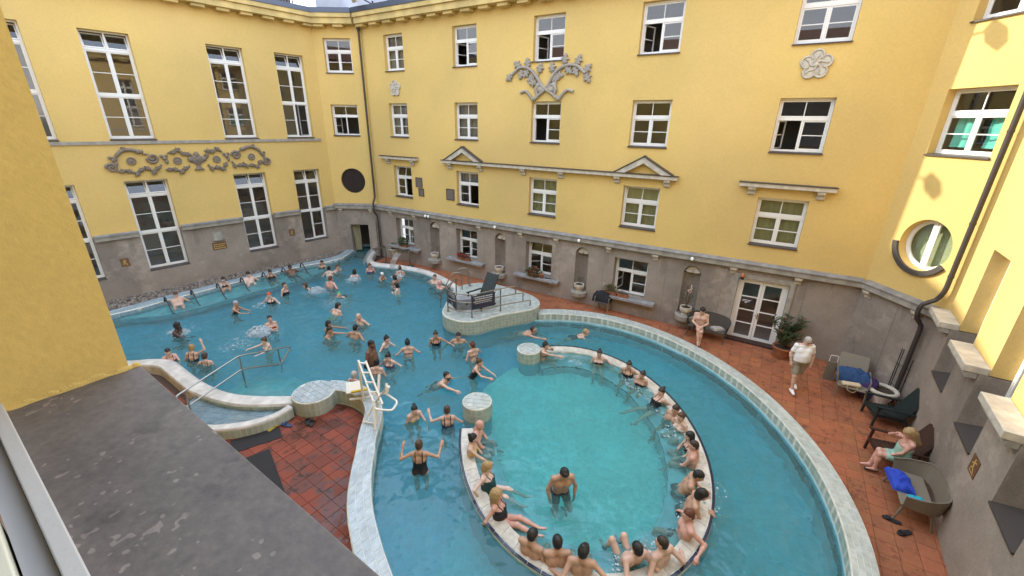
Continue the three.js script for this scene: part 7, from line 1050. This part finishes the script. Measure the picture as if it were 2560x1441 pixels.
const PEOPLE = [
{"lean": -42, "nod": 20, "legs": "knees", "arms": ["out", "cross"], "skin": "fair", "hair": ["crop", "brown"], "suit": ["trunks", "blue"], "label": "person reclining in the leftmost occupied water lounger, blue trunks, one knee raised", "h": [-13.37, 0.46, -15.59], "yaw": 40},
{"sex": "f", "lean": -28, "legs": "knees", "arms": ["knee", "knee"], "skin": "tan", "hair": ["bun", "black"], "suit": ["bikini", "black"], "glasses": "white", "label": "person in white goggles and black bikini hugging both knees on a water lounger", "h": [-12.58, 0.48, -17.3], "yaw": 40},
{"lean": -25, "legs": "knees", "arms": ["out", "knee"], "skin": "pale", "hair": ["fringe", "black"], "suit": ["trunks", "navy"], "fat": 0.3, "label": "person with dark fringe sitting broadly on a water lounger, knees up", "h": [-11.94, 0.48, -18.07], "yaw": 40},
{"sex": "f", "lean": -48, "nod": 15, "legs": "long", "arms": ["water", "cross"], "skin": "tan", "hair": ["bun", "black"], "suit": ["one", "black"], "label": "person in dark swimsuit lying on a water lounger with legs stretched out", "h": [-11.27, 0.39, -18.64], "yaw": 42},
{"lean": -48, "nod": 15, "legs": "long", "arms": ["wide", "down"], "skin": "brown", "hair": ["crop", "black"], "suit": ["trunks", "black"], "label": "dark-skinned person lying on the water lounger with one arm on the arched bar", "h": [-10.7, 0.42, -19.35], "yaw": 45},
{"sex": "f", "lean": -30, "legs": "long", "arms": ["out", "out"], "skin": "tan", "hair": ["short", "dark"], "suit": ["one", "black"], "label": "person with wet dark hair resting at the far end of the loungers", "h": [-9.6, 0.34, -20.36], "yaw": 10},
{"sex": "f", "arms": ["out", "cross"], "skin": "pale", "hair": ["bun", "black"], "suit": ["one", "white"], "label": "pale person with black hair seen from behind near the far lounger end", "h": [-8.68, 0.48, -19.04], "yaw": 185},
{"arms": ["out", "fwd"], "skin": "fair", "hair": ["short", "brown"], "suit": ["trunks", "navy"], "label": "person with short brown hair beside the pale person, looking right", "h": [-8.55, 0.34, -19.71], "yaw": 60},
{"arms": ["down", "hips"], "skin": "pink", "hair": ["short", "auburn"], "suit": ["trunks", "navy"], "label": "person with reddish brown hair and bare back nearest the far loungers", "h": [-7.98, 0.54, -17.51], "yaw": 165},
{"sex": "f", "arms": ["water", "water"], "skin": "pale", "hair": ["bob", "black"], "suit": ["one", "red"], "label": "person with black bob seen from behind beside a patch of spray", "h": [-7.39, 0.44, -18.76], "yaw": 195},
{"sex": "f", "arms": ["down", "down"], "skin": "pink", "hair": ["bun", "auburn"], "suit": ["one", "purple"], "fat": 0.3, "label": "person in a purple swimsuit under the fountain sheet nearest the corner", "h": [-6.91, 0.48, -19.56], "yaw": 25},
{"sex": "f", "arms": ["fwd", "fwd"], "skin": "tan", "hair": ["cap", "white"], "suit": ["one", "black"], "label": "person in a white cap low in the water in front of the far coping", "h": [-6.06, 0.36, -18.66], "yaw": 60},
{"sex": "f", "arms": ["cross", "up"], "skin": "tan", "hair": ["bob", "black"], "suit": ["one", "black"], "brim": 1, "turn": 20, "label": "person in a white visor and black swimsuit turned away from the camera", "h": [-5.3, 0.48, -17.97], "yaw": -130},
{"sex": "f", "arms": ["chest", "face"], "skin": "pale", "hair": ["bob", "black"], "suit": ["one", "white"], "label": "pale person with raised hands just below the visor wearer", "h": [-4.95, 0.5, -16.92], "yaw": -85},
{"sex": "f", "arms": ["down", "down"], "skin": "fair", "hair": ["updo", "brown"], "suit": ["one", "purple"], "fat": 0.2, "label": "person with piled brown hair standing under the second fountain sheet", "h": [-5.38, 0.48, -19.27], "yaw": 190},
{"lean": -15, "arms": ["rimback", "wide"], "skin": "fair", "hair": ["crop", "brown"], "suit": ["trunks", "navy"], "label": "person with short hair leaning back on the far white coping", "h": [-3.54, 0.42, -18.28], "yaw": -10},
{"lean": -12, "arms": ["rimback", "down"], "skin": "pink", "hair": ["bald", "grey"], "suit": ["trunks", "black"], "fat": 0.4, "label": "bald reddish person beside the island ladder", "h": [-3.2, 0.38, -17.67], "yaw": -25},
{"sex": "f", "lean": 55, "nod": -25, "legs": "swim", "arms": ["out", "out"], "skin": "fair", "hair": ["cap", "green"], "suit": ["one", "navy"], "label": "swimmer in a bright green cap in the middle of the far pool", "h": [-7.18, 0.28, -16.32], "yaw": 0},
{"lean": 28, "arms": ["wide", "down"], "skin": "fair", "hair": ["bob", "black"], "suit": ["brief", "yellow"], "turn": -60, "label": "person with dark bob bending away with one arm stretched to the left", "h": [-6.62, 0.42, -14.85], "yaw": 150},
{"nod": 28, "arms": ["hips", "out"], "skin": "fair", "hair": ["bald", "grey"], "suit": ["trunks", "black"], "beard": 0.5, "label": "bald person looking down, left hand on the hip, right of the spray", "h": [-5.53, 0.42, -13.92], "yaw": -30},
{"sex": "f", "arms": ["reach", "fwd"], "skin": "olive", "hair": ["bob", "black"], "suit": ["one", "black"], "label": "person with long black hair in the pair facing right at mid pool", "h": [-6.38, 0.4, -13.34], "yaw": 80},
{"arms": ["reach", "fwd"], "skin": "olive", "hair": ["short", "black"], "suit": ["trunks", "black"], "label": "person with short black hair in front of the long-haired one in the pair", "h": [-6.2, 0.34, -12.97], "yaw": 85},
{"lean": 14, "arms": ["out", "hips"], "skin": "olive", "hair": ["crop", "black"], "suit": ["trunks", "black"], "label": "dark-haired person with bare tanned back facing away below the bald one", "h": [-5.29, 0.46, -12.94], "yaw": 165},
{"sex": "f", "lean": 10, "arms": ["fwd", "fwd"], "skin": "tan", "hair": ["cap", "silver"], "suit": ["one", "black"], "nod": 14, "label": "person in a silver swim cap turned to the right near the shelf edge", "h": [-10.44, 0.5, -14.73], "yaw": 100},
{"sex": "f", "arms": ["out", "out"], "skin": "pale", "hair": ["cap", "orange"], "suit": ["one", "black"], "fat": 0.2, "nod": 14, "label": "person in an orange swim cap and black swimsuit facing the camera", "h": [-9.67, 0.5, -15.62], "yaw": 0},
{"sex": "f", "arms": ["down", "down"], "skin": "fair", "hair": ["short", "dark"], "suit": ["one", "black"], "fat": 0.4, "nod": -4, "label": "person with short dark hair and black swimsuit standing in profile to the right", "h": [-9.56, 0.54, -16.64], "yaw": 80},
{"sex": "f", "lean": 30, "arms": ["out", "out"], "skin": "fair", "hair": ["bob", "brown"], "suit": ["one", "navy"], "label": "person with wet brown hair low in the water beside a white bubble mound", "h": [-9.0, 0.32, -17.2], "yaw": -40},
{"sex": "f", "arms": ["chest", "cross"], "skin": "fair", "hair": ["short", "black"], "suit": ["bikini", "red"], "fat": 0.3, "nod": -8, "label": "person with black cap-like hair and red bikini, hands together, beside the large bubble mound", "h": [-8.45, 0.52, -13.42], "yaw": 45},
{"sex": "f", "arms": ["fwd", "reach"], "skin": "pale", "hair": ["bun", "brown"], "suit": ["one", "white"], "nod": 16, "k": 0.86, "label": "young person with brown hair pulled back alone above the handrail", "h": [-7.86, 0.45, -11.96], "yaw": -35},
{"arms": ["down", "down"], "skin": "brown", "hair": ["crop", "black"], "suit": ["trunks", "black"], "fat": 0.75, "beard": 0.7, "k": 1.04, "label": "dark-skinned person with bare torso standing tall near the pool lift", "h": [-4.13, 0.86, -11.1], "yaw": 80},
{"arms": ["down", "fwd"], "skin": "dark", "hair": ["quiff", "black"], "suit": ["trunks", "black"], "label": "dark-skinned person with short afro hair at the left of the pool", "h": [-11.3, 0.46, -12.87], "yaw": 100},
{"sex": "f", "arms": ["fwd", "cross"], "skin": "fair", "hair": ["cap", "black"], "suit": ["one", "red"], "fat": 0.3, "label": "person with a black cap and red top nearest the yellow wall", "h": [-10.36, 0.42, -11.21], "yaw": 50},
{"sex": "f", "arms": ["down", "high"], "skin": "fair", "hair": ["bun", "blonde"], "suit": ["one", "black"], "label": "person with pale blonde hair and black back straps waving one arm", "h": [-9.68, 0.52, -11.3], "yaw": 185},
{"sex": "f", "arms": ["out", "down"], "skin": "fair", "hair": ["bun", "brown"], "suit": ["one", "navy"], "label": "person with brown hair seen from behind in front of the waving one", "h": [-9.15, 0.38, -11.06], "yaw": 190},
{"sex": "f", "lean": 16, "arms": ["fwd", "wide"], "skin": "pale", "hair": ["updo", "black"], "suit": ["bikini", "black"], "label": "person with dark bun and black bikini looking right, arm stretched to the right", "h": [-4.04, 0.42, -12.26], "yaw": 75},
{"sex": "f", "arms": ["out", "out"], "skin": "fair", "hair": ["updo", "black"], "suit": ["bikini", "black"], "label": "person with dark top knot seen from behind, elbows out", "h": [-3.26, 0.54, -11.82], "yaw": 195},
{"sex": "f", "arms": ["hips", "out"], "skin": "pale", "hair": ["bun", "black"], "suit": ["one", "mauve"], "nod": 18, "label": "person in a mauve swimsuit with arms akimbo near the dark-skinned tall one", "h": [-3.67, 0.46, -11.06], "yaw": -15},
{"sex": "f", "lean": 8, "arms": ["down", "down"], "skin": "fair", "hair": ["bun", "black"], "suit": ["bikini", "black"], "label": "person with black hair and black back strap close behind the pool lift", "h": [-3.88, 0.5, -10.67], "yaw": 180},
{"sex": "f", "arms": ["wide", "down"], "skin": "tan", "hair": ["updo", "dark"], "suit": ["one", "black"], "label": "person with top knot and black swimsuit left of the tiled island", "h": [-2.48, 0.52, -12.43], "yaw": 10},
{"lean": -4, "arms": ["out", "out"], "skin": "tan", "hair": ["short", "black"], "suit": ["trunks", "black"], "label": "person with dark short hair up to the chest in front of the tiled island", "h": [-1.77, 0.36, -12.68], "yaw": 0},
{"sex": "f", "arms": ["down", [0.3, -0.34, 0.34]], "skin": "fair", "hair": ["updo", "auburn"], "suit": ["bikini", "black"], "turn": 40, "label": "person with red-brown updo and string bikini reaching left", "h": [-1.2, 0.62, -11.57], "yaw": -150},
{"sex": "f", "lean": 22, "arms": ["fwd", "fwd"], "skin": "fair", "hair": ["bun", "brown"], "suit": ["one", "black"], "label": "person with brown hair in a black swimsuit leaning forward to the right", "h": [-0.89, 0.62, -10.59], "yaw": 70},
{"lean": 40, "nod": -18, "legs": "swim", "arms": ["wide", "reach"], "skin": "fair", "hair": ["short", "black"], "suit": ["trunks", "navy"], "beard": 0.9, "label": "bearded person floating with one arm stretched to the right", "h": [-1.76, 0.44, -10.13], "yaw": 62},
{"sex": "f", "lean": 16, "arms": ["fwd", "down"], "skin": "fair", "hair": ["bun", "black"], "suit": ["bikini", "yellow"], "turn": -25, "cell": 0.013, "label": "person in a yellow bikini looking at the camera over the shoulder", "h": [-2.34, 0.44, -8.61], "yaw": 40},
{"sex": "f", "arms": [[0.3, 0.0, 0.28], "out"], "skin": "fair", "hair": ["bun", "brown"], "suit": ["one", "navy"], "cell": 0.013, "label": "person with brown hair in a navy swimsuit, back to the camera, left hand raised", "h": [-1.52, 0.54, -8.49], "yaw": 192},
{"sex": "f", "arms": [[0.24, 0.04, 0.16], [0.3, 0.0, 0.24]], "skin": "tan", "hair": ["bun", "brown"], "suit": ["one", "black"], "cell": 0.012, "label": "person in a black strapped swimsuit with both hands raised, back to the camera", "h": [-1.88, 0.74, -7.06], "yaw": 182},
{"sex": "f", "arms": ["out", "out"], "skin": "pink", "hair": ["short", "grey"], "suit": ["one", "black"], "fat": 0.4, "label": "grey-haired person at the foot of the round platform, back to the camera", "h": [-4.41, 0.34, -10.27], "yaw": 165},
{"lean": 8, "nod": 24, "arms": ["lap", "lap"], "skin": "pink", "hair": ["bald", "grey"], "suit": ["trunks", "black"], "beard": 0.35, "cell": 0.012, "legs": "sit", "base": -0.66, "label": "bald person sitting on the ring beside the near round post", "h": [-0.68, 0.62, -7.86], "yaw": 85},
{"sex": "f", "lean": 4, "arms": ["lap", "knee"], "skin": "fair", "hair": ["bun", "black"], "suit": ["bikini", "yellow"], "cell": 0.012, "turn": 20, "legs": "sit", "base": -0.66, "label": "person with black bun and yellow bikini sitting on the left of the ring", "h": [-0.79, 0.62, -7.43], "yaw": 85},
{"sex": "f", "lean": -6, "nod": 22, "legs": "long", "base": -0.66, "arms": ["back", [0.16, -0.36, -0.02]], "skin": "pale", "hair": ["bob", "blonde"], "suit": ["one", "green"], "fat": 0.75, "cell": 0.012, "turn": 10, "label": "blonde person in a dark green swimsuit leaning an elbow on the ring", "h": [-0.43, 0.66, -6.57], "yaw": 75},
{"sex": "f", "lean": -8, "nod": -4, "legs": "longup", "base": -0.66, "arms": ["down", "back"], "skin": "pink", "hair": ["curly", "blonde"], "suit": ["one", "black"], "fat": 0.35, "cell": 0.012, "turn": 25, "label": "person with long curly blonde hair stretching both legs over the water", "h": [-0.21, 0.66, -5.9], "yaw": 70},
{"nod": 30, "lean": 14, "base": -0.66, "arms": ["down", "down"], "skin": "tan", "hair": ["quiff", "black"], "suit": ["trunks", "navy"], "cell": 0.012, "label": "young person with a dark quiff standing waist-deep in the middle of the oval", "h": [1.07, 0.74, -6.34], "yaw": 10},
{"lean": 4, "arms": ["lap", "down"], "skin": "tan", "hair": ["short", "black"], "suit": ["trunks", "black"], "cell": 0.012, "turn": -15, "legs": "sit", "base": -0.66, "label": "person with black hair at the left of the row with backs to the camera", "h": [0.42, 0.58, -5.16], "yaw": 150},
{"lean": 10, "arms": ["lap", "lap"], "skin": "tan", "hair": ["short", "black"], "suit": ["trunks", "black"], "cell": 0.012, "legs": "sit", "base": -0.66, "label": "person with long dark crop, second from left in the near row of backs", "h": [0.82, 0.58, -5.04], "yaw": 180},
{"lean": 0, "arms": ["rimback", [0.3, -0.34, -0.12]], "skin": "tan", "hair": ["quiff", "black"], "suit": ["trunks", "black"], "cell": 0.012, "turn": -30, "legs": "sit", "base": -0.66, "label": "person with black hair resting both elbows on the near ring edge", "h": [1.22, 0.64, -4.83], "yaw": 170},
{"lean": -22, "legs": "knees", "base": -0.66, "arms": ["rimback", "rimback"], "skin": "fair", "hair": ["short", "black"], "suit": ["trunks", "black"], "cell": 0.012, "label": "person in black patterned trunks floating with bent knees, head towards the camera", "h": [2.11, 0.58, -4.94], "yaw": 200},
{"lean": -2, "arms": ["back", "rimback"], "skin": "fair", "hair": ["crop", "dark"], "suit": ["trunks", "black"], "cell": 0.012, "turn": 20, "legs": "sit", "base": -0.66, "label": "person with cropped hair turned left at the right end of the near row", "h": [2.52, 0.66, -4.99], "yaw": -150},
{"lean": -4, "arms": ["rimback", "rimback"], "skin": "pink", "hair": ["crop", "auburn"], "suit": ["trunks", "black"], "cell": 0.012, "legs": "sit", "base": -0.66, "label": "person with thinning reddish hair propping both elbows on the right rim", "h": [3.17, 0.64, -5.55], "yaw": -95},
{"lean": 20, "nod": 20, "arms": ["rim", "rim"], "skin": "tan", "hair": ["bob", "black"], "suit": ["trunks", "black"], "cell": 0.012, "base": -0.66, "label": "person with black hair leaning arms on the right rim, head down", "h": [3.64, 0.56, -6.07], "yaw": 70},
{"lean": 24, "nod": 25, "arms": ["rim", "rim"], "skin": "tan", "hair": ["short", "black"], "suit": ["trunks", "black"], "cell": 0.012, "base": -0.66, "label": "person with a wristband folding arms on the right rim", "h": [3.75, 0.58, -6.51], "yaw": 65},
{"lean": 4, "arms": ["lap", "lap"], "skin": "pink", "hair": ["crop", "dark"], "suit": ["trunks", "black"], "cell": 0.012, "turn": 15, "legs": "sit", "base": -0.66, "label": "person with short dark hair and pink back sitting on the right of the ring", "h": [3.96, 0.62, -7.32], "yaw": -125},
{"sex": "f", "lean": 6, "arms": ["lap", "lap"], "skin": "fair", "hair": ["bob", "black"], "suit": ["one", "black"], "cell": 0.012, "legs": "sit", "base": -0.66, "label": "person with black hair and white clip next to the pink-backed one", "h": [4.01, 0.58, -7.66], "yaw": -90},
{"sex": "f", "lean": 2, "arms": ["down", "rimback"], "skin": "fair", "hair": ["pony", "brown"], "suit": ["bikini", "white"], "cell": 0.012, "legs": "sit", "base": -0.66, "label": "person with low brown bun and white bikini on the right of the ring", "h": [4.09, 0.54, -8.39], "yaw": -65},
{"lean": -6, "arms": ["lap", "lap"], "skin": "tan", "hair": ["short", "dark"], "suit": ["trunks", "black"], "cell": 0.012, "legs": "sit", "base": -0.66, "label": "person with short dark hair low in the bubbles behind the white bikini", "h": [4.11, 0.46, -8.78], "yaw": -55},
{"sex": "f", "lean": -30, "legs": "long", "spread": 0.12, "base": -0.66, "arms": ["rimback", "down"], "skin": "fair", "hair": ["bun", "dark"], "suit": ["one", "black"], "cell": 0.012, "label": "person in a black swimsuit reclining with legs spread towards the oval middle", "h": [3.97, 0.5, -9.46], "yaw": -65},
{"sex": "f", "lean": -6, "arms": ["down", "lap"], "skin": "tan", "hair": ["updo", "dark"], "suit": ["bikini", "black"], "tilt": -15, "legs": "sit", "base": -0.66, "label": "person with dark topknot, nearer the recliner, of the two leaning together", "h": [3.72, 0.46, -10.33], "yaw": -40},
{"sex": "f", "lean": -4, "arms": ["wide", "down"], "skin": "tan", "hair": ["updo", "dark"], "suit": ["one", "black"], "legs": "sit", "base": -0.66, "label": "person with dark bun, farther of the two leaning together", "h": [3.46, 0.48, -10.8], "yaw": -25},
{"sex": "f", "lean": -4, "arms": ["rimback", "down"], "skin": "fair", "hair": ["bun", "dark"], "suit": ["bikini", "black"], "glasses": "iron", "legs": "sit", "base": -0.66, "label": "person in glasses and black bikini sitting at the back of the ring", "h": [2.7, 0.52, -11.38], "yaw": -15},
{"sex": "f", "lean": 6, "arms": ["face", "reach"], "skin": "fair", "hair": ["updo", "black"], "suit": ["bikini", "black"], "legs": "sit", "base": -0.66, "label": "person with top knot seated right beside the far round post, hand at the face", "h": [1.08, 0.58, -11.72], "yaw": 75},
{"lean": 66, "nod": -22, "legs": "swim", "arms": ["fwd", "reach"], "skin": "tan", "hair": ["short", "dark"], "suit": ["brief", "red"], "label": "swimmer in red trunks heading right between the island and the ring", "h": [0.78, 0.32, -13.33], "yaw": 72},
{"sex": "f", "lean": 62, "nod": -22, "legs": "swim", "arms": ["wide", "fwd"], "skin": "fair", "hair": ["short", "blonde"], "suit": ["one", "black"], "label": "blonde swimmer in a black swimsuit in the far channel", "h": [2.6, 0.32, -13.21], "yaw": 82},
{"base": 0, "k": 1.01, "nod": 22, "lean": 2, "legs": "walk", "arms": ["down", "down"], "skin": "fair", "hair": ["crop", "grey"], "suit": ["shorts", "khaki"], "tee": "tee", "shoes": "tee", "fat": 0.75, "glasses": "iron", "cell": 0.013, "turn": 10, "label": "person in a white t-shirt and khaki shorts walking on the red terrace", "h": [8.09, 1.61, -10.33], "yaw": -12},
{"base": 0, "nod": 32, "lean": 2, "legs": "chair", "cross": 1, "arms": [[-0.1, -0.32, 0.26], [-0.1, -0.32, 0.26]], "skin": "fair", "hair": ["short", "black"], "suit": ["trunks", "black"], "shoes": "black", "cell": 0.013, "label": "bare-chested person in black shorts reading a phone on the wicker bench", "h": [6.51, 1.17, -13.27], "yaw": -25},
{"sex": "f", "base": 0, "nod": 26, "lean": -2, "legs": "chair", "cross": 1, "arms": ["lap", "face"], "skin": "pink", "hair": ["curly", "blonde"], "suit": ["wrap", "mint"], "shoes": "black", "fat": 0.3, "cell": 0.012, "label": "blonde person wrapped in a mint towel sitting cross-legged in the brown armchair", "h": [8.36, 1.1, -7.23], "yaw": -112}
];
PEOPLE.forEach(o => { person(o); if (o.base === undefined) SPLASH.push([o.h[0], o.h[2], 0.42, 0.05]); else if (o.base < 0) SPLASH.push([o.h[0], o.h[2], 0.4, 0.05]); });
// ---------------------------------------------------------------- churned water
{
  const foamM = phy({ color: lin(0.74, 0.80, 0.83), roughness: 0.75, transmission: 0.55, thickness: 0, ior: 1.2, bumpMap: T.fine, bumpScale: 0.01 });
  const mound = (x, z, r, h, lb) => {
    const r0 = rng((x * 100 + z * 10) | 0), gs = [], ico = strip(new THREE.IcosahedronGeometry(1, 1)), N = Math.round(260 * r / 0.4);
    for (let i = 0; i < N; i++) { const t = r0() * 6.283, q = Math.pow(r0(), 0.55), top = h * Math.pow(1 - q * q, 0.8), y = top * (0.55 + 0.45 * r0()), s = (0.014 + 0.03 * r0() * r0()) * (1.15 - 0.5 * q); const e = ico.clone(); e.scale(s * (1 + 0.6 * r0()), s * (0.7 + 0.5 * r0()), s); e.rotateY(r0() * 6); e.translate(Math.cos(t) * q * r * (1 + 0.25 * noise3(Math.cos(t) * 2, Math.sin(t) * 2, x)), y, Math.sin(t) * q * r * 0.85); gs.push(e); }
    gs.push((() => { const e = new THREE.SphereGeometry(1, 24, 10, 0, 6.2832, 0, Math.PI / 2); e.scale(r * 0.82, h * 0.72, r * 0.72); return strip(e); })());
    const g = merge(gs);
    one('bubble_mound', g, foamM, lb, 'water jet', 'bubbling jets in the pool', [x, WL - 0.015, z]); SPLASH.push([x, z, r * 1.6, 0.09]);
  };
  const W = [[-8.66, -13.04, 0.42, 0.30, 'large white bubbling mound of water beside the red bikini'], [-8.39, -16.96, 0.34, 0.26, 'white bubbling mound of water beside the wet brown hair'], [-7.36, -18.55, 0.3, 0.16, 'low spray of water left of the black bob'], [-11.42, -13.0, 0.34, 0.12, 'low spray of water right of the dark-skinned person at the left'], [-5.40, -19.0, 0.26, 0.16, 'spray of water under the second fountain sheet']];
  W.forEach(a => mound(...a));
  // foam flecks round the jets and along the seats of the ring
  const spots = [[3.9, -9.85, 0.4], [3.55, -10.5, 0.35], [4.05, -9.2, 0.35], [3.98, -8.3, 0.3], [4.05, -6.6, 0.35], [3.75, -6.15, 0.4], [3.3, -5.7, 0.35], [2.6, -5.2, 0.45], [2.0, -4.95, 0.35], [2.1, -11.6, 0.3], [1.55, -11.9, 0.25], [-7.2, -15.9, 0.6], [-8.66, -13.04, 0.75], [-8.4, -16.96, 0.6], [-7.36, -18.5, 0.45], [-11.4, -13.0, 0.6], [-9.9, -15.5, 0.4], [-5.4, -19, 0.4], [-9.0, -12.2, 0.5]];
  const g = new THREE.IcosahedronGeometry(1, 1), n = 4200, m = phy({ color: lin(0.80, 0.84, 0.85), roughness: 0.5, transmission: 0.45, thickness: 0 }), im = new THREE.InstancedMesh(g, m, n), d = new THREE.Object3D(), r = rng(77);
  for (let k = 0; k < n; k++) { const [x, z, q] = spots[(r() * spots.length) | 0], a = r() * 6.283, b = q * Math.pow(r(), 0.6); const px = x + Math.cos(a) * b, pz = z + Math.sin(a) * b, s = 0.003 + 0.011 * r() * r(); d.position.set(px, WL + waveH(px, pz) + s * 0.15, pz); d.rotation.set(0, r() * 6, 0); d.scale.set(s * (1 + r() * 1.8), s * 0.55, s * (1 + r())); d.updateMatrix(); im.setMatrixAt(k, d.matrix); }
  im.name = 'foam'; im.userData = { kind: 'stuff', label: 'white foam flecks on the water round jets and seats', category: 'foam' }; scene.add(im);
  for (const [x, z, q] of spots.slice(0, 11)) SPLASH.push([x, z, q, 0.075]);
}
buildWater();
scene.traverse(o => { if (o.isMesh) { o.castShadow = o.receiveShadow = true; } });
renderer.setSize(1024, 576);
renderer.render(scene, camera);
